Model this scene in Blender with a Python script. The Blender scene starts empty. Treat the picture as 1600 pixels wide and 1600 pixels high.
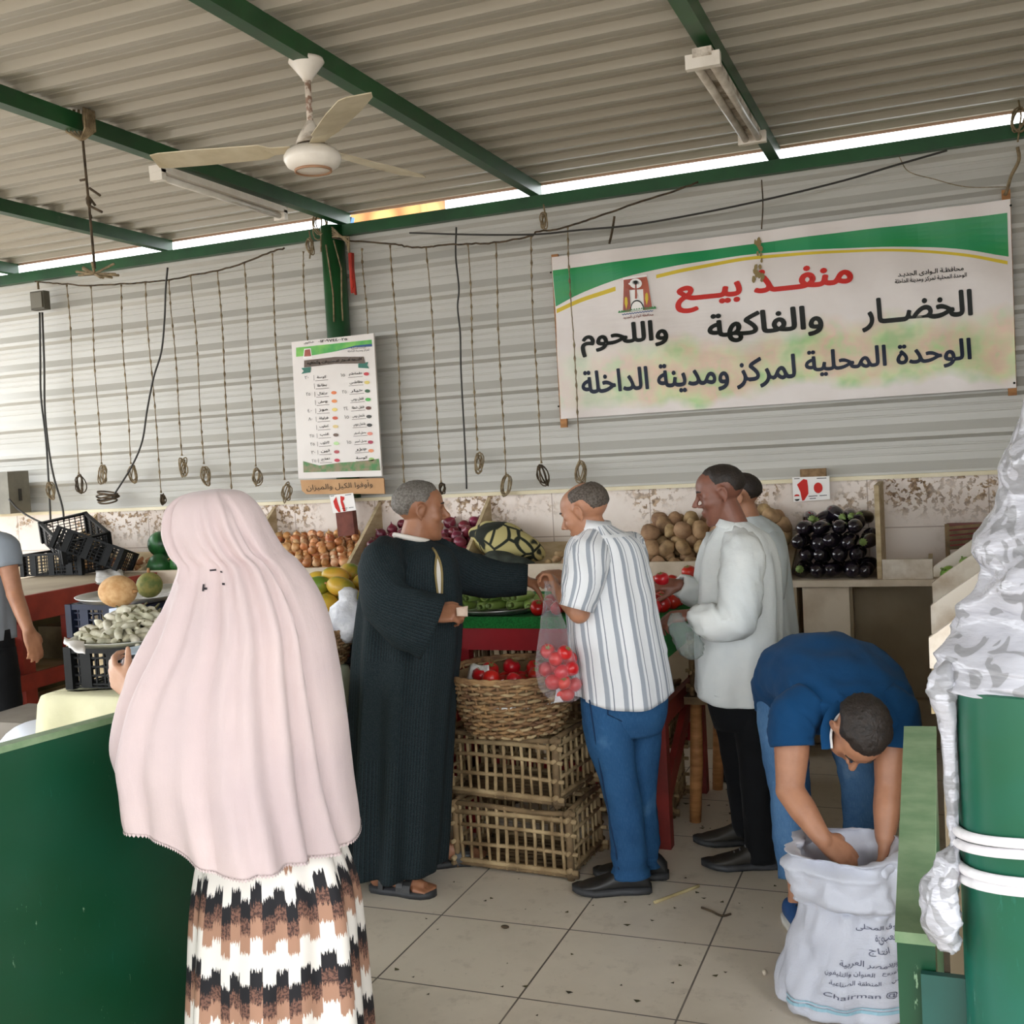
import bpy, bmesh, math, random
import numpy as np
from mathutils import Vector, Matrix, noise as mnoise

random.seed(7)
SC = bpy.context.scene
COL = SC.collection

# ---------------------------------------------------------------- camera
CAM_H = 1.69
FPX = 1698.95
YAW, PITCH, ROLL = -0.376425, -0.052328, -0.0568087


def _cam_axes():
    cy, sy = math.cos(YAW), math.sin(YAW)
    f = np.array([sy * math.cos(PITCH), cy * math.cos(PITCH), math.sin(PITCH)])
    r = np.cross(f, [0, 0, 1.0]); r /= np.linalg.norm(r)
    u = np.cross(r, f)
    return (r * math.cos(ROLL) + u * math.sin(ROLL), -r * math.sin(ROLL) + u * math.cos(ROLL), f)


RV, UV_, FV = _cam_axes()
cam_d = bpy.data.cameras.new('camera')
cam = bpy.data.objects.new('camera', cam_d); COL.objects.link(cam)
cam_d.sensor_width = 36.0
cam_d.lens = 36.0 * FPX / 1600.0
cam_d.clip_start = 0.05
_m = Matrix((tuple(RV), tuple(UV_), tuple(-FV))).transposed().to_4x4()
_m.translation = (0, 0, CAM_H)
cam.matrix_world = _m
SC.camera = cam

# ---------------------------------------------------------------- sky, sun, exposure
w = bpy.data.worlds.new('sky'); SC.world = w; w.use_nodes = True
_n = w.node_tree.nodes; _l = w.node_tree.links
_bg = _n['Background']
_bg.inputs['Color'].default_value = (0.93, 0.97, 1.0, 1)
_bg.inputs['Strength'].default_value = 3.0
sun_d = bpy.data.lights.new('sun', 'SUN'); sun_d.energy = 2.2; sun_d.angle = 0.02
sun_d.color = (1.0, 0.94, 0.84)
sun = bpy.data.objects.new('sun', sun_d); COL.objects.link(sun)
sun.rotation_euler = Vector((0.30, 0.55, -1.35)).to_track_quat('-Z', 'Y').to_euler()
VS = SC.view_settings
VS.view_transform = 'Standard'; VS.look = 'None'; VS.gamma = 1.0; VS.use_curve_mapping = False
VS.exposure = 0.92
SC.cycles.max_bounces = 8
SC.cycles.diffuse_bounces = 5
SC.cycles.transparent_max_bounces = 12
SC.cycles.sample_clamp_indirect = 6.0


# ---------------------------------------------------------------- geometry helpers
def ray(x, y):
    return RV * ((x - 800) / FPX) - UV_ * ((y - 800) / FPX) + FV


ORI = np.array([0, 0, CAM_H])


def at_y(x, y, Y):          # point of the wall-parallel plane at Y
    d = ray(x, y); return ORI + d * (Y / d[1])


def at_z(x, y, z):          # point of the level plane at z
    d = ray(x, y); return ORI + d * ((z - CAM_H) / d[2])


def at_d(x, y, D):          # point at depth D
    return ORI + ray(x, y) * D


def at_x(x, y, X):
    d = ray(x, y); return ORI + d * (X / d[0])


def lin(h):
    h = h.lstrip('#'); c = [int(h[i:i + 2], 16) / 255 for i in (0, 2, 4)]
    return tuple((v / 12.92 if v <= .04045 else ((v + .055) / 1.055) ** 2.4) for v in c)


def vnoise(p, s=1.0, seed=0.0):
    return mnoise.noise(Vector((p[0] * s + seed, p[1] * s + seed * 1.7, p[2] * s - seed)))


class MB:
    def __init__(self):
        self.v = []; self.f = []; self.uv = []; self.mi = []; self.flat = []

    def add(self, vs, fs, uvs=None, mi=0, flat=False):
        b = len(self.v)
        self.v.extend([tuple(map(float, p)) for p in vs])
        for k, f in enumerate(fs):
            self.f.append(tuple(i + b for i in f))
            self.uv.append(uvs[k] if uvs else None)
            self.mi.append(mi); self.flat.append(flat)

    def box(self, c, s, rot=None, mi=0, taper=1.0):
        hx, hy, hz = s[0] / 2, s[1] / 2, s[2] / 2
        vs = [(-hx, -hy, -hz), (hx, -hy, -hz), (hx, hy, -hz), (-hx, hy, -hz),
              (-hx * taper, -hy * taper, hz), (hx * taper, -hy * taper, hz), (hx * taper, hy * taper, hz), (-hx * taper, hy * taper, hz)]
        if rot is not None:
            R = rot if isinstance(rot, Matrix) else Matrix.Rotation(rot, 3, 'Z')
            vs = [tuple(R @ Vector(p)) for p in vs]
        vs = [(p[0] + c[0], p[1] + c[1], p[2] + c[2]) for p in vs]
        self.add(vs, [(0, 3, 2, 1), (4, 5, 6, 7), (0, 1, 5, 4), (1, 2, 6, 5), (2, 3, 7, 6), (3, 0, 4, 7)], mi=mi, flat=True)

    def bar(self, a, b, w, h=None, up=(0, 0, 1), mi=0):
        a = Vector(a); b = Vector(b); h = h or w
        d = (b - a); L = d.length; d.normalize()
        u = Vector(up)
        if abs(d.dot(u)) > .98: u = Vector((0, 1, 0)) if abs(d.y) < .9 else Vector((1, 0, 0))
        s = d.cross(u).normalized(); u = s.cross(d)
        R = Matrix((s, d, u)).transposed()
        self.box((a + b) / 2, (w, L, h), R, mi)

    def rings(self, rings, closed=True, cap0=True, cap1=True, mi=0, uvs=None, flat=False):
        """rings: list of lists of points; uvs: same layout, n+1 entries per ring when closed"""
        n = len(rings[0]); vs = [p for r in rings for p in r]; fs = []; fu = []
        m = n if closed else n - 1
        for i in range(len(rings) - 1):
            for j in range(m):
                k = (j + 1) % n
                fs.append((i * n + j, i * n + k, (i + 1) * n + k, (i + 1) * n + j))
                if uvs: fu.append((uvs[i][j], uvs[i][j + 1], uvs[i + 1][j + 1], uvs[i + 1][j]))
                else: fu.append(None)
        if closed and cap0:
            fs.append(tuple(reversed(range(n)))); fu.append(tuple(reversed(uvs[0][:n])) if uvs else None)
        if closed and cap1:
            o = (len(rings) - 1) * n
            fs.append(tuple(o + j for j in range(n))); fu.append(tuple(uvs[-1][:n]) if uvs else None)
        self.add(vs, fs, fu, mi, flat)

    def tube(self, pts, r, n=8, mi=0, cap=True):
        pts = [np.array(p, float) for p in pts]
        rs = r if hasattr(r, '__len__') else [r] * len(pts)
        rings = []; s = None
        for i, p in enumerate(pts):
            d = pts[min(i + 1, len(pts) - 1)] - pts[max(i - 1, 0)]
            d = d / (np.linalg.norm(d) + 1e-9)
            if s is None:
                a = np.array([0, 0, 1.0]) if abs(d[2]) < .9 else np.array([1.0, 0, 0])
                s = np.cross(d, a)
            s = s - d * s.dot(d); s /= (np.linalg.norm(s) + 1e-9)
            t = np.cross(d, s)
            rings.append([p + (s * math.cos(2 * math.pi * k / n) + t * math.sin(2 * math.pi * k / n)) * rs[i] for k in range(n)])
        self.rings(rings, cap0=cap, cap1=cap, mi=mi)

    def ball(self, c, r, n=12, m=8, R=None, mi=0):
        r = r if hasattr(r, '__len__') else (r, r, r)
        vs = []; fs = []
        for i in range(m + 1):
            ph = math.pi * i / m
            for j in range(n):
                th = 2 * math.pi * j / n
                p = Vector((r[0] * math.sin(ph) * math.cos(th), r[1] * math.sin(ph) * math.sin(th), r[2] * math.cos(ph)))
                if i in (0, m) and j: continue
                if R is not None: p = R @ p
                vs.append((p[0] + c[0], p[1] + c[1], p[2] + c[2]))
        idx = lambda i, j: 0 if i == 0 else (len(vs) - 1 if i == m else 1 + (i - 1) * n + j % n)
        for i in range(m):
            for j in range(n):
                q = [idx(i, j), idx(i + 1, j), idx(i + 1, j + 1), idx(i, j + 1)]
                o = []
                for k in q:
                    if k not in o: o.append(k)
                if len(o) > 2: fs.append(tuple(o))
        self.add(vs, fs, mi=mi)

    def lathe(self, prof, c=(0, 0, 0), n=24, mi=0, R=None, closed_ends=True):
        rings = []
        for (r, z) in prof:
            ring = []
            for j in range(n):
                p = Vector((r * math.cos(2 * math.pi * j / n), r * math.sin(2 * math.pi * j / n), z))
                if R is not None: p = R @ p
                ring.append((p[0] + c[0], p[1] + c[1], p[2] + c[2]))
            rings.append(ring)
        self.rings(rings, cap0=closed_ends, cap1=closed_ends, mi=mi)

    def mesh(self, name, mats, smooth=True):
        me = bpy.data.meshes.new(name)
        me.from_pydata(self.v, [], self.f)
        for m in (mats if isinstance(mats, (list, tuple)) else [mats]): me.materials.append(m)
        if any(self.mi): me.polygons.foreach_set('material_index', self.mi)
        if any(u is not None for u in self.uv):
            lay = me.uv_layers.new(name='UVMap'); flat = []
            for f, u in zip(self.f, self.uv):
                for k in range(len(f)):
                    flat.extend(u[k] if u is not None else (0, 0))
            lay.data.foreach_set('uv', flat)
        me.polygons.foreach_set('use_smooth', [bool(smooth and not fl) for fl in self.flat])
        me.update()
        return me

    def build(self, name, mats, parent=None, smooth=True):
        me = self.mesh(name, mats, smooth)
        o = bpy.data.objects.new(name, me); COL.objects.link(o)
        if parent is not None: put(o, parent)
        return o


def put(o, parent):
    """o is built in world coordinates when its parent is an Empty, in the parent's own otherwise"""
    o.parent = parent
    o.matrix_parent_inverse = Matrix.Translation(-Vector(parent.location)) if parent.type == 'EMPTY' else Matrix.Identity(4)


def tag(o, label, cat=None, group=None, kind=None):
    if label: o['label'] = label
    if cat: o['category'] = cat
    if group: o['group'] = group
    if kind: o['kind'] = kind
    return o


def thing(name, label, cat, loc=(0, 0, 0), group=None):
    o = bpy.data.objects.new(name, None); COL.objects.link(o)
    o.location = [float(x) for x in loc]; o.empty_display_size = .05
    return tag(o, label, cat, group)


def copy_thing(o, label=None, group=None):
    c = o.copy(); COL.objects.link(c)
    for ch in [k for k in bpy.data.objects if k.parent == o]:
        d = ch.copy(); COL.objects.link(d); d.parent = c
    if label: c['label'] = label
    if group: c['group'] = group
    return c


def crom(pts, m):
    """Catmull-Rom resample of rows of numbers, m samples per span"""
    P = np.array(pts, float)
    if len(P) < 3: return [P[0] + (P[-1] - P[0]) * t for t in np.linspace(0, 1, m + 1)]
    out = []
    for i in range(len(P) - 1):
        p0 = P[i - 1] if i else 2 * P[0] - P[1]
        p1, p2 = P[i], P[i + 1]
        p3 = P[i + 2] if i + 2 < len(P) else 2 * P[-1] - P[-2]
        for k in range(m):
            t = k / m
            out.append(.5 * (2 * p1 + (p2 - p0) * t + (2 * p0 - 5 * p1 + 4 * p2 - p3) * t * t + (3 * p1 - p0 - 3 * p2 + p3) * t ** 3))
    out.append(P[-1]); return out


# ---------------------------------------------------------------- materials
def nt(name):
    m = bpy.data.materials.new(name); m.use_nodes = True
    t = m.node_tree
    return m, t, t.nodes['Principled BSDF']


def N(t, kind, **kw):
    n = t.nodes.new(kind)
    for k, v in kw.items(): setattr(n, k, v)
    return n


def setin(n, **kw):
    for k, v in kw.items(): n.inputs[k.replace('_', ' ')].default_value = v
    return n


def ramp(t, src, stops, interp='LINEAR'):
    r = N(t, 'ShaderNodeValToRGB'); r.color_ramp.interpolation = interp
    e = r.color_ramp.elements
    while len(e) < len(stops): e.new(.5)
    for k, (p, c) in enumerate(stops):
        e[k].position = p; e[k].color = (c[0], c[1], c[2], 1) if hasattr(c, '__len__') else (c, c, c, 1)
    if src is not None: t.links.new(src, r.inputs['Fac'])
    return r.outputs['Color']


def mix(t, fac, a, b, mode='MIX'):
    m = N(t, 'ShaderNodeMix', data_type='RGBA', blend_type=mode)
    for k, v in ((0, fac), (6, a), (7, b)):
        if hasattr(v, 'is_linked'): t.links.new(v, m.inputs[k])
        elif k == 0: m.inputs[0].default_value = v
        else: m.inputs[k].default_value = (v[0], v[1], v[2], 1)
    return m.outputs[2]


def math_(t, op, a, b=None, c=None):
    m = N(t, 'ShaderNodeMath', operation=op)
    for k, v in enumerate((a, b, c)):
        if v is None: continue
        if hasattr(v, 'is_linked'): t.links.new(v, m.inputs[k])
        else: m.inputs[k].default_value = v
    return m.outputs[0]


def coords(t, kind='Object', scale=(1, 1, 1)):
    c = N(t, 'ShaderNodeTexCoord'); m = N(t, 'ShaderNodeMapping')
    m.inputs['Scale'].default_value = scale
    t.links.new(c.outputs[kind], m.inputs['Vector'])
    return m.outputs['Vector']


def noise(t, vec, scale, detail=4, rough=.55, dist=0.0):
    n = N(t, 'ShaderNodeTexNoise'); setin(n, Scale=scale, Detail=detail, Roughness=rough, Distortion=dist)
    t.links.new(vec, n.inputs['Vector']); return n.outputs['Fac']


def bump(t, b, height, strength=.3, dist=.01):
    n = N(t, 'ShaderNodeBump'); setin(n, Strength=strength, Distance=dist)
    t.links.new(height, n.inputs['Height']); t.links.new(n.outputs['Normal'], b.inputs['Normal'])


def mat(name, c, c2=None, rough=.6, metal=0.0, nscale=8, stretch=(1, 1, 1), bmp=0.0, bdist=.004, bscale=None, rnd=0.0, space='Object', lo=.35, hi=.65, sheen=0.0, spec=None):
    m, t, b = nt(name)
    c = lin(c) if isinstance(c, str) else c
    c2 = (lin(c2) if isinstance(c2, str) else c2) if c2 else None
    v = coords(t, space, stretch)
    if c2:
        col = ramp(t, noise(t, v, nscale, 5), [(lo, c), (hi, c2)])
    else:
        r = N(t, 'ShaderNodeRGB'); r.outputs[0].default_value = (*c, 1); col = r.outputs[0]
    if rnd:
        oi = N(t, 'ShaderNodeObjectInfo'); h = N(t, 'ShaderNodeHueSaturation')
        t.links.new(math_(t, 'MULTIPLY_ADD', oi.outputs['Random'], rnd, 1 - rnd / 2), h.inputs['Value'])
        t.links.new(math_(t, 'MULTIPLY_ADD', oi.outputs['Random'], rnd * .06, .5 - rnd * .03), h.inputs['Hue'])
        t.links.new(col, h.inputs['Color']); col = h.outputs['Color']
    t.links.new(col, b.inputs['Base Color'])
    setin(b, Roughness=rough, Metallic=metal)
    if spec is not None: b.inputs['Specular IOR Level'].default_value = spec
    if sheen: b.inputs['Sheen Weight'].default_value = sheen
    if bmp: bump(t, b, noise(t, v, bscale or nscale * 3, 4), bmp, bdist)
    return m


# ---------------------------------------------------------------- Arabic lettering
_FORMS = {}
for _c, _base, _k in (('ا', 0xFE8D, 2), ('ب', 0xFE8F, 4), ('ة', 0xFE93, 2), ('ت', 0xFE95, 4), ('ث', 0xFE99, 4), ('ج', 0xFE9D, 4), ('ح', 0xFEA1, 4), ('خ', 0xFEA5, 4),
                      ('د', 0xFEA9, 2), ('ذ', 0xFEAB, 2), ('ر', 0xFEAD, 2), ('ز', 0xFEAF, 2), ('س', 0xFEB1, 4), ('ش', 0xFEB5, 4), ('ص', 0xFEB9, 4), ('ض', 0xFEBD, 4),
                      ('ط', 0xFEC1, 4), ('ظ', 0xFEC5, 4), ('ع', 0xFEC9, 4), ('غ', 0xFECD, 4), ('ف', 0xFED1, 4), ('ق', 0xFED5, 4), ('ك', 0xFED9, 4), ('ل', 0xFEDD, 4),
                      ('م', 0xFEE1, 4), ('ن', 0xFEE5, 4), ('ه', 0xFEE9, 4), ('و', 0xFEED, 2), ('ى', 0xFEEF, 2), ('ي', 0xFEF1, 4), ('أ', 0xFE83, 2), ('إ', 0xFE87, 2)):
    _FORMS[_c] = (_base, _k)


def shape_ar(s):
    """letters to joined forms, in left-to-right drawing order"""
    out = []; i = 0
    while i < len(s):
        ch = s[i]
        if ch == '_':
            out.append('\u0640'); i += 1; continue
        if ch not in _FORMS:
            out.append(ch); i += 1; continue
        prv = i > 0 and (s[i - 1] == '_' or (s[i - 1] in _FORMS and _FORMS[s[i - 1]][1] == 4))
        nxt = i + 1 < len(s) and (s[i + 1] in _FORMS or s[i + 1] == '_')
        if ch == 'ل' and i + 1 < len(s) and s[i + 1] == 'ا':
            out.append(chr(0xFEFC if prv else 0xFEFB)); i += 2; continue
        b, k = _FORMS[ch]
        if k == 2: out.append(chr(b + (1 if prv else 0)))
        else: out.append(chr(b + (3 if prv and nxt else 1 if prv else 2 if nxt else 0)))
        i += 1
    s = ''.join(out)
    # digits keep their own order
    res = ''; run = ''
    for ch in reversed(s):
        if ch.isdigit() or ('\u0660' <= ch <= '\u0669'):
            run = ch + run
        else:
            res += run + ch; run = ''
    return res + run


_GL = {}


def _raw(body):
    c = bpy.data.curves.new('lettering', 'FONT'); c.body = body; c.resolution_u = 3
    o = bpy.data.objects.new('lettering', c); COL.objects.link(o)
    return c, o


def _far(body):
    c, o = _raw(body)
    me = bpy.data.meshes.new_from_object(o.evaluated_get(bpy.context.evaluated_depsgraph_get()))
    r = max(v.co.x for v in me.vertices)
    bpy.data.objects.remove(o); bpy.data.curves.remove(c); bpy.data.meshes.remove(me)
    return r


def _inside(p, poly):
    c = False
    for i in range(len(poly)):
        a, b = poly[i - 1], poly[i]
        if (a[1] > p[1]) != (b[1] > p[1]) and p[0] < (b[0] - a[0]) * (p[1] - a[1]) / (b[1] - a[1]) + a[0]: c = not c
    return c


def _glyph(body, bold):
    """letter outline filled contour by contour, so overlapping strokes stay solid"""
    c, o = _raw(body)
    dg = bpy.context.evaluated_depsgraph_get()
    cu = o.evaluated_get(dg).to_curve(dg); loops = []
    for sp in cu.splines:
        bp_ = sp.bezier_points; n = len(bp_); pts = []
        for i in range(n):
            p, q = bp_[i], bp_[(i + 1) % n]
            straight = (p.handle_right - p.co).length < 1e-6 and (q.handle_left - q.co).length < 1e-6
            for k in range(1 if straight else 4):
                t = k / 4; u = 1 - t
                w_ = p.co * u ** 3 + p.handle_right * 3 * u * u * t + q.handle_left * 3 * u * t * t + q.co * t ** 3
                pts.append((w_.x, w_.y))
        if len(pts) > 2: loops.append(pts)
    o.to_curve_clear() if hasattr(o, 'to_curve_clear') else None
    bpy.data.objects.remove(o); bpy.data.curves.remove(c)
    area = lambda P: sum(P[i - 1][0] * P[i][1] - P[i][0] * P[i - 1][1] for i in range(len(P))) / 2
    if not loops: return [], []
    big = max(loops, key=lambda P: abs(area(P))); sg = 1 if area(big) > 0 else -1
    V = []; F = []
    outer = [P for P in loops if area(P) * sg > 0]; holes = []
    for P in loops:
        if area(P) * sg > 0: continue
        if any(sum(_inside(q, Q) for q in P) > .9 * len(P) for Q in outer): holes.append(P)
        else: outer.append(P)
    for P in outer:
        c2 = bpy.data.curves.new('lettering', 'CURVE'); c2.dimensions = '2D'; c2.fill_mode = 'BOTH'; c2.offset = bold
        for L in [P] + [H_ for H_ in holes if sum(_inside(q, P) for q in H_) > .9 * len(H_)]:
            s_ = c2.splines.new('POLY'); s_.points.add(len(L) - 1); s_.use_cyclic_u = True
            for k, q in enumerate(L): s_.points[k].co = (q[0], q[1], 0, 1)
        o2 = bpy.data.objects.new('lettering', c2); COL.objects.link(o2)
        me = bpy.data.meshes.new_from_object(o2.evaluated_get(bpy.context.evaluated_depsgraph_get()))
        b0 = len(V); V += [(v.co.x, v.co.y) for v in me.vertices]; F += [tuple(i + b0 for i in p.vertices) for p in me.polygons]
        bpy.data.objects.remove(o2); bpy.data.curves.remove(c2); bpy.data.meshes.remove(me)
    return V, F


def glyph(ch, bold):
    """outline of one letter form and its advance; letters are laid one by one so joins stay solid"""
    if (ch, bold) not in _GL:
        vs, fs = _glyph(ch, bold) if ch != ' ' else ([], [])
        adv = _far(ch + '      |') - _far('      |')
        _GL[(ch, bold)] = (vs, fs, adv)
    return _GL[(ch, bold)]


def text_polys(s, bold=0.0, arabic=True):
    x = 0; V = []; F = []
    for ch in (shape_ar(s) if arabic else s):
        vs, fs, adv = glyph(ch, bold); b = len(V)
        V += [(p[0] + x, p[1]) for p in vs]; F += [tuple(i + b for i in f) for f in fs]; x += adv
    return V, F


def lettering(mb, s, x0, x1, z0, z1, plane, bold=0.0, mi=0, arabic=True):
    """fits the words into the box x0..x1, z0..z1 and lays them on plane(x, z) -> point; bold thickens by overlaid shifts"""
    vs, fs = text_polys(s, 0.0, arabic)
    xs = [p[0] for p in vs]; ys = [p[1] for p in vs]
    ax, bx, ay, by = min(xs) - bold, max(xs) + bold, min(ys) - bold, max(ys) + bold
    kx = (x1 - x0) / (bx - ax); kz = (z1 - z0) / (by - ay)
    sh = [(0, 0)] if bold < .004 else [(bold * math.cos(a), bold * math.sin(a)) for a in np.linspace(0, 2 * math.pi, 9)[:-1]] + [(0, 0)]
    for dx, dy in sh:
        mb.add([plane(x0 + (p[0] + dx - ax) * kx, z0 + (p[1] + dy - ay) * kz) for p in vs], fs, mi=mi, flat=True)


for _w in ('السوق المحلى وحدة التعبئة انتاج مصر العربية للتجارة والتوريد العنوان والتليفون المخازن والفروع المنطقة الصناعية فاكس'.split()): text_polys(_w)
text_polys('Chairman @', arabic=False)
# ================================================================ THE SETTING
YW = 6.40      # corrugated back wall
YT = 6.35      # face of the tiled wall below it
ROOF_Z = 3.36
XL, XR = -7.2, 1.15

# floor: half-metre tiles with dirt
m_floor, t, b = nt('floor_tiles')
cc = N(t, 'ShaderNodeTexCoord'); mp = N(t, 'ShaderNodeMapping'); mp.inputs['Location'].default_value = (1.777, -3.053, 0)
t.links.new(cc.outputs['Object'], mp.inputs['Vector']); v = mp.outputs['Vector']
br = N(t, 'ShaderNodeTexBrick'); br.offset = 0; br.squash = 1
setin(br, Color1=(.72, .64, .53, 1), Color2=(.67, .595, .49, 1), Mortar=(.10, .085, .07, 1), Scale=1.0, Mortar_Size=.0035, Mortar_Smooth=.2, Bias=0, Brick_Width=.5, Row_Height=.5)
t.links.new(v, br.inputs['Vector'])
d1 = noise(t, v, 1.3, 6, .65); d2 = noise(t, v, 9, 6, .7)
c1 = mix(t, ramp(t, d1, [(.42, 0), (.72, .5)]), br.outputs['Color'], (.48, .41, .33))
c2 = mix(t, ramp(t, d2, [(.55, 0), (.8, .5)]), c1, (.30, .245, .19))
sp = ramp(t, noise(t, v, 60, 3, .6), [(.70, 0), (.76, .8)])
c3 = mix(t, sp, c2, (.06, .045, .03))
t.links.new(c3, b.inputs['Base Color'])
t.links.new(math_(t, 'MULTIPLY_ADD', d2, .3, .30), b.inputs['Roughness'])
bump(t, b, br.outputs['Fac'], -.35, .003)
g = MB(); g.box(((XL + XR) / 2, 3.2, -.05), (XR - XL, 6.8, .1))
tag(g.build('floor', m_floor), 'beige square floor tiles with dirty joints', kind='structure')
m_sand = mat('sand_ground', '#84786a', '#75695c', rough=.95, nscale=2)
g = MB(); g.box((0, -14.9, -.06), (60, 30.2, .1)); g.box((-19, 8.0, -.0601), (22.0, 15.6, .1)); g.box((0, 15, -.0602), (60, 16.6, .1))
tag(g.build('ground', m_sand), 'sandy ground outside the shed', kind='structure')


def corrugated(prof, lo, hi, first, pitch):
    """profile (s, h): flat pans with ribs shaped by prof"""
    pr = []; s = first
    while s > lo: s -= pitch
    pr.append((lo, 0))
    while s < hi:
        for ds, h in prof:
            q = s + ds
            if pr[-1][0] + .0005 < q < hi: pr.append((q, h))
        s += pitch
    pr.append((hi, 0)); return pr


WALL_RIB = ((0, 0), (.020, .034), (.044, .034), (.096, 0), (.135, 0), (.139, .003), (.145, .003), (.149, 0), (.175, 0), (.179, .003), (.185, .003), (.189, 0))
ROOF_RIB = ((0, 0), (.020, .030), (.045, .030), (.065, 0), (.11, 0), (.114, .003), (.124, .003), (.128, 0), (.155, 0), (.159, .003), (.169, .003), (.173, 0))


m_sheet, t, b = nt('painted_sheet')
v = coords(t, 'Object')
vv = coords(t, 'Object', (1, 1, 9))
c1 = ramp(t, noise(t, vv, .8, 5), [(.3, lin('#c0bdb5')), (.7, lin('#b3b0a8'))])
c1 = mix(t, ramp(t, noise(t, v, 2.5, 6, .7), [(.58, 0), (.8, .35)]), c1, lin('#b9ae9c'))
t.links.new(c1, b.inputs['Base Color']); setin(b, Roughness=.38, Metallic=.0)
bump(t, b, noise(t, v, 3, 3), .15, .006)
pr = corrugated(WALL_RIB, 1.44, 3.235, 1.645, .2125)
g = MB()
xs = [XL, XR]
g.rings([[(x, YW - h, z) for z, h in pr] for x in xs], closed=False, flat=True)
g.rings([[(x, YW + .012, z) for z in (3.235, 1.44)] for x in xs], closed=False, flat=True)
tag(g.build('wall_back', m_sheet, smooth=False), 'off-white corrugated sheet metal wall behind the stalls', kind='structure')

m_roof, t, b = nt('roof_sheet')
v = coords(t, 'Object'); vv = coords(t, 'Object', (.35, 1, 1))
c1 = ramp(t, noise(t, vv, 1.2, 5), [(.3, lin('#b3ad9f')), (.7, lin('#a39c8e'))])
t.links.new(c1, b.inputs['Base Color']); setin(b, Roughness=.42, Metallic=.0)
bump(t, b, noise(t, v, 2, 3), .15, .006)
pr = corrugated(ROOF_RIB, -4.6, 6.38, 3.40, .2075)  # unseen front stretch behind the camera is lengthened to even out the daylight
g = MB()
g.rings([[(x, y, ROOF_Z - h) for y, h in pr] for x in (XL - .3, XR + .3)], closed=False, flat=True)
g.rings([[(x, y, ROOF_Z + .014) for y in (6.38, -4.6)] for x in (XL - .3, XR + .3)], closed=False, flat=True)
g.box(((XL + XR) / 2, 6.385, ROOF_Z - .012), (XR - XL + .6, .01, .05), mi=1)
m_lit_edge = mat('lit_roof_edge', '#c9a58f', rough=.6)  # pinkish tone paints outdoor light on the sheet's end into the colour
tag(g.build('ceiling', [m_roof, m_lit_edge], smooth=False), 'corrugated off-white roof sheets seen from below', kind='structure')

# green steel frame
m_green = mat('green_paint', '#1a5228', '#143f20', rough=.38, nscale=3, bmp=.1, bscale=25)
k = 0
for X in (-7.15, -6.42, -5.0, -3.57, -2.235, -.805, .6):
    k += 1
    g = MB(); g.box((X, .92, 3.293), (.062, 10.9, .076))
    tag(g.build(f'trim_{k}', m_green), '%s green steel roof beam from the left, running towards the back wall' % ['first', 'second', 'third', 'fourth', 'fifth', 'sixth', 'seventh'][k - 1], kind='structure')
k += 1
g = MB(); g.box(((XL + XR) / 2, YW - .045, 3.218), (XR - XL, .07, .072))
tag(g.build(f'trim_{k}', m_green), 'green steel rail along the top of the back wall', kind='structure')
g = MB()
g.tube([(-3.655, 6.325, 1.466), (-3.655, 6.325, 3.25)], .077, 24)
tag(g.build('pillar', m_green), 'round green steel post standing in front of the back wall', kind='structure')
for i, (X, Y) in enumerate(((-4.6, -4.5), (-1.2, -4.5))):
    g = MB(); g.tube([(X - 2, Y, 0), (X - 2, Y, 3.25)], .07, 20)
    tag(g.build('pillar', m_green), 'green steel post at the open front', kind='structure')
k += 1
g = MB(); g.box(((XL + XR) / 2, -4.52, 3.21), (XR - XL, .08, .09))
tag(g.build(f'trim_{k}', m_green), 'green steel rail along the open front', kind='structure')

# tiled wall below the sheet, with peeled and stained patches
m_tile, t, b = nt('wall_tiles')
cc = N(t, 'ShaderNodeTexCoord'); mp = N(t, 'ShaderNodeMapping'); mp.inputs['Rotation'].default_value = (math.pi / 2, 0, 0); mp.inputs['Location'].default_value = (.65, 1.425, 0)
t.links.new(cc.outputs['Object'], mp.inputs['Vector'])
sx = N(t, 'ShaderNodeSeparateXYZ'); t.links.new(cc.outputs['Object'], sx.inputs[0])
cx = N(t, 'ShaderNodeCombineXYZ')
t.links.new(math_(t, 'ADD', sx.outputs['X'], 10.30), cx.inputs['X']); t.links.new(math_(t, 'ADD', sx.outputs['Z'], -.03), cx.inputs['Y'])
br = N(t, 'ShaderNodeTexBrick'); br.offset = 0; br.squash = 1
setin(br, Color1=(*lin('#e6d8cd'), 1), Color2=(*lin('#dfd3c8'), 1), Mortar=(*lin('#b3a397'), 1), Scale=1.0, Mortar_Size=.004, Mortar_Smooth=.3, Bias=0, Brick_Width=.62, Row_Height=.285)
t.links.new(cx.outputs[0], br.inputs['Vector'])
v = coords(t, 'Object')
n1 = noise(t, v, 2.1, 3, .5); n2 = noise(t, v, 26, 5, .62, .3)
patch = math_(t, 'MULTIPLY', ramp(t, n1, [(.45, 0), (.55, 1)]), ramp(t, n2, [(.50, 0), (.54, 1)]))
hi_z = ramp(t, math_(t, 'ADD', sx.outputs['Z'], -.55), [(.62, .12), (.80, 1)])
patch = math_(t, 'MULTIPLY', patch, hi_z)
rust = ramp(t, noise(t, v, 40, 3), [(.4, lin('#6f563c')), (.62, lin('#b79a78'))])
c1 = mix(t, patch, br.outputs['Color'], rust)
c1 = mix(t, ramp(t, noise(t, v, 3.3, 5, .6), [(.5, 0), (.8, .45)]), c1, lin('#cbb3a6'))
t.links.new(c1, b.inputs['Base Color']); setin(b, Roughness=.28)
t.links.new(math_(t, 'MULTIPLY_ADD', patch, .5, .22), b.inputs['Roughness'])
bump(t, b, br.outputs['Fac'], -.3, .003)
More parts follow.
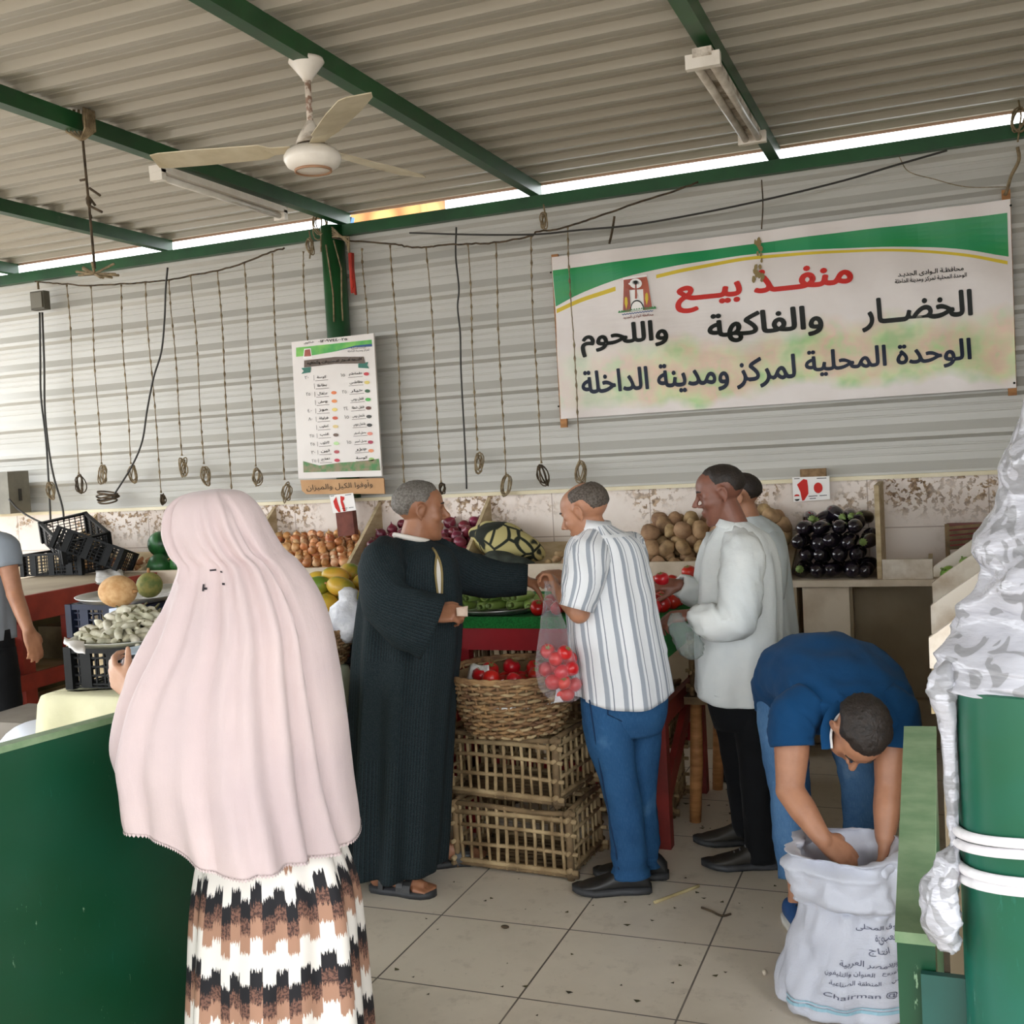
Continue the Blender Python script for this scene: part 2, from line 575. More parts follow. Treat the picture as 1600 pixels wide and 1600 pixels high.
g = MB(); g.box(((XL + XR) / 2, YT + .06, .72), (XR - XL, .12, 1.44))
tag(g.build('wall_tiled', m_tile), 'pale glazed tile wall with brown flaked patches', kind='structure')
m_cream = mat('cream_ledge', '#e8ddc0', '#d9cba8', rough=.5, nscale=4)
g = MB(); g.box(((XL + XR) / 2, YT - .008, 1.452), (XR - XL, .05, .022))
k += 1
tag(g.build(f'trim_{k}', m_cream), 'cream ledge between the tiles and the sheet wall', kind='structure')
# right end wall, closed
g = MB(); pr = corrugated(WALL_RIB, 0, 3.3, 1.645, .2125)
g.rings([[(XR - h, y, z) for z, h in pr] for y in (YW, 2.2)], closed=False, flat=True)
tag(g.build('wall_right', m_sheet, smooth=False), 'corrugated sheet wall closing the right end', kind='structure')

# rubble wall of the house behind, seen through the gap under the roof
m_rubble, t, b = nt('rubble_wall')
v = coords(t, 'Object'); vo = N(t, 'ShaderNodeTexVoronoi'); setin(vo, Scale=2.6); t.links.new(v, vo.inputs['Vector'])
t.links.new(mix(t, ramp(t, vo.outputs['Distance'], [(.25, 0), (.6, .8)]), lin('#c08a52'), lin('#6f4526')), b.inputs['Base Color'])
setin(b, Roughness=.95); bump(t, b, vo.outputs['Distance'], -.8, .1)
A = at_y(548, 350, 13); B = at_y(657, 330, 13)
g = MB(); g.box(((A[0] + B[0]) / 2, 13.4, 3.3), (B[0] - A[0], .8, 6.6))
tag(g.build('wall_rubble', m_rubble), 'yellow rubble stone wall of a building behind the shed', kind='structure')
# ================================================================ THINGS ON THE WALL AND ROOF
m_white_pl = mat('white_print', '#e9e2dc', '#ded6d0', rough=.45, nscale=2)
m_rope = mat('old_rope', '#9c8a6c', '#6b5a42', rough=.95, nscale=30, bmp=.5, bscale=200)
m_rope_dark = mat('dark_twine', '#5a4a36', '#33291d', rough=.95, nscale=25)
m_cable = mat('black_cable', '#2b2823', rough=.55)
m_wood = mat('raw_wood', '#b98350', '#8f5f35', rough=.7, nscale=6, stretch=(1, 1, 6))
m_white_metal = mat('white_enamel', '#e6ded2', '#c9beae', rough=.35, nscale=6, lo=.45, hi=.8)
m_dust = mat('dusty_white', '#d8cec0', '#8e7f6c', rough=.7, nscale=14, lo=.45, hi=.62)


def flat(name, color, rough=.5):
    return mat(name, color, rough=rough, spec=.2 if rough == .4 else None)


m_red_ink = flat('red_ink', '#c8281d', .4); m_black_ink = flat('black_ink', '#11140d', .4); m_navy_ink = flat('navy_ink', '#1c2437', .4)
m_green_ink = mat('green_ink', '#068a50', '#1f8f3c', rough=.4, nscale=1.5, stretch=(.6, 1, 4), lo=.45, hi=.75); m_gold_ink = flat('gold_ink', '#d9bd3c', .4); m_white_ink = flat('white_ink', '#f2eeea', .4)
m_brick_ink = mat('brick_ink', '#7c2416', '#b2502a', rough=.4, nscale=5); m_blue_ink = flat('blue_ink', '#3c5a86', .4); m_orange_ink = flat('orange_ink', '#dd8a3c', .4)

# ---- banner: printed vinyl, tied to two battens
YB = 6.31
bTL, bBR = at_y(862, 402, YB), at_y(1588, 605, YB)
BX0, BX1 = bTL[0], bBR[0]
BZ1 = at_y(862, 402, YB)[2]; BZ0 = at_y(872, 655, YB)[2]
root = thing('banner', 'large white and green Arabic market banner on the sheet wall', 'banner', ((BX0 + BX1) / 2, YB, BZ0))


def bwave(x, z):
    return -.010 * math.sin((x - BX0) * 5.1 + z * 2) - .006 * math.sin((z - BZ0) * 13 + x * 1.7) - .004 * math.sin(x * 17 + z * 9)


def bplane(off):
    return lambda x, z: (x, YB + bwave(x, z) - off, z)


m_banner, t, b = nt('banner_vinyl')
v = coords(t, 'Object')
base = ramp(t, noise(t, v, 2.2, 5), [(.35, lin('#e6ddd8')), (.7, lin('#d9cec7'))])
# faded print of vegetables along the lower edge
vo = N(t, 'ShaderNodeTexVoronoi'); setin(vo, Scale=11.0); t.links.new(v, vo.inputs['Vector'])
veg = ramp(t, noise(t, v, 4.5, 3), [(.36, lin('#86c96a')), (.46, lin('#c9d796')), (.53, lin('#dcc99a')), (.60, lin('#e0b79a')), (.68, lin('#a9cf7a'))])
veg = mix(t, ramp(t, vo.outputs['Distance'], [(.1, 0), (.6, .35)]), veg, lin('#c2b48e'))
sx = N(t, 'ShaderNodeSeparateXYZ'); t.links.new(v, sx.inputs[0])
hz = math_(t, 'MULTIPLY_ADD', noise(t, v, 2.6, 3), .35, sx.outputs['Z'])
fac = math_(t, 'MULTIPLY', ramp(t, math_(t, 'SUBTRACT', hz, BZ0), [(.22, 0), (.29, .9), (.50, .8), (.62, 0)]), ramp(t, math_(t, 'SUBTRACT', sx.outputs['X'], BX0 - .2), [(.25, .3), (.9, 1)]))
t.links.new(mix(t, fac, base, veg), b.inputs['Base Color']); setin(b, Roughness=.33)
bump(t, b, noise(t, coords(t, 'Object', (1, 1, 5)), 3, 3), .25, .01)
g = MB(); nx, nz = 60, 20
vs = [bplane(0)(BX0 + (BX1 - BX0) * i / nx, BZ0 + (BZ1 - BZ0) * j / nz) for j in range(nz + 1) for i in range(nx + 1)]
back = [(p[0], p[1] + .002, p[2]) for p in vs]; n1 = len(vs)
fs = []
for j in range(nz):
    for i in range(nx):
        a = j * (nx + 1) + i
        fs.append((a, a + 1, a + nx + 2, a + nx + 1)); fs.append((n1 + a, n1 + a + nx + 1, n1 + a + nx + 2, n1 + a + 1))
g.add(vs + back, fs)
g.build('sheet', m_banner, root)


def strip_part(name, top, bot, m, off=.002, nseg=40):
    """flat printed band between two pixel curves of the banner"""
    T = [at_y(x, y, YB) for x, y in top]; B = [at_y(x, y, YB) for x, y in bot]
    T = [(p[0], p[2]) for p in T]; B = [(p[0], p[2]) for p in B]
    x0 = min(T[0][0], B[0][0]); x1 = max(T[-1][0], B[-1][0])
    tx = np.array(crom(T, 10)); bx = np.array(crom(B, 10))
    g = MB(); R = []
    for k in range(nseg + 1):
        x = x0 + (x1 - x0) * k / nseg
        zt = np.interp(x, tx[:, 0], tx[:, 1]); zb = np.interp(x, bx[:, 0], bx[:, 1])
        R.append([bplane(off)(x, zb + (zt - zb) * q / 6) for q in range(7)])
    g.rings(R, closed=False, flat=True)
    return g.build(name, m, root)


def bz(x, y): return (x * 760 / 1600 + 840, y * 400 / 842 + 300)     # pixels of the enlarged banner view


strip_part('green_band', [bz(55, 258), bz(800, 158), bz(1545, 68)], [bz(57, 376), bz(150, 330), bz(262, 290), bz(420, 250), bz(700, 205), bz(1000, 186), bz(1250, 180), bz(1400, 188), bz(1546, 212)], m_green_ink)
strip_part('gold_line', [bz(60, 384), bz(150, 346), bz(258, 312)], [bz(60, 398), bz(150, 360), bz(258, 326)], m_gold_ink, nseg=14)
strip_part('gold_line', [bz(392, 273), bz(500, 248), bz(700, 212), bz(1000, 192), bz(1220, 188), bz(1400, 201), bz(1546, 226)], [bz(392, 285), bz(500, 260), bz(700, 223), bz(1000, 201), bz(1220, 197), bz(1400, 211), bz(1546, 238)], m_gold_ink)


def bbox(x0, y0, x1, y1, xm=None):
    """box on the banner from its left and right ends in the enlarged view"""
    a = at_y(*bz(x0, y0), YB); c = at_y(*bz(x1, y1), YB); return a[0], c[0]


def bz_at(x, y): return at_y(*bz(x, y), YB)[2]


def bletters(name, s, xl, xr, z_top_at, z_bot_at, m, bold=0.0, off=.004):
    x0 = at_y(*bz(xl, (z_top_at[1] + z_bot_at[1]) / 2), YB)[0]; x1 = at_y(*bz(xr, (z_top_at[1] + z_bot_at[1]) / 2), YB)[0]
    g = MB(); lettering(g, s, x0, x1, bz_at(*z_bot_at), bz_at(*z_top_at), bplane(off), bold)
    return g.build(name, m, root, smooth=False)


bletters('lettering', 'منف__ذ بي__ع', 450, 1040, (1005, 225), (480, 400), m_red_ink, .035)
bletters('lettering', 'الخض__ار', 1065, 1432, (1385, 322), (1085, 462), m_black_ink, .03)
bletters('lettering', 'والفاكهة', 558, 940, (870, 372), (630, 498), m_black_ink, .03)
bletters('lettering', 'واللحوم', 140, 432, (340, 425), (150, 545), m_black_ink, .03)
bletters('lettering', 'الوحدة المحلية', 878, 1428, (1410, 478), (930, 610), m_navy_ink, .025)
bletters('lettering', 'لمركز ومدينة الداخلة', 140, 850, (840, 530), (520, 660), m_navy_ink, .025)
bletters('lettering', 'محافظ_ة ال_وادى الجدي_د', 1185, 1402, (1395, 242), (1195, 284), m_black_ink, .02)
bletters('lettering', 'الوحدة المحلية لمركز ومدينة الداخلة', 1175, 1412, (1410, 264), (1185, 306), m_black_ink, .02)

# the governorate emblem: a temple gate with palm, gear, reeds and water


def lg(x, y): return (x * 140 / 1600 + 920, y * 120 / 1371 + 400)


def poly_part(name, pts, m, parent, off=.006, conv=lg, pl=None, Y=YB):
    g = MB(); P = [at_y(*conv(x, y), Y) for x, y in pts]
    g.add([(pl or bplane)(off)(p[0], p[2]) for p in P], [tuple(range(len(P)))], flat=True)
    return g.build(name, m, parent, smooth=False)


em = poly_part('emblem', [(630, 395), (1050, 345), (1160, 950), (610, 1010)], m_white_ink, root, .005)
poly_part('gate', [(640, 435), (1045, 375), (1075, 500), (980, 600), (735, 615), (640, 560)], m_brick_ink, em)
poly_part('gate', [(640, 555), (740, 600), (760, 985), (615, 1000)], m_brick_ink, em, .007)
poly_part('gate', [(985, 595), (1075, 500), (1140, 930), (1000, 960)], m_brick_ink, em, .007)
circ = lambda cx, cy, rx, ry, n=20: [(cx + rx * math.cos(2 * math.pi * k / n), cy + ry * math.sin(2 * math.pi * k / n)) for k in range(n)]
poly_part('palm_disc', circ(858, 500, 108, 88), m_white_ink, em, .008)
g = MB()
for k in range(9):
    a = math.pi * (k + .5) / 9
    c0 = (858 + 62 * math.cos(a), 512 - 58 * math.sin(a))
    P = [at_y(*lg(x, y), YB) for x, y in [(858, 520), (c0[0] - 12, c0[1]), (858 + 85 * math.cos(a), 515 - 75 * math.sin(a)), (c0[0] + 12, c0[1])]]
    g.add([bplane(.009)(p[0], p[2]) for p in P], [(0, 1, 2, 3)], flat=True)
g.build('palm_leaf', m_black_ink, em, smooth=False)
poly_part('palm_trunk', [(848, 510), (872, 510), (880, 770), (840, 770)], m_brick_ink, em, .009)
poly_part('gear', [(755, 985)] + [(875 + 122 * math.cos(a), 960 - 170 * math.sin(a)) for a in np.linspace(math.pi, 0, 14)] + [(1000, 960)], m_black_ink, em, .008)
poly_part('gear_face', [(762, 985)] + [(875 + 108 * math.cos(a), 965 - 150 * math.sin(a)) for a in np.linspace(math.pi, 0, 14)] + [(992, 965)], m_white_ink, em, .009)
for cx, cy in ((680, 850), (1048, 775)):
    poly_part('wheat_ear', [(cx, cy + 110), (cx - 28, cy), (cx - 22, cy - 90), (cx, cy - 120), (cx + 22, cy - 90), (cx + 28, cy)], m_gold_ink, em, .009)
poly_part('reeds', [(530, 1020)] + [(530 + 680 * k / 30, 1005 - 85 * k / 30 - (28 if k % 2 else 0)) for k in range(31)] + [(1215, 945)], flat('reed_ink', '#2f7d3c'), em, .010)
poly_part('water', [(600 + 560 * k / 24, 1040 - 68 * k / 24 + (10 if k % 2 else -6)) for k in range(25)] + [(600 + 560 * k / 24, 1056 - 68 * k / 24 + (10 if k % 2 else -6)) for k in range(24, -1, -1)], m_blue_ink, em, .010)
x0 = at_y(*lg(615, 1100), YB)[0]; x1 = at_y(*lg(1165, 1100), YB)[0]
g = MB(); lettering(g, 'محافظة الوادى الجديد', x0, x1, at_y(*lg(640, 1135), YB)[2], at_y(*lg(640, 1070), YB)[2], bplane(.006), .015)
g.build('lettering', m_brick_ink, em, smooth=False)
# the brown stain at the middle of its upper edge
g = MB()
for k in range(26):
    px, py = bz(random.gauss(725, 12), random.uniform(150, 290)); P = at_y(px, py, YB); r = random.uniform(.004, .016)
    g.add([bplane(.0075)(P[0] + r * math.cos(a) * random.uniform(.5, 1), P[2] + 1.5 * r * math.sin(a)) for a in np.linspace(0, 2 * math.pi, 8)[:-1]], [tuple(range(7))], flat=True)
g.build('stain', flat('stain_brown', '#8d7a52', .9), root, smooth=False)
# ring eyelets
for px, py in ((1556, 45), (1568, 628), (68, 705), (45, 265)):
    P = at_y(*bz(px, py), YB); g = MB(); g.ball((P[0], YB - .006 + bwave(P[0], P[2]), P[2]), (.006, .004, .006), 8, 6)
    g.build('eyelet', m_black_ink, root)
for i, (xt, yt, xb, yb) in enumerate(((868, 397, 879, 668), (1574, 296, 1580, 618))):
    a = at_y(xt, yt, 6.345); c = at_y(xb, yb, 6.345)
    g = MB(); g.box(((a[0] + c[0]) / 2, 6.356, (a[2] + c[2]) / 2), (.042, .020, a[2] - c[2]))
    tag(g.build('batten', m_wood), 'wooden batten behind the %s edge of the banner' % ('emblem side' if i == 0 else 'far right'), 'batten')

# ---- price list board with a cardboard strip under it
YP = 6.225
pr0 = thing('price_board', 'white price list board with Arabic rows hanging on the green post', 'price list', at_y(530, 640, YP))
pc = {k: at_y(*q, YP) for k, q in dict(tl=(457, 535), tr=(585, 521), br=(598, 744), bl=(468, 748)).items()}


def pq(u, v):       # board coordinates: u across, v down
    a = pc['tl'] + (pc['tr'] - pc['tl']) * u; c = pc['bl'] + (pc['br'] - pc['bl']) * u
    return a + (c - a) * v


def bp(u, v, off=.0): p = pq(u, v); return (p[0], YP - .012 - off, p[2])


g = MB(); fr = [bp(0, 0), bp(1, 0), bp(1, 1), bp(0, 1)]; bk = [(p[0], YP + .004, p[2]) for p in fr]
g.add(fr + bk, [(0, 3, 2, 1), (4, 5, 6, 7), (0, 1, 5, 4), (1, 2, 6, 5), (2, 3, 7, 6), (3, 0, 4, 7)], flat=True)
g.build('board', m_white_pl, pr0, smooth=False)


def pz(x, y):      # enlarged view of the board: pixel to board coordinates
    X, Y = x * 180 / 993 + 440, y * 290 / 1600 + 500
    P = at_y(X, Y, YP); O = pc['tl']; e1 = pc['tr'] - O; e2 = pc['bl'] - O
    M = np.array([[e1[0], e2[0]], [e1[2], e2[2]]]); return np.linalg.solve(M, np.array([P[0] - O[0], P[2] - O[2]]))


def ppoly(name, pts, m, off=.002):
    g = MB(); g.add([bp(*pz(x, y), off) for x, y in pts], [tuple(range(len(pts)))], flat=True); return g.build(name, m, pr0, smooth=False)


def pletters(g, s, xl, yl, xr, yr, hgt, bold=0.0, off=.004, arabic=True):
    """words along the line from (xl, yl) to (xr, yr) of the enlarged view, hgt pixels tall"""
    a = np.array([xl, yl], float); c = np.array([xr, yr], float); e = (c - a) / np.linalg.norm(c - a); nn = np.array([e[1], -e[0]])
    lettering(g, s, 0, np.linalg.norm(c - a), 0, hgt, lambda x, z: bp(*pz(*(a + e * x + nn * z)), off), bold, arabic=arabic)


m_pgreen = mat('poster_green', '#3ca040', '#7cc04a', rough=.45, nscale=8); m_pteal = flat('poster_teal', '#1f6a58'); m_pbrown = flat('poster_umber', '#5b4a3c')
ppoly('header_band', [(135, 240), (785, 170), (788, 228), (640, 232), (480, 270), (280, 305), (135, 318)], m_pgreen)
ppoly('header_line', [(470, 268), (640, 222), (788, 205), (788, 228), (640, 236)], m_blue_ink, .003)
e2 = ppoly('emblem', [(205, 250), (262, 245), (272, 330), (195, 335)], m_white_ink, .003)
ppoly('emblem_gate', [(212, 258), (256, 252), (266, 312), (205, 316)], m_brick_ink, .004)
ppoly('ribbon', [(205, 350), (470, 318), (715, 315), (728, 372), (470, 378), (205, 410)], m_pbrown, .004)
ppoly('ribbon_tail', [(180, 415), (262, 405), (258, 452), (180, 465), (200, 440)], m_pteal, .003)
ppoly('ribbon_tail', [(668, 375), (755, 360), (745, 388), (762, 415), (668, 410)], m_pteal, .003)
g = MB(); pletters(g, 'قائمة أسعار الخضروات والفاكهة', 232, 392, 700, 352, 40, .02, .006); g.build('lettering', m_white_ink, pr0, smooth=False)
g = MB(); pletters(g, 'الوحدة المحلية', 610, 258, 735, 246, 24); pletters(g, 'لمركز ومدينة الداخلة', 580, 284, 765, 268, 24)
pletters(g, '٠١٢٠٩٧٤٤٠٠٢٥', 330, 198, 575, 176, 24, .015); pletters(g, 'شكاوى', 205, 212, 290, 202, 22, .01); g.build('lettering', m_black_ink, pr0, smooth=False)
rowsR = ['طماطم', 'بطاطس', 'خيار', 'فلفل رومى', 'فلفل شطة', 'باذنجان رومى', 'باذنجان عروس', 'بصل أصفر', 'بصل أحمر', 'جزر', 'كوسة']
rowsL = ['كوسة', 'بطاطا', 'برتقال', 'يوسفى', 'موز', 'فراولة', 'كنتالوب', 'عنب', 'كانتلوب', 'تين', 'تفاح']
rk = {0: '١٥', 2: '٢٥', 4: '٢٤', 5: '١٥', 8: '١٥'}; lk = {0: '٢٠', 2: '٢٥', 4: '٤٠', 5: '٨٠', 7: '٢٥', 8: '٢٥', 9: '٣٠', 10: '٢٥'}
g = MB(); h = MB(); gl = MB()
for i in range(11):
    y = 480 + i * 71.5; dx = 6 * i
    pletters(g, rowsR[i], 590 + dx * .9, y + 2, 700 + dx * .7, y - 8, 30, .012)
    pletters(g, rowsL[i], 315 + dx * .6, y + 30 - i * 1.2, 395 + dx * .5, y + 22 - i * 1.2, 28, .012)
    for (x0, y0, x1, y1) in ((580 + dx, y + 12, 705 + dx * .9, y + 1), (300 + dx * .6, y + 42 - i, 410 + dx * .5, y + 33 - i)):
        gl.add([bp(*pz(x0, y0), .003), bp(*pz(x1, y1), .003), bp(*pz(x1, y1 + 3.5), .003), bp(*pz(x0, y0 + 3.5), .003)], [(0, 1, 2, 3)], flat=True)
    gl.add([bp(*pz(285 + dx * .6, y - 5), .003), bp(*pz(288 + dx * .6, y - 5), .003), bp(*pz(291 + dx * .6, y + 42 - i), .003), bp(*pz(288 + dx * .6, y + 42 - i), .003)], [(0, 1, 2, 3)], flat=True)
    if i in rk: pletters(h, rk[i], 520 + dx, y + 8, 556 + dx, y + 4, 30)
    if i in lk: pletters(h, lk[i], 212 + dx, y + 30, 246 + dx, y + 26, 28)
g.build('lettering', m_black_ink, pr0, smooth=False); h.build('handwriting', flat('pencil_grey', '#6b6660'), pr0, smooth=False); gl.build('ruled_lines', m_pbrown, pr0, smooth=False)
vegc = ['#c8343c', '#d9c46a', '#2c5a34', '#4cae4a', '#6a3a2c', '#4a4640', '#3a3834', '#e08a78', '#a8324e', '#e09060', '#9cc070']
for i in range(11):
    y = 462 + i * 72.5; x = 737 + i * 3.6
    ppoly('produce_picture', [(x + 24 * math.cos(a), y + 15 * math.sin(a)) for a in np.linspace(0, 6.28, 10)[:-1]], flat(f'print_{i}', vegc[i]), .003)
    if i > 1:
        x2 = 452 + i * 3; y2 = 480 + i * 72.2
        ppoly('produce_picture', [(x2 + 24 * math.cos(a), y2 + 15 * math.sin(a)) for a in np.linspace(0, 6.28, 10)[:-1]], flat(f'print_l{i}', ['', '', '#e8804a', '#e89050', '#e8d070', '#d05a3a', '#e0c88a', '#6a5444', '#b8dc9a', '#b04a50', '#c03048'][i]), .003)
ppoly('footer_picture', [(195, 1215), (330, 1250), (500, 1222), (700, 1205), (835, 1180), (848, 1280), (198, 1312)], mat('poster_field', '#3c7d3a', '#8a7a58', rough=.45, nscale=25), .003)
# cardboard strip
g = MB(); Q = [(165, 1380), (868, 1345), (876, 1478), (215, 1500), (178, 1470)]
F = [bp(*pz(x, y), -.006) for x, y in Q]; B = [(p[0], YP + .004, p[2]) for p in F]; n = len(Q)
g.add(F + B, [tuple(reversed(range(n))), tuple(range(n, 2 * n))] + [(i, (i + 1) % n, n + (i + 1) % n, n + i) for i in range(n)], flat=True)
cb = g.build('cardboard_strip', mat('cardboard', '#c79d72', '#b98d62', rough=.8, nscale=5), smooth=False)
tag(cb, 'strip of brown cardboard with handwriting under the price list', 'cardboard sign')
g = MB(); pletters(g, 'وأوفوا الكيل والميزان', 225, 1478, 780, 1432, 72, -.004, .001); put(g.build('handwriting', m_black_ink, smooth=False), cb)


# ---- small price cards standing on the ledge
def price_card(name, label, corners, digits, Y, tilt=0):
    P = [at_y(x, y, Y) for x, y in corners]
    r = thing(name, label, 'price card', (P[3] + P[2]) / 2)
    q = lambda u, v, off=0: tuple((P[0] + (P[1] - P[0]) * u) * (1 - v) + (P[3] + (P[2] - P[3]) * u) * v + np.array([0, -off, 0]))
    g = MB(); F = [q(0, 0, .004), q(1, 0, .004), q(1, 1, .004), q(0, 1, .004)]; B = [q(0, 0), q(1, 0), q(1, 1), q(0, 1)]
    g.add(F + B, [(0, 3, 2, 1), (4, 5, 6, 7), (0, 1, 5, 4), (1, 2, 6, 5), (2, 3, 7, 6), (3, 0, 4, 7)], flat=True)
    g.build('card', m_white_ink, r, smooth=False)
    g = MB()
    for pts in digits: g.add([q(u, v, .006) for u, v in pts], [tuple(range(len(pts)))], flat=True)
    g.build('digit', m_red_ink, r, smooth=False)
    g = MB()
    for k, (u0, u1, v0) in enumerate(((.42, .66, .80), (.72, .92, .80), (.45, .62, .90), (.05, .2, .04), (.66, .92, .06))):
        g.add([q(u0, v0, .006), q(u1, v0, .006), q(u1, v0 + .03, .006), q(u0, v0 + .03, .006)], [(0, 1, 2, 3)], flat=True)
    g.build('small_print', m_black_ink, r, smooth=False)
    return r, q


one = [(.30, .08), (.40, .12), (.42, .45), (.42, .70), (.30, .97), (.24, .98), (.20, .60), (.12, .30)]
five = [(.69 + .12 * math.cos(a), .48 + .23 * math.sin(a)) for a in np.linspace(0, 6.28, 18)[:-1]]
r, q = price_card('price_card', 'white card with two red numerals on the ledge above the aubergines', [(1238, 746), (1296, 744), (1297, 780), (1240, 784)], [one, five], 6.30)
g = MB(); g.add([q(u, v, .006) for u, v in [(.02, .78), (.18, .78), (.16, .72), (.10, .70), (.05, .72)]], [(0, 1, 2, 3, 4)], flat=True); g.build('emblem', m_red_ink, r, smooth=False)
g = MB(); g.add([q(u, v, .006) for u, v in [(.03, .90), (.18, .90), (.15, .96), (.10, .98), (.06, .96)]], [(0, 1, 2, 3, 4)], flat=True); g.build('emblem', m_black_ink, r, smooth=False)
P = at_y(1270, 741, 6.30); g = MB(); g.box((P[0], 6.33, P[2] + .0), (.14, .05, .06)); o = g.build('brick_piece', mat('rough_brick', '#9b7d5c', '#7a6044', rough=.95, nscale=30, bmp=.6, bscale=80))
tag(o, 'rough brown block on the ledge holding the price card above the aubergines', 'block')
d1_ = [(.12, .35), (.28, .10), (.30, .5), (.34, .98), (.24, .98), (.14, .7)]; d2_ = [(.42, .45), (.46, .10), (.62, .18), (.60, .30), (.52, .40), (.55, .62), (.56, .98), (.46, .98)]
r, q = price_card('price_card', 'tilted white card with two red numerals above the yellow onions', [(515, 774), (552, 770), (557, 797), (521, 802)], [d1_, d2_], 6.16)
P0 = at_y(542, 797, 6.2); P1 = at_y(540, 829, 6.2); g = MB(); g.box(((P0[0] + P1[0]) / 2 + .0, 6.205, (P0[2] + P1[2]) / 2 + .02), (.125, .05, .24), Matrix.Rotation(-.05, 3, 'Y'))
tag(g.build('brick', mat('maroon_brick', '#7c4a3f', '#633a33', rough=.9, nscale=12, bmp=.3)), 'maroon brick standing among the yellow onions under the price card', 'brick')

# ---- knotted ropes
ROPES = [((104, 445), (123, 741), (125, 754)), ((140, 448), (159, 725), (161, 739)), ((187, 445), (205, 725), (208, 739)), ((227, 442), (252, 770), (254, 779)),
         ((266, 438), (284, 712), (286, 728)), ((300, 430), (318, 725), (321, 742)), ((340, 422), (362, 775), None), ((380, 411), (400, 729), (402, 743)),
         ((423, 396), (445, 750), (448, 767)), ((473, 393), (487, 640), None), ((567, 388), (577, 560), None), ((612, 383), (632, 768), None), ((667, 386), (689, 755), (691, 762)), ((730, 382), (746, 704), (748, 721)),
         ((772, 378), (791, 742), (791, 756)), ((828, 370), (846, 724), (848, 740)), ((888, 354), (906, 722), (907, 735))]
ORD = ['first', 'second', 'third', 'fourth', 'fifth', 'sixth', 'seventh', 'eighth', 'ninth', 'tenth', 'eleventh', 'twelfth', 'thirteenth', 'fourteenth', 'fifteenth', 'sixteenth', 'seventeenth']
YR = 6.27


def coil(c, r, seed, n=5):
    rd = random.Random(seed); g = MB()
    for k in range(n):
        a0 = rd.uniform(-.35, .35); rx = r * rd.uniform(.18, .62); rz = r * rd.uniform(.7, 1.2); dy = rd.uniform(-.012, .012)
        pts = []
        for q in np.linspace(0, 2 * math.pi, 15):
            x, z = rx * math.sin(q), rz * math.cos(q) - rz * .15
            pts.append((c[0] + x * math.cos(a0) - z * math.sin(a0), c[1] + dy + .008 * math.sin(q * 2 + k), c[2] + x * math.sin(a0) + z * math.cos(a0)))
        g.tube(pts, .0042, 6)
    return g


for i, (a, bq, cq) in enumerate(ROPES):
    A = at_y(*a, YR); B = at_y(*bq, YR)
    if i in (9, 10): A[1] += .0; 
    g = MB(); rd = random.Random(i); n = 70; pts = []; rs = []
    nk = int((A[2] - B[2]) / .075)
    for k in range(n + 1):
        t_ = k / n; p = A + (B - A) * t_
        sw = .010 * math.sin(t_ * 5 + i) * (1 - t_)
        p = p + np.array([sw + rd.uniform(-.0015, .0015), 0.004 * math.sin(t_ * 9 + i), 0])
        pts.append(p); ph = (t_ * nk) % 1.0
        rs.append(.0034 + (.0045 if ph < .17 else 0))
    g.tube(pts, rs, 6)
    r = g.build('hanging_rope', m_rope)
    tag(r, f'{ORD[i]} knotted rope from the left end of the sheet wall', 'rope', 'knotted ropes hanging down the sheet wall')
    if cq:
        C = at_y(*cq, YR); put(coil(C, .062 if i not in (3, 12) else .035, i).build('coil', m_rope_dark if i % 3 == 0 else m_rope), r)


def line_px(name, pts, Y, r, m, label, cat, sub=6, jit=0.0, parent=None):
    P = [at_y(x, y, Y if not hasattr(Y, '__len__') else Y[k]) for k, (x, y) in enumerate(pts)]
    P = crom(P, sub); rd = random.Random(len(pts))
    P = [p + np.array([rd.uniform(-jit, jit), 0, rd.uniform(-jit, jit)]) for p in P]
    g = MB(); g.tube(P, r, 6); o = g.build(name, m)
    return tag(o, label, cat)


line_px('support_rope', [(55, 440), (90, 443), (140, 446), (187, 444), (227, 441), (266, 437), (300, 430), (340, 423), (380, 411), (423, 394), (445, 388)], 6.265, .006, m_rope_dark, 'twisted rope strung along the left of the wall carrying the knotted ropes', 'rope', 6, .003)
line_px('support_rope', [(506, 369), (555, 377), (612, 381), (640, 386), (667, 386), (690, 383), (730, 381), (772, 379), (828, 369), (840, 362), (870, 358), (900, 350), (935, 338), (980, 322), (1050, 300), (1090, 285)], 6.262, .006, m_rope_dark, 'twisted rope strung from the green post past the banner corner', 'rope', 6, .003)
line_px('wire', [(640, 364), (760, 367), (840, 366), (900, 360), (1000, 350), (1150, 322), (1300, 287), (1400, 258), (1480, 235)], 6.25, .006, m_cable, 'thin black cable crossing the wall above the banner', 'cable')
line_px('wire', [(713, 355), (712, 400), (717, 450), (715, 480), (719, 520), (720, 570), (722, 615), (725, 670), (728, 730), (729, 764)], 6.30, .0055, m_cable, 'dark kinked wire hanging between the knotted ropes beside the price list', 'cable')
line_px('wire', [(262, 418), (259, 450), (257, 500), (252, 550), (240, 590), (230, 640), (222, 690), (205, 730), (175, 778)], 6.24, .0065, m_cable, 'slack black cable curving down across the knotted ropes', 'cable')
line_px('wire', [(1190, 281), (1192, 320), (1190, 358)], 6.30, .004, m_rope_dark, 'short dark string hanging down to the top of the banner', 'string')
line_px('wire', [(960, 338), (958, 352), (955, 368), (952, 381)], 6.27, .007, m_rope_dark, 'short dark frayed rope end above the banner', 'rope')
line_px('wire', [(1590, 230), (1592, 250), (1580, 275), (1574, 296), (1570, 305)], 6.30, .010, m_rope, 'grey rope tying the far right corner of the banner', 'rope')
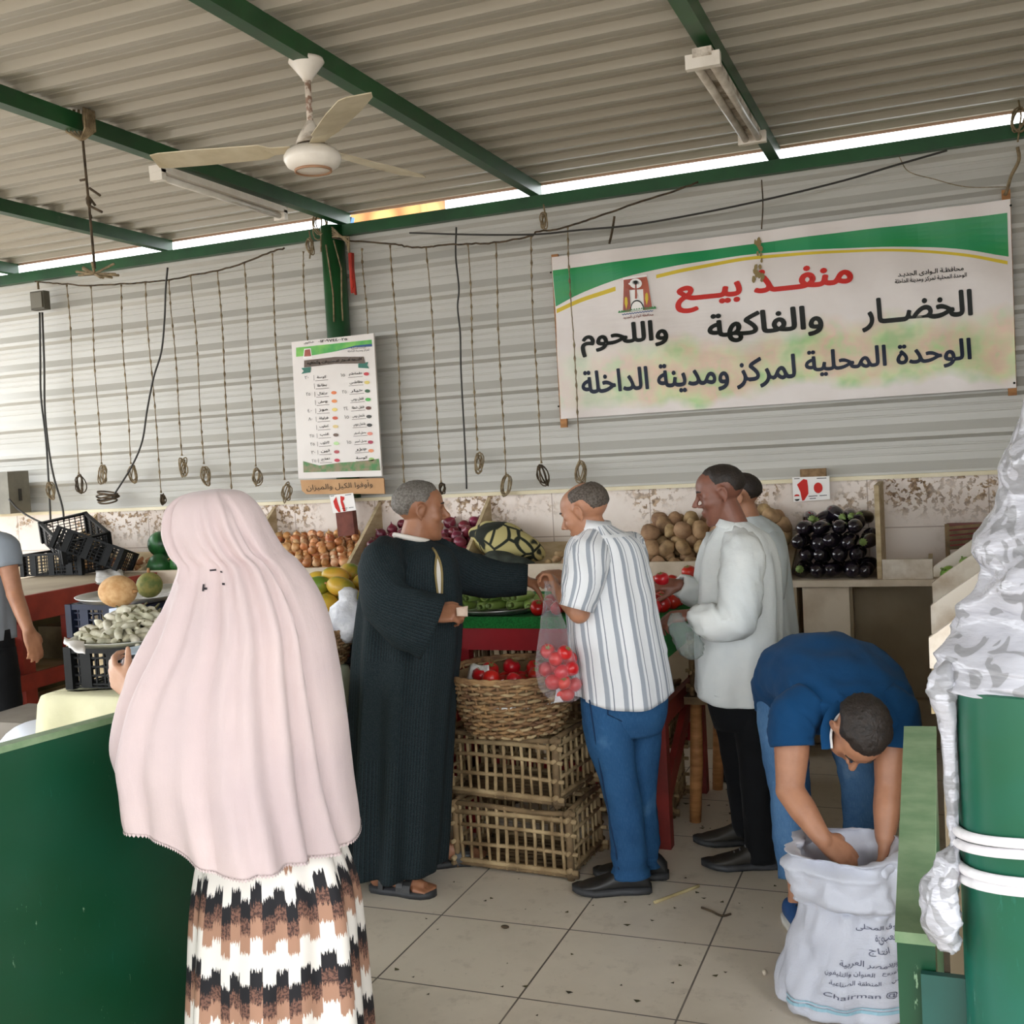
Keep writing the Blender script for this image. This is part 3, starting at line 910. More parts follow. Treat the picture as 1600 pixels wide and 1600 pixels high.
line_px('wire', [(1405, 245), (1420, 268), (1460, 280), (1510, 292), (1572, 292)], 6.30, .0025, m_rope, 'thin pale wire sagging over the right of the banner', 'wire')
for i, X in enumerate((-1.0, -.35)): pass
# coil of cable lying on the ledge
c0 = at_y(163, 787, 6.22); g = coil(c0 + np.array([0, 0, .02]), .03, 77, 4)
g2 = MB()
for k in range(6):
    P = [(c0[0] + (.075 + .008 * k % .03) * math.cos(a), 6.26 + .04 * math.sin(a), c0[2] + .015 + .012 * k + .015 * math.sin(a + k)) for a in np.linspace(0, 6.28, 20)]
    g2.tube(P, .006, 6)
tag(g2.build('cable_coil', m_rope_dark), 'coil of dark cable lying on the ledge at the foot of the curving cable', 'cable coil')

# bundles and knots around the beams
m_red_cloth = mat('red_rag', '#c23c2c', '#8e2a20', rough=.9, nscale=10)
P = at_y(548, 425, 6.24); g = MB()
for k in range(7):
    x = P[0] + random.uniform(-.025, .025); y = 6.24 + random.uniform(-.012, .012)
    g.tube([(x, y, P[2] + .12), (x + random.uniform(-.012, .012), y, P[2] + .02), (x + random.uniform(-.02, .02), y, P[2] - .10 - random.uniform(0, .05))], .008, 6)
tag(g.build('red_rag', m_red_cloth), 'bunch of red strips tied beside the green post', 'rag')
g = MB()
for k in range(5):
    x = P[0] + .012 * math.sin(k * 2); g.tube([(-3.60, 6.23, P[2] + .30 - .015 * k), (x, 6.225, P[2] + .18 + .01 * k), (P[0], 6.235, P[2] + .12)], .006, 6)
tag(g.build('rope_tie', m_rope), 'pale rope tie holding the red strips to the post', 'rope')
g = MB()
for k in range(2):
    x = -3.635 + .06 * k
    g.tube([(x - .02, 6.235, 3.12 + .02 * k), (x + .03 * math.sin(k), 6.23, 2.95), (x + .01, 6.235, 2.80 - .06 * k), (x + .015 * k * .4, 6.24, 2.62)], .005, 6)
tag(g.build('rope_tie', m_rope), 'loose rope strands running down the green post', 'rope')
for i, (px, py, zt, ln, lab) in enumerate(((500, 340, 3.2, .22, 'tangle of rope hanging from the beam left of the post'), (484, 375, 3.2, .12, 'small knot of rope under the beam beside the tube lamp end'), (850, 335, 3.2, .10, 'pale rope knot where a beam meets the wall rail'), (1592, 175, 3.25, .15, 'rope tangle on the wall rail at the far right'))):
    p = at_y(px, py, 6.27); g = coil(p + np.array([0, 0, -.03]), ln * .45, 40 + i, 4)
    g.tube([p + np.array([0, 0, .06]), p + np.array([.01, 0, -.02]), p + np.array([-.01, 0, -ln])], .005, 6)
    tag(g.build('rope_tangle', m_rope), lab, 'rope')
# rope hanging from the left beam with knots and a cluster of twigs below
A = at_z(130, 205, 3.25); Yh = A[1]
P = [(128, 205), (136, 290), (140, 330), (148, 420)]
g = MB(); pts = crom([at_y(x, y, Yh) for x, y in P], 8); g.tube(pts, [.006 + (.006 if (k // 3) % 3 == 1 and 6 < k < 18 else 0) for k in range(len(pts))], 6)
r = g.build('beam_rope', m_rope_dark)
tag(r, 'frayed rope hanging from the roof beam on the left with twig bundle', 'rope')
g = MB(); c = at_y(132, 207, Yh)
for k in range(6):
    dx = -.03 + .012 * k
    g.tube([(A[0] + dx * 1.3 - .03, Yh + dx, 3.35), (A[0] + dx - .036, Yh + dx, 3.25), (A[0] + dx * .3, Yh - .01, 3.21), (A[0] + .04, Yh + dx, 3.25), (A[0] + .04, Yh + dx, 3.34)], .006, 6)
put(g.build('knot', m_rope), r)
g = MB()
for k in range(5):
    c = at_y(134 + random.uniform(-2, 8), 280 + 14 * k, Yh); g.tube([c, c + np.array([random.uniform(-.05, .06), .01, random.uniform(-.05, .03)])], .006, 5)
put(g.build('frayed_end', m_rope_dark), r)
g = MB(); c = at_y(148, 428, Yh)
for k in range(14):
    d = np.array([random.uniform(-.10, .12), random.uniform(-.03, .03), random.uniform(-.03, .05)]); g.tube([c, c + d * .6, c + d], .006, 5)
put(g.build('twig_bundle', m_rope), r)

# ---- junction box with cables on the left of the wall
P = at_y(63, 470, 6.26); r = thing('junction_box', 'small grey junction box hanging at the left of the sheet wall', 'junction box', P)
g = MB(); g.box((P[0], 6.26, P[2]), (.125, .06, .135)); g.build('box', mat('grey_box', '#5e5a4e', '#4a463c', rough=.7), r)
g = MB(); g.box((P[0], 6.224, P[2] + .0), (.105, .012, .11)); g.build('cover', mat('grey_cover', '#6a6557', rough=.6), r)
for k, pts in enumerate(([(62, 488), (63, 560), (64, 620), (72, 690), (77, 770), (79, 812)], [(66, 488), (69, 570), (70, 640), (76, 700), (84, 745), (97, 790), (100, 815)])):
    line_px('wire', pts, 6.25, .0075, m_cable, ['black cable dropping straight from the junction box', 'black cable swinging right below the junction box'][k], 'cable')
line_px('wire', [(59, 440), (60, 452)], 6.26, .008, m_rope, 'short tie holding the junction box to the wall rail', 'rope')
g = coil(at_y(79, 765, 6.24), .06, 5); tag(g.build('rope_coil', m_rope), 'small rope loop tied to the cables under the junction box', 'rope')
P0 = at_y(11, 737, 6.1); P1 = at_y(13, 803, 6.1)
r = thing('meter_cabinet', 'grey metal cabinet at the left end of the ledge', 'cabinet', (P0[0] - .25, 6.2, P1[2]))
g = MB(); g.box((P0[0] - .25, 6.2, (P0[2] + P1[2]) / 2), (.5, .2, P0[2] - P1[2])); g.build('body', mat('cabinet_grey', '#7b776a', '#6b675b', rough=.55), r)
g = MB(); g.box((P0[0] + .003, 6.2, (P0[2] + P1[2]) / 2 - .02), (.02, .02, .09)); g.build('hinge', m_cable, r)
line_px('wire', [(14, 780), (30, 797), (55, 812), (80, 822)], 6.1, .007, m_cable, 'black cable sagging from the grey cabinet', 'cable')


# ---- fluorescent battens
def tube_lamp(label, ax, ay, bx, by, z, X, tubes, offx):
    A = at_z(ax, ay, z); B = at_z(bx, by, z)
    y0, y1 = A[1], B[1]
    r = thing('tube_lamp', label, 'tube lamp', (X + offx, (y0 + y1) / 2, z))
    g = MB(); g.box((X + offx, (y0 + y1) / 2, z + .035), (.075, y1 - y0, .035)); g.build('housing', m_dust if tubes == 2 else m_white_metal, r)
    for k in range(tubes):
        x = X + offx + (k - (tubes - 1) / 2) * .062
        g = MB(); g.tube([(x, y0 + .03, z), (x, y1 - .03, z)], .017, 14); g.build('tube', mat('tube_glass_%d' % k, '#e6e1d8' if tubes == 1 else '#cfc7ba', '#cfc8bc' if tubes == 1 else '#a89c8b', rough=.3, nscale=10), r)
    for y in (y0 + .02, y1 - .02):
        g = MB(); g.box((X + offx, y, z + .005), (.06 * tubes + .015, .035, .055)); g.build('lamp_holder', m_white_metal, r)
    return r


tube_lamp('old white fluorescent batten fixed along the beam beside the post', 256, 272, 462, 336, 3.185, -3.57, 1, -.03)
tube_lamp('twin tube fluorescent fitting hanging under the beam over the banner', 1112, 92, 1196, 216, 3.175, -.805, 2, 0)

# ---- ceiling fan
FX, FY = -2.245, 3.77
r = thing('ceiling_fan', 'white ceiling fan on a stained down rod hanging from the beam', 'ceiling fan', (FX, FY, 2.78))
zc = [at_d(0, 0, 1)[2]]
zf = lambda y: at_y(482, y, FY)[2]
g = MB(); g.lathe([(.0, zf(88)), (.066, zf(92)), (.070, zf(97)), (.022, zf(122)), (.018, zf(126)), (0, zf(126))], (FX, FY, 0), 28); g.build('canopy', m_white_metal, r)
g = MB(); g.tube([(FX, FY, zf(120)), (FX, FY, zf(200))], .0125, 14); g.build('down_rod', mat('stained_rod', '#d6c9ba', '#8d6f5c', rough=.6, nscale=35, lo=.48, hi=.56), r)
g = MB(); g.lathe([(.014, zf(190)), (.026, zf(198)), (.05, zf(214)), (.062, zf(226)), (.056, zf(227)), (.014, zf(205))], (FX, FY, 0), 28, closed_ends=False); g.build('bell_cover', m_dust, r)
g = MB(); g.lathe([(0, zf(229)), (.07, zf(231)), (.10, zf(238)), (.112, zf(246)), (.112, zf(252)), (.10, zf(261)), (.065, zf(268)), (0, zf(268))], (FX, FY, 0), 36)
mo = g.build('motor_housing', m_white_metal, r)
g = MB(); g.lathe([(.073, zf(266.5)), (.073, zf(270)), (.066, zf(270)), (.064, zf(267))], (FX, FY, 0), 36); put(g.build('ring', mat('fan_ring', '#a0785a', rough=.6)), mo)
for k, ang in enumerate((316, 76, 196)):
    a = math.radians(ang); d = Vector((math.cos(a), math.sin(a), 0)); s = Vector((-math.sin(a), math.cos(a), 0)); z = zf(233)
    g = MB(); c = Vector((FX, FY, z))
    rings = []
    for q, (L, wd) in enumerate(((.08, .03), (.16, .035), (.20, .055), (.45, .065), (.60, .062), (.64, .045))):
        p = c + d * L; tz = .012 * (1 if L > .17 else .3)
        rings.append([p - s * wd + Vector((0, 0, -tz)), p + s * wd + Vector((0, 0, tz)), p + s * wd + Vector((0, 0, tz + .004)), p - s * wd + Vector((0, 0, -tz + .004))])
    g.rings(rings, flat=True); g.build('blade', mat('fan_blade_%d' % k, '#cfc3a8', '#b9ab8c', rough=.5), r, smooth=False)
# blue scrap on the rail by the post
P = at_y(541, 351, 6.36); g = MB(); g.box((P[0], 6.40, 3.285), (.05, .04, .06), Matrix.Rotation(.3, 3, 'Y'))
tag(g.build('blue_bag', flat('blue_plastic', '#4f8fd6')), 'small blue plastic scrap stuck on the rail at the post', 'scrap')
# ================================================================ STALLS, TABLES, CRATES
m_board = mat('painted_board', '#d8c9b4', '#b7a48b', rough=.65, nscale=5, lo=.42, hi=.75, bmp=.15)
m_board_w = mat('limewashed_board', '#dfd5c8', '#b9a791', rough=.7, nscale=7, lo=.48, hi=.72, bmp=.15)
m_tan = mat('tan_board', '#c5b291', '#a9946f', rough=.7, nscale=6, stretch=(1, 1, 4))
m_under = mat('dingy_plaster', '#a39379', '#8b7b64', rough=.8, nscale=2.5, lo=.4, hi=.7)
m_red = mat('red_paint', '#a01822', '#8b141c', rough=.45, nscale=4, bmp=.1)
m_red_old = mat('worn_red_paint', '#8e2a24', '#6f231e', rough=.55, nscale=7)
m_turf = mat('green_turf', '#1f8f3c', '#126a2a', rough=.95, nscale=120, bmp=1.0, bscale=260, bdist=.01)
m_palm = mat('palm_stick', '#b79f78', '#7c6444', rough=.75, nscale=9, stretch=(1, 1, 1), bmp=.3, bscale=60)
m_palm2 = mat('palm_stick_dark', '#8a7150', '#5c4a33', rough=.8, nscale=10)
m_wicker = mat('wicker', '#a27f55', '#66472f', rough=.75, nscale=16, bmp=.3, bscale=60)
m_crate_b = mat('black_crate', '#0d0e0f', '#16181a', rough=.55, nscale=5, spec=.25)
m_alu = mat('aluminium_tray', '#c9c9c6', '#a5a5a2', rough=.3, metal=.85, nscale=4)
m_paper = mat('newspaper', '#dcd9d6', '#a9a6a4', rough=.8, nscale=40, lo=.45, hi=.75)

# ---- bins along the back wall
ct = thing('bin_counter', 'long cream stall counter with sloping bins along the tile wall', 'stall counter', (-4.0, 6.1, 0))
BX = (-7.0, -.76)
g = MB(); g.box(((BX[0] + BX[1]) / 2, 5.86, 1.0), (BX[1] - BX[0], .03, .11)); g.build('front_board', m_board, ct)
g = MB(); g.box(((BX[0] + BX[1]) / 2, 6.09, .90), (BX[1] - BX[0], .48, .05)); g.build('base_slab', m_board, ct)
g = MB(); g.box(((BX[0] + BX[1]) / 2, 6.10, .44), (BX[1] - BX[0], .38, .87)); g.build('plinth', m_under, ct)
BED0, BED1 = (5.878, .985), (6.335, 1.16)      # slope of the bins (y, z)
for xa, xb in ((-7.0, -5.05), (-4.25, -.76)):
    g = MB(); g.rings([[(x, BED0[0], BED0[1] - .02), (x, BED1[0], BED1[1] - .02), (x, BED1[0], BED1[1] - .05), (x, BED0[0], BED0[1] - .05)] for x in (xa, xb)], flat=True)
    g.build('sloping_bed', m_tan, ct, smooth=False)


def divider(X, back_z, name='divider', y1=6.335, front_z=1.058, m=m_tan):
    g = MB(); P = [(5.85, .93), (y1, .93), (y1, back_z), (5.85, front_z)]; w = .011
    g.add([(X - w, y, z) for y, z in P] + [(X + w, y, z) for y, z in P], [(0, 1, 2, 3), (7, 6, 5, 4), (0, 4, 5, 1), (1, 5, 6, 2), (2, 6, 7, 3), (3, 7, 4, 0)], flat=True)
    return g.build(name, m, ct, smooth=False)


DIVS = (-5.80, -5.04, -4.25, -3.435, -2.655, -1.95)
for k, X in enumerate(DIVS): divider(X, 1.43 if k not in (1, 5) else 1.22)

sc_ = thing('shelf_counter', 'low open shelf counter with aubergines at the right of the tile wall', 'stall counter', (-.4, 6.1, 0))
g = MB(); g.box((-.165, 6.07, .932), (1.17, .54, .034)); g.build('shelf', m_board, sc_)
g = MB(); g.box((-.305, 6.09, 1.19), (.024, .49, .48)); g.build('divider', m_tan, sc_)
g = MB(); g.box((-.17, 5.83, 1.0), (.24, .024, .10)); g.build('front_board', m_board_w, sc_)
g = MB(); g.box((-.06, 5.95, 1.0), (.02, .26, .10)); g.build('end_board', m_tan, sc_)
g = MB(); g.box((-.575, 5.85, .60), (.235, .05, .62)); g.build('slab', m_board, sc_)
g = MB(); g.box((-.40, 6.12, .46), (.72, .04, .90)); g.build('back_panel', m_under, sc_)
g = MB(); g.box((-.455, 5.90, .55), (.025, .10, .72)); g.build('upright', mat('brown_upright', '#8f8068', rough=.8), sc_)
g = MB(); g.box((-.40, 6.07, .255), (.70, .06, .05)); g.build('kick_rail', m_under, sc_)
g = MB(); g.box((-.74, 6.09, .455), (.03, .48, .91)); g.build('end_panel', m_under, sc_)
# red film on the tiles above the shelf: a leaning red card
# ---- side counter with tilted dividers along the right
sd = thing('side_counter', 'tiered limewashed side counter with tilted bins of limes', 'stall counter', (.35, 4.4, 0))
for Y, tz, th in ((5.55, 1.045, .05), (4.75, 1.075, .095), (3.95, 1.10, .10), (3.25, 1.115, .09)):
    g = MB(); P = [(-.045, tz - th), (.0, tz - th - .0), (.62, tz + .42 - th), (.62, tz + .47), (.0, tz + .03), (-.045, tz - .005)]
    w = .013; n = len(P)
    g.add([(x, Y - w, z) for x, z in P] + [(x, Y + w, z) for x, z in P], [tuple(reversed(range(n))), tuple(range(n, 2 * n))] + [(i, (i + 1) % n, n + (i + 1) % n, n + i) for i in range(n)][::1], flat=True)
    g.build('divider', m_board_w, sd, smooth=False)
g = MB(); P = [(-.045, .90), (-.02, .90), (.64, 1.34), (.64, 1.37), (-.045, .945)]
R = [[(x, y, z) for x, z in P] for y in (5.78, 3.22)]; g.rings(R, flat=True); g.build('sloping_bed', m_tan, sd, smooth=False)
g = MB(); g.box((.32, 4.5, .44), (.68, 2.5, .88)); g.build('plinth', m_under, sd)

# ---- red table with green turf
tb = thing('display_table', 'red wooden display table topped with green artificial turf', 'table', (-1.9, 4.78, 0))
TX0, TX1, TY0, TY1 = -2.62, -1.10, 4.36, 5.22
g = MB(); g.box(((TX0 + TX1) / 2, (TY0 + TY1) / 2, .945), (TX1 - TX0, TY1 - TY0, .03)); g.build('table_top', m_red_old, tb)
g = MB(); nx, ny = 50, 28
g.box(((TX0 + TX1) / 2, (TY0 + TY1) / 2 - .01, .972), (TX1 - TX0 + .05, TY1 - TY0 + .02, .022)); g.box(((TX0 + TX1) / 2, TY0 - .018, .966), (TX1 - TX0 + .05, .012, .05)); g.box((TX1 + .022, (TY0 + TY1) / 2, .90), (.01, TY1 - TY0, .17))
g.build('turf', m_turf, tb)
for nm, c, s in (('apron', ((TX0 + TX1) / 2, TY0 + .002, .892), (TX1 - TX0 - .01, .026, .098)), ('apron', ((TX0 + TX1) / 2, TY1 - .02, .892), (TX1 - TX0 - .01, .026, .098)), ('apron', (TX1 - .03, (TY0 + TY1) / 2, .892), (.026, TY1 - TY0 - .08, .098)), ('apron', (TX0 + .03, (TY0 + TY1) / 2, .892), (.026, TY1 - TY0 - .08, .098))):
    g = MB(); g.box(c, s); g.build(nm, m_red, tb)
for x in (TX0 + .05, TX1 - .03):
    for y in (TY0 + .05, TY1 - .05):
        g = MB(); g.box((x, y, .465), (.058, .058, .93)); g.build('leg', m_red_old, tb)
g = MB(); g.box((-2.02, TY0 + .06, .465), (.075, .05, .93)); g.build('leg', m_red, tb)
for y in (TY0 + .05, TY1 - .05):
    g = MB(); g.bar((TX0 + .05, y, .30), (TX1 - .03, y, .30), .03, .09); g.build('stretcher', m_red, tb)
g = MB(); g.box((TX1 - .03, (TY0 + TY1) / 2, .55), (.03, TY1 - TY0 - .1, .085)); g.build('stretcher', m_red_old, tb)
g = MB(); g.bar((TX1 - .028, TY0 + .08, .20), (TX1 - .028, TY1 - .06, .62), .028, .085); g.build('brace', m_red_old, tb)


# ---- crates of palm sticks
def palm_crate(L, Wd, H, seed=0):
    rd = random.Random(seed); j = lambda a=.004: rd.uniform(-a, a)
    root = bpy.data.objects.new('palm_crate', None); COL.objects.link(root); root.empty_display_size = .05
    nL = int(L / .040); nW = int(Wd / .046)
    rods = MB()
    def rod(x, y):
        rods.tube([(x + j(), y + j(.002), .012), (x + j(), y + j(.002), H / 2), (x + j(), y + j(.002), H - .01)], .0068 + rd.uniform(-.001, .0015), 7)
    for k in range(1, nL):
        for y in (-Wd / 2 + .012, Wd / 2 - .012): rod(-L / 2 + L * k / nL, y)
    for k in range(1, nW):
        for x in (-L / 2 + .012, L / 2 - .012): rod(x, -Wd / 2 + Wd * k / nW)
    rods.build('rods', m_palm, root)
    for x in (-L / 2 + .014, L / 2 - .014):
        for y in (-Wd / 2 + .014, Wd / 2 - .014):
            posts = MB(); posts.tube([(x, y, .0), (x + j(), y, H)], .015, 9); posts.build('corner_post', m_palm2, root)
    for zi, z in enumerate((.018, .036, H * .37, H * .64, H - .045, H - .018)):
        rails = MB(); th = .011 if zi not in (2, 3) else .0085
        for y in (-Wd / 2 + .012, Wd / 2 - .012):
            rails.tube([(-L / 2 - .02, y + j(), z + j(.006)), (-L * .2, y + j(), z + j(.006)), (L * .2, y + j(), z + j(.006)), (L / 2 + .02, y + j(), z + j(.006))], th, 7)
        for x in (-L / 2 + .012, L / 2 - .012):
            rails.tube([(x, -Wd / 2 - .02, z + .008), (x + j(), 0, z + .008 + j()), (x, Wd / 2 + .02, z + .008)], th, 7)
        rails.build('rails', m_palm2 if zi in (0, 5) else m_palm, root)
    fl = MB()
    for k in range(9):
        y = -Wd / 2 + .03 + (Wd - .06) * k / 8; fl.tube([(-L / 2 + .01, y, .02), (L / 2 - .01, y + j(), .02)], .009, 6)
    fl.build('floor_rods', m_palm2, root)
    return root


PC = palm_crate(.535, .36, .283)


def place_crate(o, loc, rz, label, group='crates woven from palm sticks'):
    if 'stool' in label: o.scale = (1, .82, 1)
    o.location = loc; o.rotation_euler.z = rz; tag(o, label, 'crate', group); return o


place_crate(PC, (-1.652, 4.160, 0), math.radians(-3.5), 'palm stick crate on the floor, lower of the pair under the tomato basket')
place_crate(copy_thing(PC), (-1.678, 4.165, .292), math.radians(-7), 'palm stick crate right under the tomato basket, upper of the pair')
place_crate(copy_thing(PC), (-1.45, 4.92, 0), math.radians(4), 'palm stick crate on the floor beneath the red table')
place_crate(copy_thing(PC), (-1.46, 4.90, .292), math.radians(-2), 'palm stick crate stacked second under the red table')
place_crate(copy_thing(PC), (-1.83, 4.70, .584), math.radians(3), 'topmost palm stick crate in the shadow under the turf')
place_crate(copy_thing(PC), (-2.2, 4.84, 0), math.radians(-4), 'palm stick crate on the floor beneath the table behind the robed man')
place_crate(copy_thing(PC), (-2.17, 4.85, .292), math.radians(2), 'palm stick crate stacked beneath the table behind the robed man')
place_crate(copy_thing(PC), (-.93, 5.0, .575), math.radians(92), 'palm stick crate resting on the stick stool beside the red table')
place_crate(copy_thing(PC), (.30, 2.98, .33), math.radians(88), 'palm stick crate of green peppers behind the low green wall')
# stool under the right crate
st = thing('stick_stool', 'rough wooden stick stool carrying a palm crate beside the red table', 'stool', (-.93, 5.0, 0))
g = MB(); g.box((-.93, 5.0, .555), (.33, .56, .034)); g.build('seat', m_palm2, st)
for x, y in ((-1.06, 4.76), (-.80, 4.76), (-1.05, 5.24), (-.80, 5.24)):
    g = MB(); g.tube([(x - .015, y - .02, 0), (x, y, .27), (x + .01, y, .54)], [.026, .03, .026], 9); g.build('leg', m_wood, st)
bs = thing('block_stand', 'grey block stand under the crate of green peppers', 'stand', (.30, 2.98, 0))
g = MB(); g.box((.30, 2.98, .16), (.4, .5, .32)); g.build('block', m_under, bs)


# ---- woven baskets
def basket(name, c, r0, r1, H, n_st=44, rows=19, tilt=0.0, seed=3):
    rd = random.Random(seed); root = thing(name, None, None, c)
    core = MB(); prof = [(r0 * .0, .012), (r0, .012), (r1 - .012, H - .01), (r1 - .02, H - .01), (r0 - .01, .02), (0, .02)]
    core.lathe([(p, z) for p, z in prof], c, 48, closed_ends=False); core.build('lining', m_palm2, root)
    sp = MB()
    for k in range(n_st):
        a = 2 * math.pi * k / n_st
        sp.tube([(c[0] + r0 * math.cos(a), c[1] + r0 * math.sin(a), c[2]), (c[0] + (r0 + r1) / 2 * math.cos(a), c[1] + (r0 + r1) / 2 * math.sin(a), c[2] + H * .48), (c[0] + r1 * math.cos(a), c[1] + r1 * math.sin(a), c[2] + H)], .006, 6)
    sp.build('stakes', m_wicker, root)
    for r_ in range(rows):
        wv = MB(); z = H * (.02 + .96 * r_ / (rows - 1)); n = n_st * 4; ph = r_ % 2; rr = r0 + (r1 - r0) * (z / H) ** .82
        pts = []
        for k in range(n + 1):
            a = 2 * math.pi * k / n; off = .0085 * math.cos(math.pi * (k / 4 * 1.0) + math.pi * ph)
            pts.append((c[0] + (rr + off) * math.cos(a), c[1] + (rr + off) * math.sin(a), c[2] + z + .004 * math.sin(a * 7 + r_ * 2.1) + rd.uniform(-.0015, .0015)))
        wv.tube(pts, .0068, 6); wv.build('weaver', m_wicker if r_ % 3 else m_palm, root)
    rim = MB()
    for q in range(3):
        rim.tube([(c[0] + (r1 + .004) * math.cos(a) + .0, c[1] + (r1 + .004) * math.sin(a), c[2] + H + .006 + .007 * math.sin(a * 12 + q * 2.1)) for a in np.linspace(0, 2 * math.pi, 120)], .0075, 6)
    rim.build('rim', m_wicker, root)
    return root


b1 = basket('wicker_basket', (-1.645, 4.07, .580), .185, .268, .235)
tag(b1, 'round wicker basket of tomatoes standing on two palm crates', 'basket')
g = MB()
def sheet_paper(name, pts, label, m=m_paper, thick=.002, cat='paper', nn=7, amp=.012, seed=1):
    """crumpled sheet over a quad of points"""
    P = [np.array(p, float) for p in pts]; g = MB(); vs = []
    for j in range(nn + 1):
        for i in range(nn + 1):
            u, v = i / nn, j / nn
            p = (P[0] * (1 - u) + P[1] * u) * (1 - v) + (P[3] * (1 - u) + P[2] * u) * v
            q = vnoise(p, 14, seed) * amp * 2
            vs.append(p + np.array([vnoise(p, 11, seed + 5) * amp, vnoise(p, 12, seed + 9) * amp, q]))
    fs = [(j * (nn + 1) + i, j * (nn + 1) + i + 1, (j + 1) * (nn + 1) + i + 1, (j + 1) * (nn + 1) + i) for j in range(nn) for i in range(nn)]
    g.add(vs, fs); o = g.build(name, m); md = o.modifiers.new('thick', 'SOLIDIFY'); md.thickness = thick
    return tag(o, label, cat)


sheet_paper('newspaper', [(-1.83, 3.96, .70), (-1.68, 3.90, .70), (-1.72, 4.0, .845), (-1.82, 4.04, .835)], 'crumpled grey newspaper lining the left of the tomato basket', nn=9)
sheet_paper('newspaper', [(-1.705, 3.89, .765), (-1.64, 3.885, .765), (-1.635, 3.94, .805), (-1.70, 3.95, .80)], 'small white paper scrap among the basket tomatoes', m_white_ink, nn=5)

# basket of twigs beside the robed man, on the cloth table


# ---- plastic crates
def lattice(g, o, eu, ev, nu, nv, w, th, nrm):
    """net of bars over a rectangle: o corner, eu ev edges"""
    o = np.array(o, float); eu = np.array(eu, float); ev = np.array(ev, float)
    for i in range(nu + 1):
        a = o + eu * i / nu; g.bar(a, a + ev, w, th, nrm)
    for j in range(nv + 1):
        a = o + ev * j / nv; g.bar(a, a + eu, w, th, nrm)


def net_crate(name, L, Wd, H, m, nu=12, nv=5, solid_band=True):
    root = bpy.data.objects.new(name, None); COL.objects.link(root); root.empty_display_size = .05
    for nm, o, eu, ev, n, nr in (('side', (-L / 2, -Wd / 2, .02), (L, 0, 0), (0, 0, H - .03), nu, (0, 1, 0)), ('side', (-L / 2, Wd / 2, .02), (L, 0, 0), (0, 0, H - .03), nu, (0, 1, 0)),
                                 ('end', (-L / 2, -Wd / 2, .02), (0, Wd, 0), (0, 0, H - .03), nu * 2 // 3, (1, 0, 0)), ('end', (L / 2, -Wd / 2, .02), (0, Wd, 0), (0, 0, H - .03), nu * 2 // 3, (1, 0, 0)),
                                 ('bottom', (-L / 2, -Wd / 2, .008), (L, 0, 0), (0, Wd, 0), nu, (0, 0, 1))):
        g = MB(); lattice(g, o, eu, ev, n, nv if nm != 'bottom' else 8, .007, .006, nr); g.build(nm, m, root, smooth=False)
    for x in (-L / 2, L / 2):
        for y in (-Wd / 2, Wd / 2):
            g = MB(); g.box((x, y, H / 2), (.035, .035, H)); g.build('corner', m, root, smooth=False)
    if solid_band:
        for y in (-Wd / 2, Wd / 2):
            for k in range(-1, 2):
                g = MB(); g.box((k * L / 3.2, y, H / 2), (.05, .014, H - .02)); g.build('band', m, root, smooth=False)
    g = MB()
    for y in (-Wd / 2, Wd / 2): g.box((0, y, H - .012), (L + .03, .028, .024))
    for x in (-L / 2, L / 2): g.box((x, 0, H - .012), (.028, Wd + .03, .024))
    g.build('rim', m, root, smooth=False)
    return root


NC = net_crate('plastic_crate', .40, .30, .165, m_crate_b, 10, 4)
TZ = .88   # top of the cloth table


def place_pc(o, loc, rz, label, rx=0, ry=0):
    o.location = loc; o.rotation_euler = (rx, ry, rz); return tag(o, label, 'crate', 'black plastic crates')


place_pc(NC, (-2.955, 3.40, TZ + .004), math.radians(2), 'black plastic crate under the tray of pale pods')
NCB = net_crate('plastic_crate', .52, .36, .255, m_crate_b, 12, 6)
mk = place_pc(NCB, (-2.52, 4.24, 0), 0, 'black plastic crate on the floor, lowest under the mango tray')
for k, lab in enumerate(('black plastic crate second from the floor under the mango tray', 'black plastic crate third from the floor under the mango tray', 'black plastic crate right under the mango tray')):
    place_pc(copy_thing(NCB), (-2.52 + .01 * (k % 2), 4.24, .262 * (k + 1)), 0, lab)
m_crate_n = mat('navy_crate', '#161c2c', '#1e2740', rough=.5, nscale=5, spec=.3)
NV = net_crate('plastic_crate', .44, .32, .15, m_crate_n, 10, 4)
base = at_z(205, 977, .985)
place_pc(NV, (-3.42, 3.93, .985), math.radians(-3), 'dark blue plastic crate under the melon tray')
# stand under it
ss = thing('box_stand', 'plain wooden box stand under the dark blue crate', 'stand', (-3.42, 3.93, 0))
g = MB(); g.box((-3.42, 3.93, .49), (.48, .36, .98)); g.build('box', m_tan, ss)
P = [at_y(171, 951, 3.755), at_y(209, 946, 3.755), at_y(211, 969, 3.755), at_y(172, 975, 3.755)]
g = MB(); F = [(p[0], 3.752, p[2]) for p in P]; B = [(p[0], 3.757, p[2]) for p in P]
g.add(F + B, [(0, 3, 2, 1), (4, 5, 6, 7), (0, 1, 5, 4), (1, 2, 6, 5), (2, 3, 7, 6), (3, 0, 4, 7)], flat=True)
o = g.build('price_card', mat('pale_card', '#c9d2e6', rough=.5), smooth=False); tag(o, 'pale card with red numeral hung on the dark blue crate', 'price card')
g = MB(); q = lambda u, v: (P[0][0] + (P[1][0] - P[0][0]) * u, 3.750, P[0][2] + (P[1][2] - P[0][2]) * u + (P[3][2] - P[0][2]) * v)
g.add([q(.72, .25), q(.80, .2), q(.95, .8), q(.88, .85)], [(0, 1, 2, 3)], flat=True)
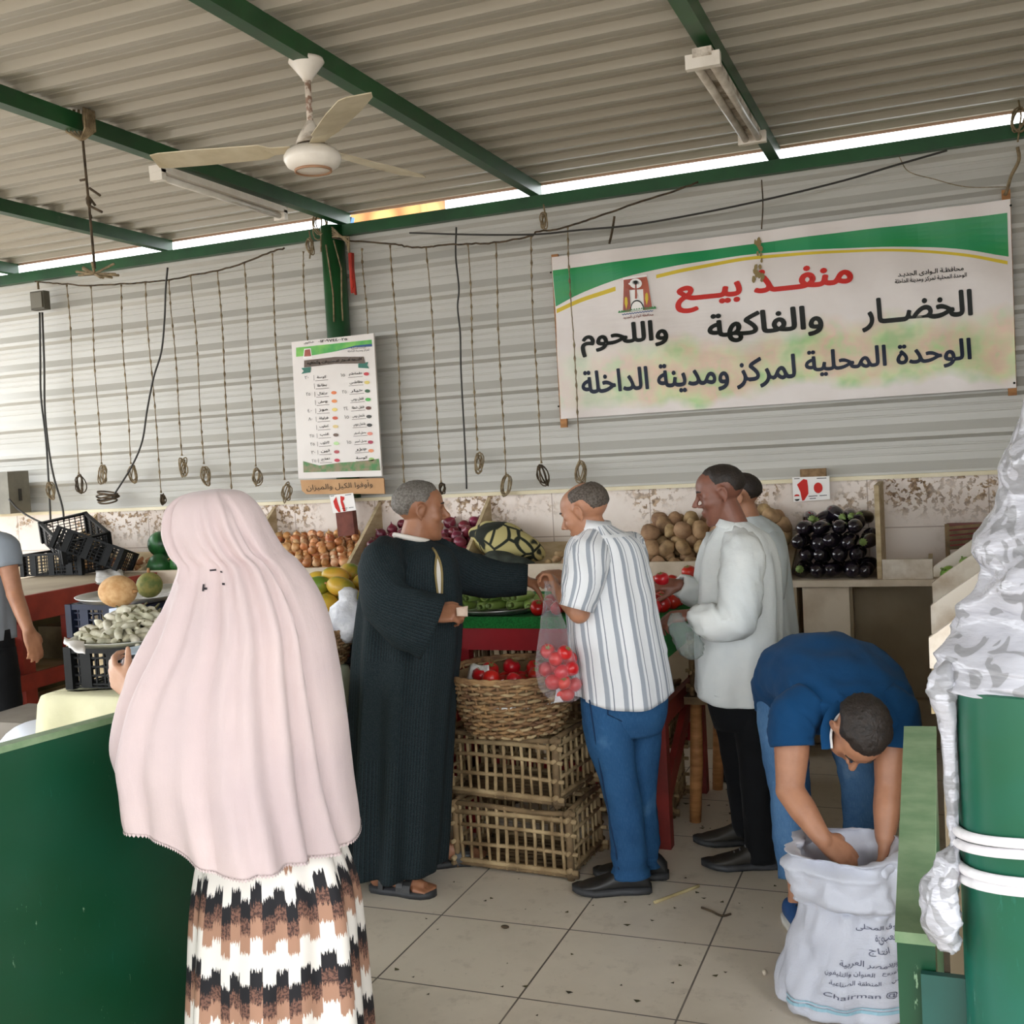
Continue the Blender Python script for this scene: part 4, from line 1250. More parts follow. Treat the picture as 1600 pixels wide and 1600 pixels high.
pts = [(.5 + .13 * math.cos(a), .52 + .28 * math.sin(a)) for a in np.linspace(0, 6.28, 15)[:-1]]; pin = [(.5 + .07 * math.cos(a), .52 + .14 * math.sin(a)) for a in np.linspace(0, 6.28, 15)[:-1]]
n = len(pts); g.add([q(*p) for p in pts] + [q(*p) for p in pin], [(i, (i + 1) % n, n + (i + 1) % n, n + i) for i in range(n)], flat=True)
put(g.build('digit', m_red_ink, smooth=False), o)


# ---- trays
def tray(c, r, label, depth=.022):
    g = MB(); g.lathe([(0, .002), (r * .86, .002), (r * .9, .006), (r * .99, depth), (r * 1.015, depth + .002), (r * 1.0, depth - .003), (r * .9, .0), (0, -.002)], c, 48, closed_ends=False)
    return tag(g.build('round_tray', m_alu), label, 'tray')


tray((-2.95, 3.38, TZ + .175), .235, 'round metal tray of pale pods beside the pink veiled woman')
tray((-3.36, 3.93, 1.146), .29, 'round metal tray holding two melons on the dark blue crate')
tray((-2.46, 4.15, 1.052), .265, 'round metal tray of mangoes by the robed man')
tray((-1.90, 4.56, .990), .225, 'round metal tray of light green courgettes on the turf')

# ---- long table under a cream cloth
lt = thing('cloth_table', 'long low table of boards behind the veiled woman', 'table', (-2.5, 3.45, 0))
g = MB(); g.box((-2.72, 3.40, TZ - .03), (.94, .44, .04)); g.build('table_top', m_tan, lt)
for x in (-3.12, -2.32):
    for y in (3.24, 3.56):
        g = MB(); g.box((x, y, .415), (.05, .05, .83)); g.build('leg', m_tan, lt)
m_cloth = mat('cream_cloth', '#e8e3c0', '#d8d4ac', rough=.85, nscale=4, bmp=.25, bscale=14, bdist=.02)
g = MB(); R = []
cx0, cx1, cy0, cy1 = -3.22, -2.22, 3.16, 3.64
loop = []
for k in range(34): loop.append((cx0 + (cx1 - cx0) * k / 34, cy0))
for k in range(14): loop.append((cx1, cy0 + (cy1 - cy0) * k / 14))
for k in range(34): loop.append((cx1 - (cx1 - cx0) * k / 34, cy1))
for k in range(14): loop.append((cx0, cy1 - (cy1 - cy0) * k / 14))
mx, my = (cx0 + cx1) / 2, (cy0 + cy1) / 2
for j, (z, gr) in enumerate(((TZ - .001, -.45), (TZ - .001, -.06), (TZ, -.01), (TZ - .006, .004), (TZ - .04, .012), (TZ - .18, .022), (TZ - .35, .03), (TZ - .52, .04))):
    ring = []
    for i, (x, y) in enumerate(loop):
        f = (.018 * math.sin(i * .9) + .014 * math.sin(i * .43 + 1)) * max(0, (j - 3) / 4)
        dx = np.sign(x - mx) if abs(abs(x - mx) - (cx1 - cx0) / 2) < 1e-6 else 0; dy = np.sign(y - my) if abs(abs(y - my) - (cy1 - cy0) / 2) < 1e-6 else 0
        if gr < -.3: ring.append((mx + (x - mx) * .1, my + (y - my) * .1, z))
        else: ring.append((x + dx * (gr + f), y + dy * (gr + f), z + (.01 * math.sin(i * .5) if j == 7 else 0)))
    R.append(ring)
g.rings(R, cap1=False); tag(g.build('tablecloth', m_cloth), 'cream cloth draped over the low table', 'tablecloth')
b2 = basket('wicker_basket', (-2.44, 3.905, .865), .09, .135, .13, 30, 11, seed=9)
tag(b2, 'small twig basket between the pink veil and the dark robe', 'basket')

# ---- red counter on the far left
m_red_left = mat('orange_red_paint', '#a83c2c', '#8a2e24', rough=.5, nscale=7)
lc = thing('red_counter', 'worn red wooden counter with shelves at the far left', 'counter', (-5.3, 5.0, 0))
ZC = 1.05
A = at_z(42, 930, ZC); A0 = A - (np.array([0, 1, 0]) * 1.3); B = np.array([A[0] + .02, 5.82, ZC])
XC = A[0]
g = MB(); g.box((XC - .45, 4.75, ZC - .015), (.9, 2.1, .03)); g.build('counter_top', m_under, lc)
g = MB(); g.box((XC + .005, 4.75, ZC - .075), (.03, 2.1, .15)); g.build('apron', m_red_left, lc)
for y in (3.75, 4.7, 5.05, 5.75):
    g = MB(); g.box((XC - .03, y, .46), (.05, .085, .92)); g.build('leg', m_red_left, lc)
for z in (.30, .58):
    g = MB(); g.box((XC - .35, 4.75, z), (.7, 2.05, .025)); g.build('shelf', m_tan, lc)
    g = MB(); g.box((XC + .005, 4.75, z - .02), (.025, 2.05, .09)); g.build('rail', m_red_left, lc)
g = MB(); g.box((XC - .75, 4.75, .5), (.03, 2.0, .98)); g.build('back_board', mat('olive_board', '#6f6a4c', '#595638', rough=.8, nscale=4), lc)
o_ = []
for k, (y, z, h, wd) in enumerate(((4.2, .595, .17, .3), (4.6, .595, .22, .28), (4.25, .315, .15, .34), (5.3, .595, .2, .3))):
    g = MB(); g.box((XC - .22, y, z + h / 2), (.32, wd, h)); o = g.build('carton', mat(f'carton_{k}', ['#8a4a36', '#5f5a3e', '#9d8f78', '#7a6a4e'][k], '#4f4632', rough=.8, nscale=6))
    tag(o, ['reddish carton on the upper shelf of the red counter', 'olive carton on the upper shelf of the red counter', 'dusty grey carton on the lower shelf of the red counter', 'brown carton at the far end of the red counter shelf'][k], 'carton')
# crumpled black net crates on it
PR = [at_z(75, 905, ZC), at_z(125, 905, ZC), at_z(150, 897, ZC)]
for k, (p, rz, ry, rx, lab) in enumerate(((PR[0] + np.array([-.13, .30, .004]), .15, .0, .0, 'black net crate lying at the left on the red counter'), (PR[0] + np.array([-.06, .34, .175]), -.5, .30, .16, 'black net crate tipped up on top of the other on the red counter'), (PR[2] + np.array([-.02, -.02, .09]), .35, .40, -.2, 'black net crate leaning at the right on the red counter'))):
    o = copy_thing(NCB); o.location = p; place_pc(o, p, rz, lab, rx, ry); o.scale = (.85, .85, .60)
sheet_paper('newspaper', [at_z(150, 915, ZC + .008), at_z(196, 905, ZC + .008), at_z(190, 890, ZC + .02), at_z(150, 893, ZC + .02)], 'crumpled newspaper at the end of the red counter')
sheet_paper('newspaper', [(-3.30, 3.80, 1.156), (-3.12, 3.86, 1.158), (-3.12, 4.04, 1.160), (-3.28, 4.06, 1.156)], 'newspaper lining the melon tray', amp=.006)
sheet_paper('newspaper', [at_z(104, 1015, 1.078), at_z(134, 1021, 1.070), at_z(132, 1001, 1.092), at_z(100, 996, 1.105)], 'white paper corner on the tray of pale pods', m_white_ink)
sheet_paper('newspaper', [at_z(200, 1024, 1.080), at_z(236, 1020, 1.080), at_z(236, 1006, 1.083), at_z(202, 1010, 1.083)], 'pale blue paper on the right of the pod tray', mat('bluish_paper', '#b9cbdc', rough=.7), amp=.006)
# low things on the floor at left
P = at_d(55, 1122, 5.0); g = MB(); g.box((P[0], P[1], .32), (.42, .34, .62)); tag(g.build('grey_box', mat('grey_box_card', '#8d867c', '#77716a', rough=.7, nscale=4)), 'grey box on the floor behind the green panel', 'box')
P = at_d(66, 1142, 4.4); g = MB(); g.ball((P[0], P[1], P[2] - .10), (.22, .14, .14), 20, 14)
g.v = [tuple(np.array(p) + vnoise(p, 9) * .02) for p in g.v]
o = g.build('flour_bag', mat('printed_bag', '#d7dce8', '#c9387a', rough=.5, nscale=3, lo=.62, hi=.66)); tag(o, 'white and pink printed bag behind the green panel', 'bag')
g = MB(); g.box((P[0], P[1], (P[2] - .22) / 2), (.4, .3, P[2] - .22)); tag(g.build('low_stool', m_tan), 'low box carrying the white and pink bag', 'stool')
# white plastic bag hanging by the mango crates, blue bucket behind
m_plastic_w = mat('thin_plastic', '#dcdde2', '#b8bac6', rough=.35, nscale=12, bmp=.5, bscale=25, bdist=.02)
C0 = at_d(545, 955, 4.5); g = MB(); R = []
for k, (dy, r) in enumerate(((-.10, .015), (-.085, .04), (-.05, .035), (-.02, .07), (.03, .085), (.07, .09), (.10, .07), (.13, .03))):
    R.append([(C0[0] + (r * (1 + .22 * math.sin(3 * a + k))) * math.cos(a), C0[1] + (r * (1 + .22 * math.cos(4 * a + k * 2))) * math.sin(a) * .8, C0[2] - dy) for a in np.linspace(0, 2 * math.pi, 25)[:-1]])
g.rings(R); tag(g.build('plastic_bag', m_plastic_w), 'white plastic bag hanging at the corner of the mango crates', 'bag')
g = MB(); g.lathe([(0, 0), (.062, 0), (.078, .17), (.082, .17), (.082, .18), (.074, .18), (.06, .015), (0, .015)], (-2.145, 4.20, .82), 28, closed_ends=False)
tag(g.build('bucket', flat('blue_bucket', '#3f6fa6', .4)), 'small blue plastic bucket behind the mango crates', 'bucket')
g = MB(); g.box((-2.145, 4.20, .41), (.12, .12, .82)); tag(g.build('bucket_stand', m_under), 'plain post under the blue bucket', 'stand')
g = MB(); R = []
for k, (z, r) in enumerate(((0, .10), (.02, .125), (.3, .13), (.6, .125), (.8, .12), (.85, .11), (.862, .05))):
    R.append([(-2.44 + r * (1 + .08 * math.sin(5 * a + z * 7)) * math.cos(a), 3.905 + .85 * r * (1 + .08 * math.cos(4 * a + z * 9)) * math.sin(a), z) for a in np.linspace(0, 6.2832, 33)[:-1]])
g.rings(R); tag(g.build('pale_sack', mat('pale_green_sack', '#d3dcc0', '#c0cbb0', rough=.8, nscale=6, bmp=.3)), 'pale green sack standing between the pink veil and the dark robe', 'sack')

# ---- patterned cloth bundle in the bin beside the red onions
m_pat, t, b = nt('patterned_cloth')
v = coords(t, 'Object'); vn = N(t, 'ShaderNodeTexVoronoi', feature='DISTANCE_TO_EDGE'); setin(vn, Scale=8.5); t.links.new(v, vn.inputs['Vector'])
e = ramp(t, vn.outputs['Distance'], [(.05, 1), (.085, 0)], 'LINEAR'); n2 = ramp(t, noise(t, v, 5, 2), [(.54, 0), (.57, 1)])
t.links.new(mix(t, math_(t, 'MAXIMUM', e, n2), lin('#c3b67c'), lin('#1d2218')), b.inputs['Base Color']); setin(b, Roughness=.85)
C0 = at_y(790, 868, 6.05)
def lump(name, c, r, m, label, cat, R=None, amp=.03, s=7, n=40, mm=24):
    g = MB(); g.ball(c, r, n, mm, R); g.v = [tuple(np.array(p) + (np.array(p) - np.array(c)) * vnoise(p, s, 3) * amp / min(r)) for p in g.v]
    return tag(g.build(name, m), label, cat)
lump('cloth_bundle', (C0[0] - .02, 6.08, 1.175), (.25, .13, .105), m_pat, 'yellow and black patterned cloth bundle in the bin beside the red onions', 'cloth', Matrix.Rotation(.28, 3, 'Y'))
lump('dark_cloth', (C0[0] + .03, 5.925, 1.075), (.20, .07, .045), mat('dark_cloth', '#20261f', '#3a4038', rough=.9, nscale=14, bmp=.4), 'dark green cloth slumped in front of the patterned bundle', 'cloth', Matrix.Rotation(.12, 3, 'Y'))
# ================================================================ FRUIT AND VEGETABLES
def veg_mat(name, stops, nscale, rough=.45, rnd=.35, stretch=(1, 1, 1), bmp=.05, hue=.025, coat=0.0):
    m, t, b = nt(name)
    v = coords(t, 'Object', stretch)
    oi = N(t, 'ShaderNodeObjectInfo'); ad = N(t, 'ShaderNodeVectorMath', operation='ADD')
    cb = N(t, 'ShaderNodeCombineXYZ'); t.links.new(math_(t, 'MULTIPLY', oi.outputs['Random'], 9.0), cb.inputs['X'])
    t.links.new(v, ad.inputs[0]); t.links.new(cb.outputs[0], ad.inputs[1])
    col = ramp(t, noise(t, ad.outputs[0], nscale, 4), stops)
    h = N(t, 'ShaderNodeHueSaturation')
    t.links.new(math_(t, 'MULTIPLY_ADD', oi.outputs['Random'], rnd, 1 - rnd / 2), h.inputs['Value'])
    r2 = math_(t, 'FRACT', math_(t, 'MULTIPLY', oi.outputs['Random'], 7.13))
    t.links.new(math_(t, 'MULTIPLY_ADD', r2, hue, .5 - hue / 2), h.inputs['Hue'])
    t.links.new(col, h.inputs['Color']); t.links.new(h.outputs['Color'], b.inputs['Base Color'])
    setin(b, Roughness=rough)
    if coat: b.inputs['Coat Weight'].default_value = coat
    bump(t, b, noise(t, v, nscale * 4, 3), bmp, .003)
    return m


m_onion = veg_mat('yellow_onion_skin', [(.3, lin('#a85c2c')), (.5, lin('#c98f5a')), (.68, lin('#e9cda2'))], 14, .38, .4, (1, 1, .3))
m_onion_tip = mat('dry_onion_tip', '#d8b68a', '#b98a5a', rough=.7)
m_ronion = veg_mat('red_onion_skin', [(.3, lin('#4f1626')), (.55, lin('#7c2a3c')), (.75, lin('#a5556a'))], 14, .32, .5, (1, 1, .3))
m_ronion_tip = mat('red_onion_tip', '#a8808a', '#7a4a54', rough=.7)
m_potato = veg_mat('potato_skin', [(.3, lin('#7d6146')), (.55, lin('#a78763')), (.75, lin('#bd9e78'))], 16, .8, .35, bmp=.25)
m_egg = veg_mat('aubergine_skin', [(.3, lin('#130e16')), (.7, lin('#221a28'))], 5, .16, .2, coat=.5)
m_calyx = mat('green_calyx', '#5d7a3a', '#8a9a5a', rough=.7)
m_mango = veg_mat('mango_skin', [(.36, lin('#6f8a2c')), (.5, lin('#c8a636')), (.66, lin('#dea23c'))], 6, .4, .25)
m_tomato = veg_mat('tomato_skin', [(.3, lin('#a60f10')), (.7, lin('#c8231c'))], 5, .28, .25, coat=.1, hue=.008)
m_court = veg_mat('courgette_skin', [(.35, lin('#7fa04a')), (.65, lin('#a9c274'))], 18, .4, .25, (1, 1, .4))
m_pod = veg_mat('pale_pod', [(.3, lin('#7d7860')), (.5, lin('#c2bda6')), (.7, lin('#e0dccf'))], 16, .6, .3, (1, 1, .5))
m_lime = veg_mat('lime_skin', [(.3, lin('#4f7d2a')), (.7, lin('#86ab44'))], 9, .4, .25)
m_pepper = veg_mat('green_pepper', [(.3, lin('#2f5f2c')), (.7, lin('#5f9440'))], 7, .3, .35)
m_melon = veg_mat('cantaloupe_rind', [(.35, lin('#b78f58')), (.65, lin('#d2b07c'))], 30, .8, .1, bmp=.4)
m_water = veg_mat('watermelon_rind', [(.35, lin('#17401c')), (.6, lin('#2c6a2e'))], 7, .35, .15, (2.5, 2.5, .5))
m_ginger = veg_mat('brown_root', [(.3, lin('#8a5a36')), (.7, lin('#b98a5c'))], 14, .85, .3, bmp=.3)


def proto(name, mb, m, kids=()):
    """one item of a kind: its body with its parts, moved to its first place by the loop that follows"""
    o = mb.build(name, m)
    for nm, kb, km in kids: put(kb.build(nm, km), o)
    return o


def spread(o, spots, labels, cat, group, smin=.9, smax=1.1, seed=1, tumble=True, rots=None):
    """first spot moves the item itself, the others are copies of it and its parts"""
    rd = random.Random(seed); kids = [k for k in bpy.data.objects if k.parent == o]
    for i, p in enumerate(spots):
        if i == 0: c = o
        else:
            c = o.copy(); COL.objects.link(c)
            for k in kids:
                d = k.copy(); COL.objects.link(d); d.parent = c
        c.location = [float(q) for q in p]
        c.rotation_euler = rots[i] if rots else ((rd.uniform(-1, 1), rd.uniform(-1, 1), rd.uniform(0, 6.28)) if tumble else (rd.uniform(-.15, .15), rd.uniform(-.15, .15), rd.uniform(0, 6.28)))
        s = rd.uniform(smin, smax); c.scale = (s, s, s)
        tag(c, labels if isinstance(labels, str) else labels[i], cat, group)


def onion(r):
    g = MB(); g.lathe([(0, -r * .86), (r * .5, -r * .78), (r * .88, -r * .42), (r, 0), (r * .9, r * .4), (r * .55, r * .74), (r * .22, r * .95), (r * .10, r * 1.18), (0, r * 1.2)], (0, 0, 0), 16)
    t = MB(); t.lathe([(r * .12, r * 1.08), (r * .09, r * 1.3), (r * .14, r * 1.42), (0, r * 1.40)], (0, 0, 0), 8)
    return g, t


BS = (BED1[1] - BED0[1]) / (BED1[0] - BED0[0])      # rise of the bin bed


def bed_spots(x0, x1, d, layers, seed, zh=lambda y: 0, keep=lambda x, y, k: True, y0=5.90, y1=6.30):
    """hexagonal layers of pieces d wide lying on the sloping bed"""
    rd = random.Random(seed); out = []
    for k in range(layers):
        ny = int((y1 - y0) / (d * .87)) + 1
        for j in range(ny):
            y = y0 + d * .5 + j * d * .87 + (d * .43 if k % 2 else 0)
            if y > y1: continue
            nx = int((x1 - x0) / d)
            for i in range(nx):
                x = x0 + d * .5 + i * (x1 - x0 - d) / max(1, nx - 1) * 1.0 + (d * .5 if (j + k) % 2 else 0)
                if x > x1 - d * .35: continue
                if not keep(x, y, k): continue
                z = BED0[1] - .02 + (y - BED0[0]) * BS + d * .52 + k * d * .78
                out.append((x + rd.uniform(-.12, .12) * d, y + rd.uniform(-.1, .1) * d, z + rd.uniform(-.06, .06) * d))
    return out


rd0 = random.Random(5)
g, t_ = onion(.030)
sp_ = bed_spots(-4.235, -3.45, .073, 2, 11) + bed_spots(-4.20, -3.47, .075, 1, 14, y0=6.02, y1=6.31)
sp_ = sp_[:0] + [p for p in bed_spots(-4.235, -3.45, .0605, 2, 11)] + [(x, y, z + .095) for x, y, z in bed_spots(-4.2, -3.48, .062, 1, 12, y0=6.0, y1=6.3, keep=lambda x, y, k: rd0.random() < .7)]
spread(proto('yellow_onion', g, m_onion, [('tip', t_, m_onion_tip)]), sp_, 'golden brown onion heaped in the bin left of the red onions', 'onion', 'yellow onions in the bin', .82, 1.15, 3)
g, t_ = onion(.038)
sp_ = bed_spots(-3.415, -2.675, .077, 2, 21) + [(x, y, z + .12) for x, y, z in bed_spots(-3.38, -2.7, .078, 1, 22, y0=5.98, y1=6.3, keep=lambda x, y, k: rd0.random() < .75)]
spread(proto('red_onion', g, m_ronion, [('tip', t_, m_ronion_tip)]), sp_, 'purple red onion heaped in the bin behind the robed man', 'onion', 'red onions in the bin', .85, 1.15, 4)

g = MB(); g.ball((0, 0, 0), (.052, .042, .038), 16, 12); g.v = [tuple(np.array(p) * (1 + .22 * vnoise(p, 22, 4))) for p in g.v]
pot = proto('potato', g, m_potato)
sp_ = bed_spots(-1.62, -.78, .088, 2, 31) + [(x, y, z + .135) for x, y, z in bed_spots(-1.58, -.84, .09, 1, 32, y0=5.99, y1=6.3, keep=lambda x, y, k: rd0.random() < .6)]
spread(pot, sp_, 'brown potato heaped in the bin right of the striped shirt', 'potato', 'potatoes in the big heap', .8, 1.2, 5)
pot2 = pot.copy(); COL.objects.link(pot2)
spread(pot2, [at_y(x, y, 6.0) for x, y in ((856, 880), (870, 872), (884, 880), (874, 866), (888, 868))], 'small brown potato left of the striped shirt beside the dry roots', 'potato', 'few potatoes by the dry roots', .5, .62, 6)
g = MB(); g.tube(crom([(-.12, 0, 0), (-.04, .01, .004), (.05, -.008, 0), (.12, .01, .003)], 4), [.003, .008, .011, .012, .012, .012, .011, .01, .01, .009, .009, .008, .005], 7)
spread(proto('dry_root', g, m_ginger), [(at_y(840 + 6 * i % 37, 886 + 2.2 * i, 5.93 - .005 * i)) for i in range(9)], 'thin dry brown root lying on the bin edge left of the striped shirt', 'root', 'dry roots on the bin edge', .8, 1.1, 8, rots=[(.1 * i, .2 - .05 * i, .3 - .1 * i) for i in range(9)])

# aubergines: rows lying with their ends to the front
g = MB(); g.lathe([(0, -.088), (.02, -.086), (.034, -.072), (.0405, -.045), (.041, -.01), (.035, .03), (.026, .058), (.017, .075), (0, .078)], (0, 0, 0), 18)
c_ = MB(); c_.lathe([(.021, .058), (.027, .054), (.019, .074), (.008, .083), (.0065, .105), (0, .106)], (0, 0, 0), 10)
sp_ = []; rt = []; rd = random.Random(9)
for k in range(4):
    for j in range(2):
        for i in range(5):
            x = -.705 + i * .085 + (.03 if k % 2 else 0); y = 5.91 + .19 * j + .012 * k
            if x > -.36: continue
            sp_.append((x + rd.uniform(-.006, .006), y, .952 + .043 + k * .073 + rd.uniform(-.004, .006))); rt.append((math.pi / 2 * (1 if rd.random() < .2 else -1) + rd.uniform(-.22, .22), rd.uniform(-3, 3), rd.uniform(-.3, .3)))
for i in range(5):
    sp_.append((-.67 + .07 * i, 6.16, 1.245 + rd.uniform(0, .025))); rt.append((rd.uniform(1.2, 1.9), rd.uniform(-3, 3), rd.uniform(-.6, .6)))
spread(proto('aubergine', g, m_egg, [('calyx', c_, m_calyx)]), sp_, 'glossy black aubergine piled on the shelf below the price card', 'aubergine', 'aubergines on the shelf', .9, 1.06, 9, rots=rt)

# mangoes on the tray
g = MB(); g.ball((0, 0, 0), (.066, .046, .042), 18, 12); g.v = [(x, y + .010 * math.cos(x * 22), z) for x, y, z in g.v]
s_ = MB(); s_.lathe([(.006, .0), (.005, .012), (0, .012)], (.062, .008, 0), 8, R=Matrix.Rotation(math.pi / 2, 3, 'Y'))
mg = proto('mango', g, m_mango, [('stem', s_, m_ginger)])
sp_ = []; rd = random.Random(2)
for ring, n, r, z in ((0, 9, .185, 1.098), (1, 5, .09, 1.10), (2, 6, .125, 1.168), (3, 2, .05, 1.21)):
    for k in range(n):
        a = 6.283 * k / n + ring * .5; sp_.append((-2.46 + r * math.cos(a), 4.15 + r * math.sin(a), z + rd.uniform(0, .008)))
spread(mg, sp_, 'yellow green mango piled on the tray by the robed man', 'mango', 'mangoes on the tray', .92, 1.08, 2, rots=[(rd.uniform(-.4, .4), rd.uniform(-.4, .4), rd.uniform(0, 6.28)) for _ in sp_])

# tomatoes
g = MB(); g.lathe([(0, -.028), (.016, -.027), (.028, -.018), (.034, 0), (.030, .018), (.017, .027), (.006, .0245), (0, .023)], (0, 0, 0), 18)
s_ = MB()
for k in range(5):
    a = 6.283 * k / 5; s_.add([(0, 0, .0255), (.007 * math.cos(a - .5), .007 * math.sin(a - .5), .0285), (.018 * math.cos(a), .018 * math.sin(a), .031), (.007 * math.cos(a + .5), .007 * math.sin(a + .5), .0285)], [(0, 1, 2, 3)])
tm = proto('tomato', g, m_tomato, [('calyx', s_, m_calyx)])
sp_ = []; rd = random.Random(12)
for ring, n, r, z in ((0, 16, .185, .745), (1, 10, .115, .752), (2, 4, .045, .757), (3, 8, .13, .80)):
    for k in range(n):
        a = 6.283 * k / n + ring * .4; sp_.append((-1.645 + r * math.cos(a), 4.07 + r * math.sin(a), z + rd.uniform(0, .008)))
spread(tm, sp_, 'ripe red tomato lying in the wicker basket', 'tomato', 'tomatoes in the wicker basket', .92, 1.12, 12)
fl_ = MB(); fl_.lathe([(0, .708), (.235, .708), (.238, .716), (0, .716)], (-1.645, 4.07, 0), 36); tag(fl_.build('basket_paper', m_paper), 'newspaper layer under the tomatoes of the wicker basket', 'paper')
tm2 = copy_thing(tm); sp_ = []
for i in range(24):
    x = -1.60 + (i % 8) * .075 + rd.uniform(-.01, .01); y = 4.44 + (i // 8) * .085; sp_.append((x, y, .983 + .032))
spread(tm2, [(x - .05, y, z) for x, y, z in sp_], 'ripe red tomato lying on the green turf', 'tomato', 'tomatoes on the turf', .92, 1.12, 13)
tm3 = copy_thing(tm); sp_ = [(-1.24 + (i % 3) * .072, 4.62 + (i // 3) * .075, 1.015 + (.05 if i > 11 else 0)) for i in range(14)]
spread(tm3, sp_, 'ripe red tomato at the right end of the turf by the white shirt', 'tomato', 'tomatoes at the right end of the turf', .92, 1.12, 14)

# courgettes
g = MB(); g.lathe([(0, -.075), (.012, -.073), (.0215, -.05), (.023, 0), (.020, .05), (.016, .068), (.0, .069)], (0, 0, 0), 14)
s_ = MB(); s_.lathe([(.012, .066), (.010, .084), (.012, .088), (0, .087)], (0, 0, 0), 9)
sp_ = []; rt = []; rd = random.Random(4)
for lay, n in ((0, 8), (1, 7), (2, 4)):
    for i in range(n):
        x = -1.90 + (i - (n - 1) / 2) * .047; sp_.append((x, 4.53 + rd.uniform(-.03, .03), 1.018 + lay * .036)); rt.append((math.pi / 2 + rd.uniform(-.1, .1), 0, rd.uniform(-.45, .45) + (1.2 if lay == 2 and i == 1 else 0)))
for i in range(4): sp_.append((-2.02 + .08 * i, 4.68, 1.02)); rt.append((math.pi / 2, 0, 1.4 + .2 * i))
spread(proto('courgette', g, m_court, [('stem', s_, m_calyx)]), sp_, 'light green courgette piled on the tray on the turf', 'courgette', 'courgettes on the tray', .9, 1.1, 4, rots=rt)

# pale pods (small dried squash or okra) on the nearer tray
g = MB(); pts = crom([(-.034, 0, 0), (-.012, .003, .004), (.012, .0, .005), (.03, -.004, 0), (.042, -.006, -.004)], 3)
g.tube(pts, np.interp(np.linspace(0, 1, len(pts)), [0, .15, .5, .8, 1], [.004, .013, .0145, .008, .004]), 9)
s_ = MB(); s_.tube([(-.033, 0, 0), (-.042, .002, .003), (-.052, .0, .008)], [.006, .004, .003], 6)
sp_ = []; rd = random.Random(8); rt = []
for lay, n, r in ((0, 60, .20), (1, 50, .165), (2, 36, .125), (3, 22, .085), (4, 9, .04)):
    for k in range(n):
        a = k * 2.39996; q = r * math.sqrt((k + .5) / n); sp_.append((-2.95 + q * math.cos(a), 3.38 + q * math.sin(a), TZ + .196 + .023 * lay)); rt.append((rd.uniform(-.4, .4), rd.uniform(-.5, .5), rd.uniform(0, 6.28)))
spread(proto('pale_pod', g, m_pod, [('stem', s_, mat('dry_stem', '#5e5a42', '#7b7450', rough=.8))]), sp_, 'small pale pod piled on the metal tray by the veiled woman', 'vegetable', 'pale pods on the tray', .85, 1.2, 8, rots=rt)

# melons, watermelons
def single(name, mb, m, loc, label, cat, kids=(), rot=(0, 0, 0)):
    o = proto(name, mb, m, kids); o.location = loc; o.rotation_euler = rot; return tag(o, label, cat)


g = MB(); g.ball((0, 0, 0), (.082, .070, .066), 28, 18); s_ = MB(); s_.lathe([(.01, 0), (.006, .02), (0, .02)], (.08, 0, 0), 8, R=Matrix.Rotation(math.pi / 2, 3, 'Y'))
single('cantaloupe', g, m_melon, at_z(184, 924, 1.222), 'smooth tan cantaloupe on the left of the melon tray', 'melon', [('stem', s_, m_ginger)])
g = MB(); g.ball((0, 0, 0), (.056, .056, .056), 24, 16); s_ = MB(); s_.lathe([(.008, .05), (.005, .075), (0, .075)], (0, 0, 0), 8)
single('green_melon', g, mat('mottled_melon', '#8f8648', '#5d6a34', rough=.7, nscale=30, bmp=.3), at_z(214, 918, 1.213) + np.array([0, .08, 0]), 'small mottled green melon beside the tan cantaloupe', 'melon', [('stem', s_, m_ginger)])
g = MB(); g.ball((0, 0, 0), (.085, .085, .085), 28, 18); s_ = MB(); s_.tube([(0, 0, .083), (.005, 0, .10), (.02, .005, .105)], [.006, .004, .003], 6)
w1 = proto('watermelon', g, m_water, [('stem', s_, m_ginger)])
spread(w1, [at_y(250, 884, 5.98), at_y(286, 882, 5.99), at_y(251, 850, 6.06), at_y(276, 858, 6.12)], ['dark green watermelon at the front left of its bin', 'dark green watermelon at the front right of its bin beside the veil', 'dark green watermelon resting on top of the others', 'dark green watermelon behind the top one against the tiles'], 'watermelon', 'watermelons in the bin', .98, 1.05, 6)
# brown roots in the bin right of the black crates
g = MB(); g.ball((0, 0, 0), (.035, .018, .016), 12, 8); g.v = [tuple(np.array(p) * (1 + .3 * vnoise(p, 40, 2))) for p in g.v]
spread(proto('ginger_root', g, m_ginger), bed_spots(-5.75, -5.1, .062, 1, 41, y1=6.15), 'small brown root in the bin right of the black net crates', 'root', 'brown roots in the bin', .8, 1.15, 7)

# limes and peppers in the side counter
g = MB(); g.ball((0, 0, 0), (.036, .031, .031), 16, 10); s_ = MB(); s_.lathe([(.006, .03), (.004, .04), (0, .04)], (0, 0, 0), 7)
sp_ = []; rd = random.Random(3)
for y0, n, x0 in ((5.36, 14, .0), (5.05, 14, -.005), (4.45, 12, .0), (4.15, 12, 0), (3.62, 10, .0), (3.42, 10, .0)):
    for i in range(n // 2):
        for j in range(2):
            x = x0 + .02 + i * .078; sp_.append((x, y0 + j * .085 + rd.uniform(-.008, .008), .945 + (x + .045) * .62 + .036))
spread(proto('lime', g, m_lime, [('stem', s_, m_calyx)]), sp_, 'green lime in the tilted bins of the side counter', 'lime', 'limes in the side counter', .9, 1.15, 3)
g = MB(); g.lathe([(0, -.06), (.012, -.055), (.022, -.02), (.028, .02), (.024, .045), (.008, .05), (0, .048)], (0, 0, 0), 12); g.v = [(x * (1 + .1 * math.sin(3 * math.atan2(y, x))), y * (1 + .1 * math.sin(3 * math.atan2(y, x))), z) for x, y, z in g.v]
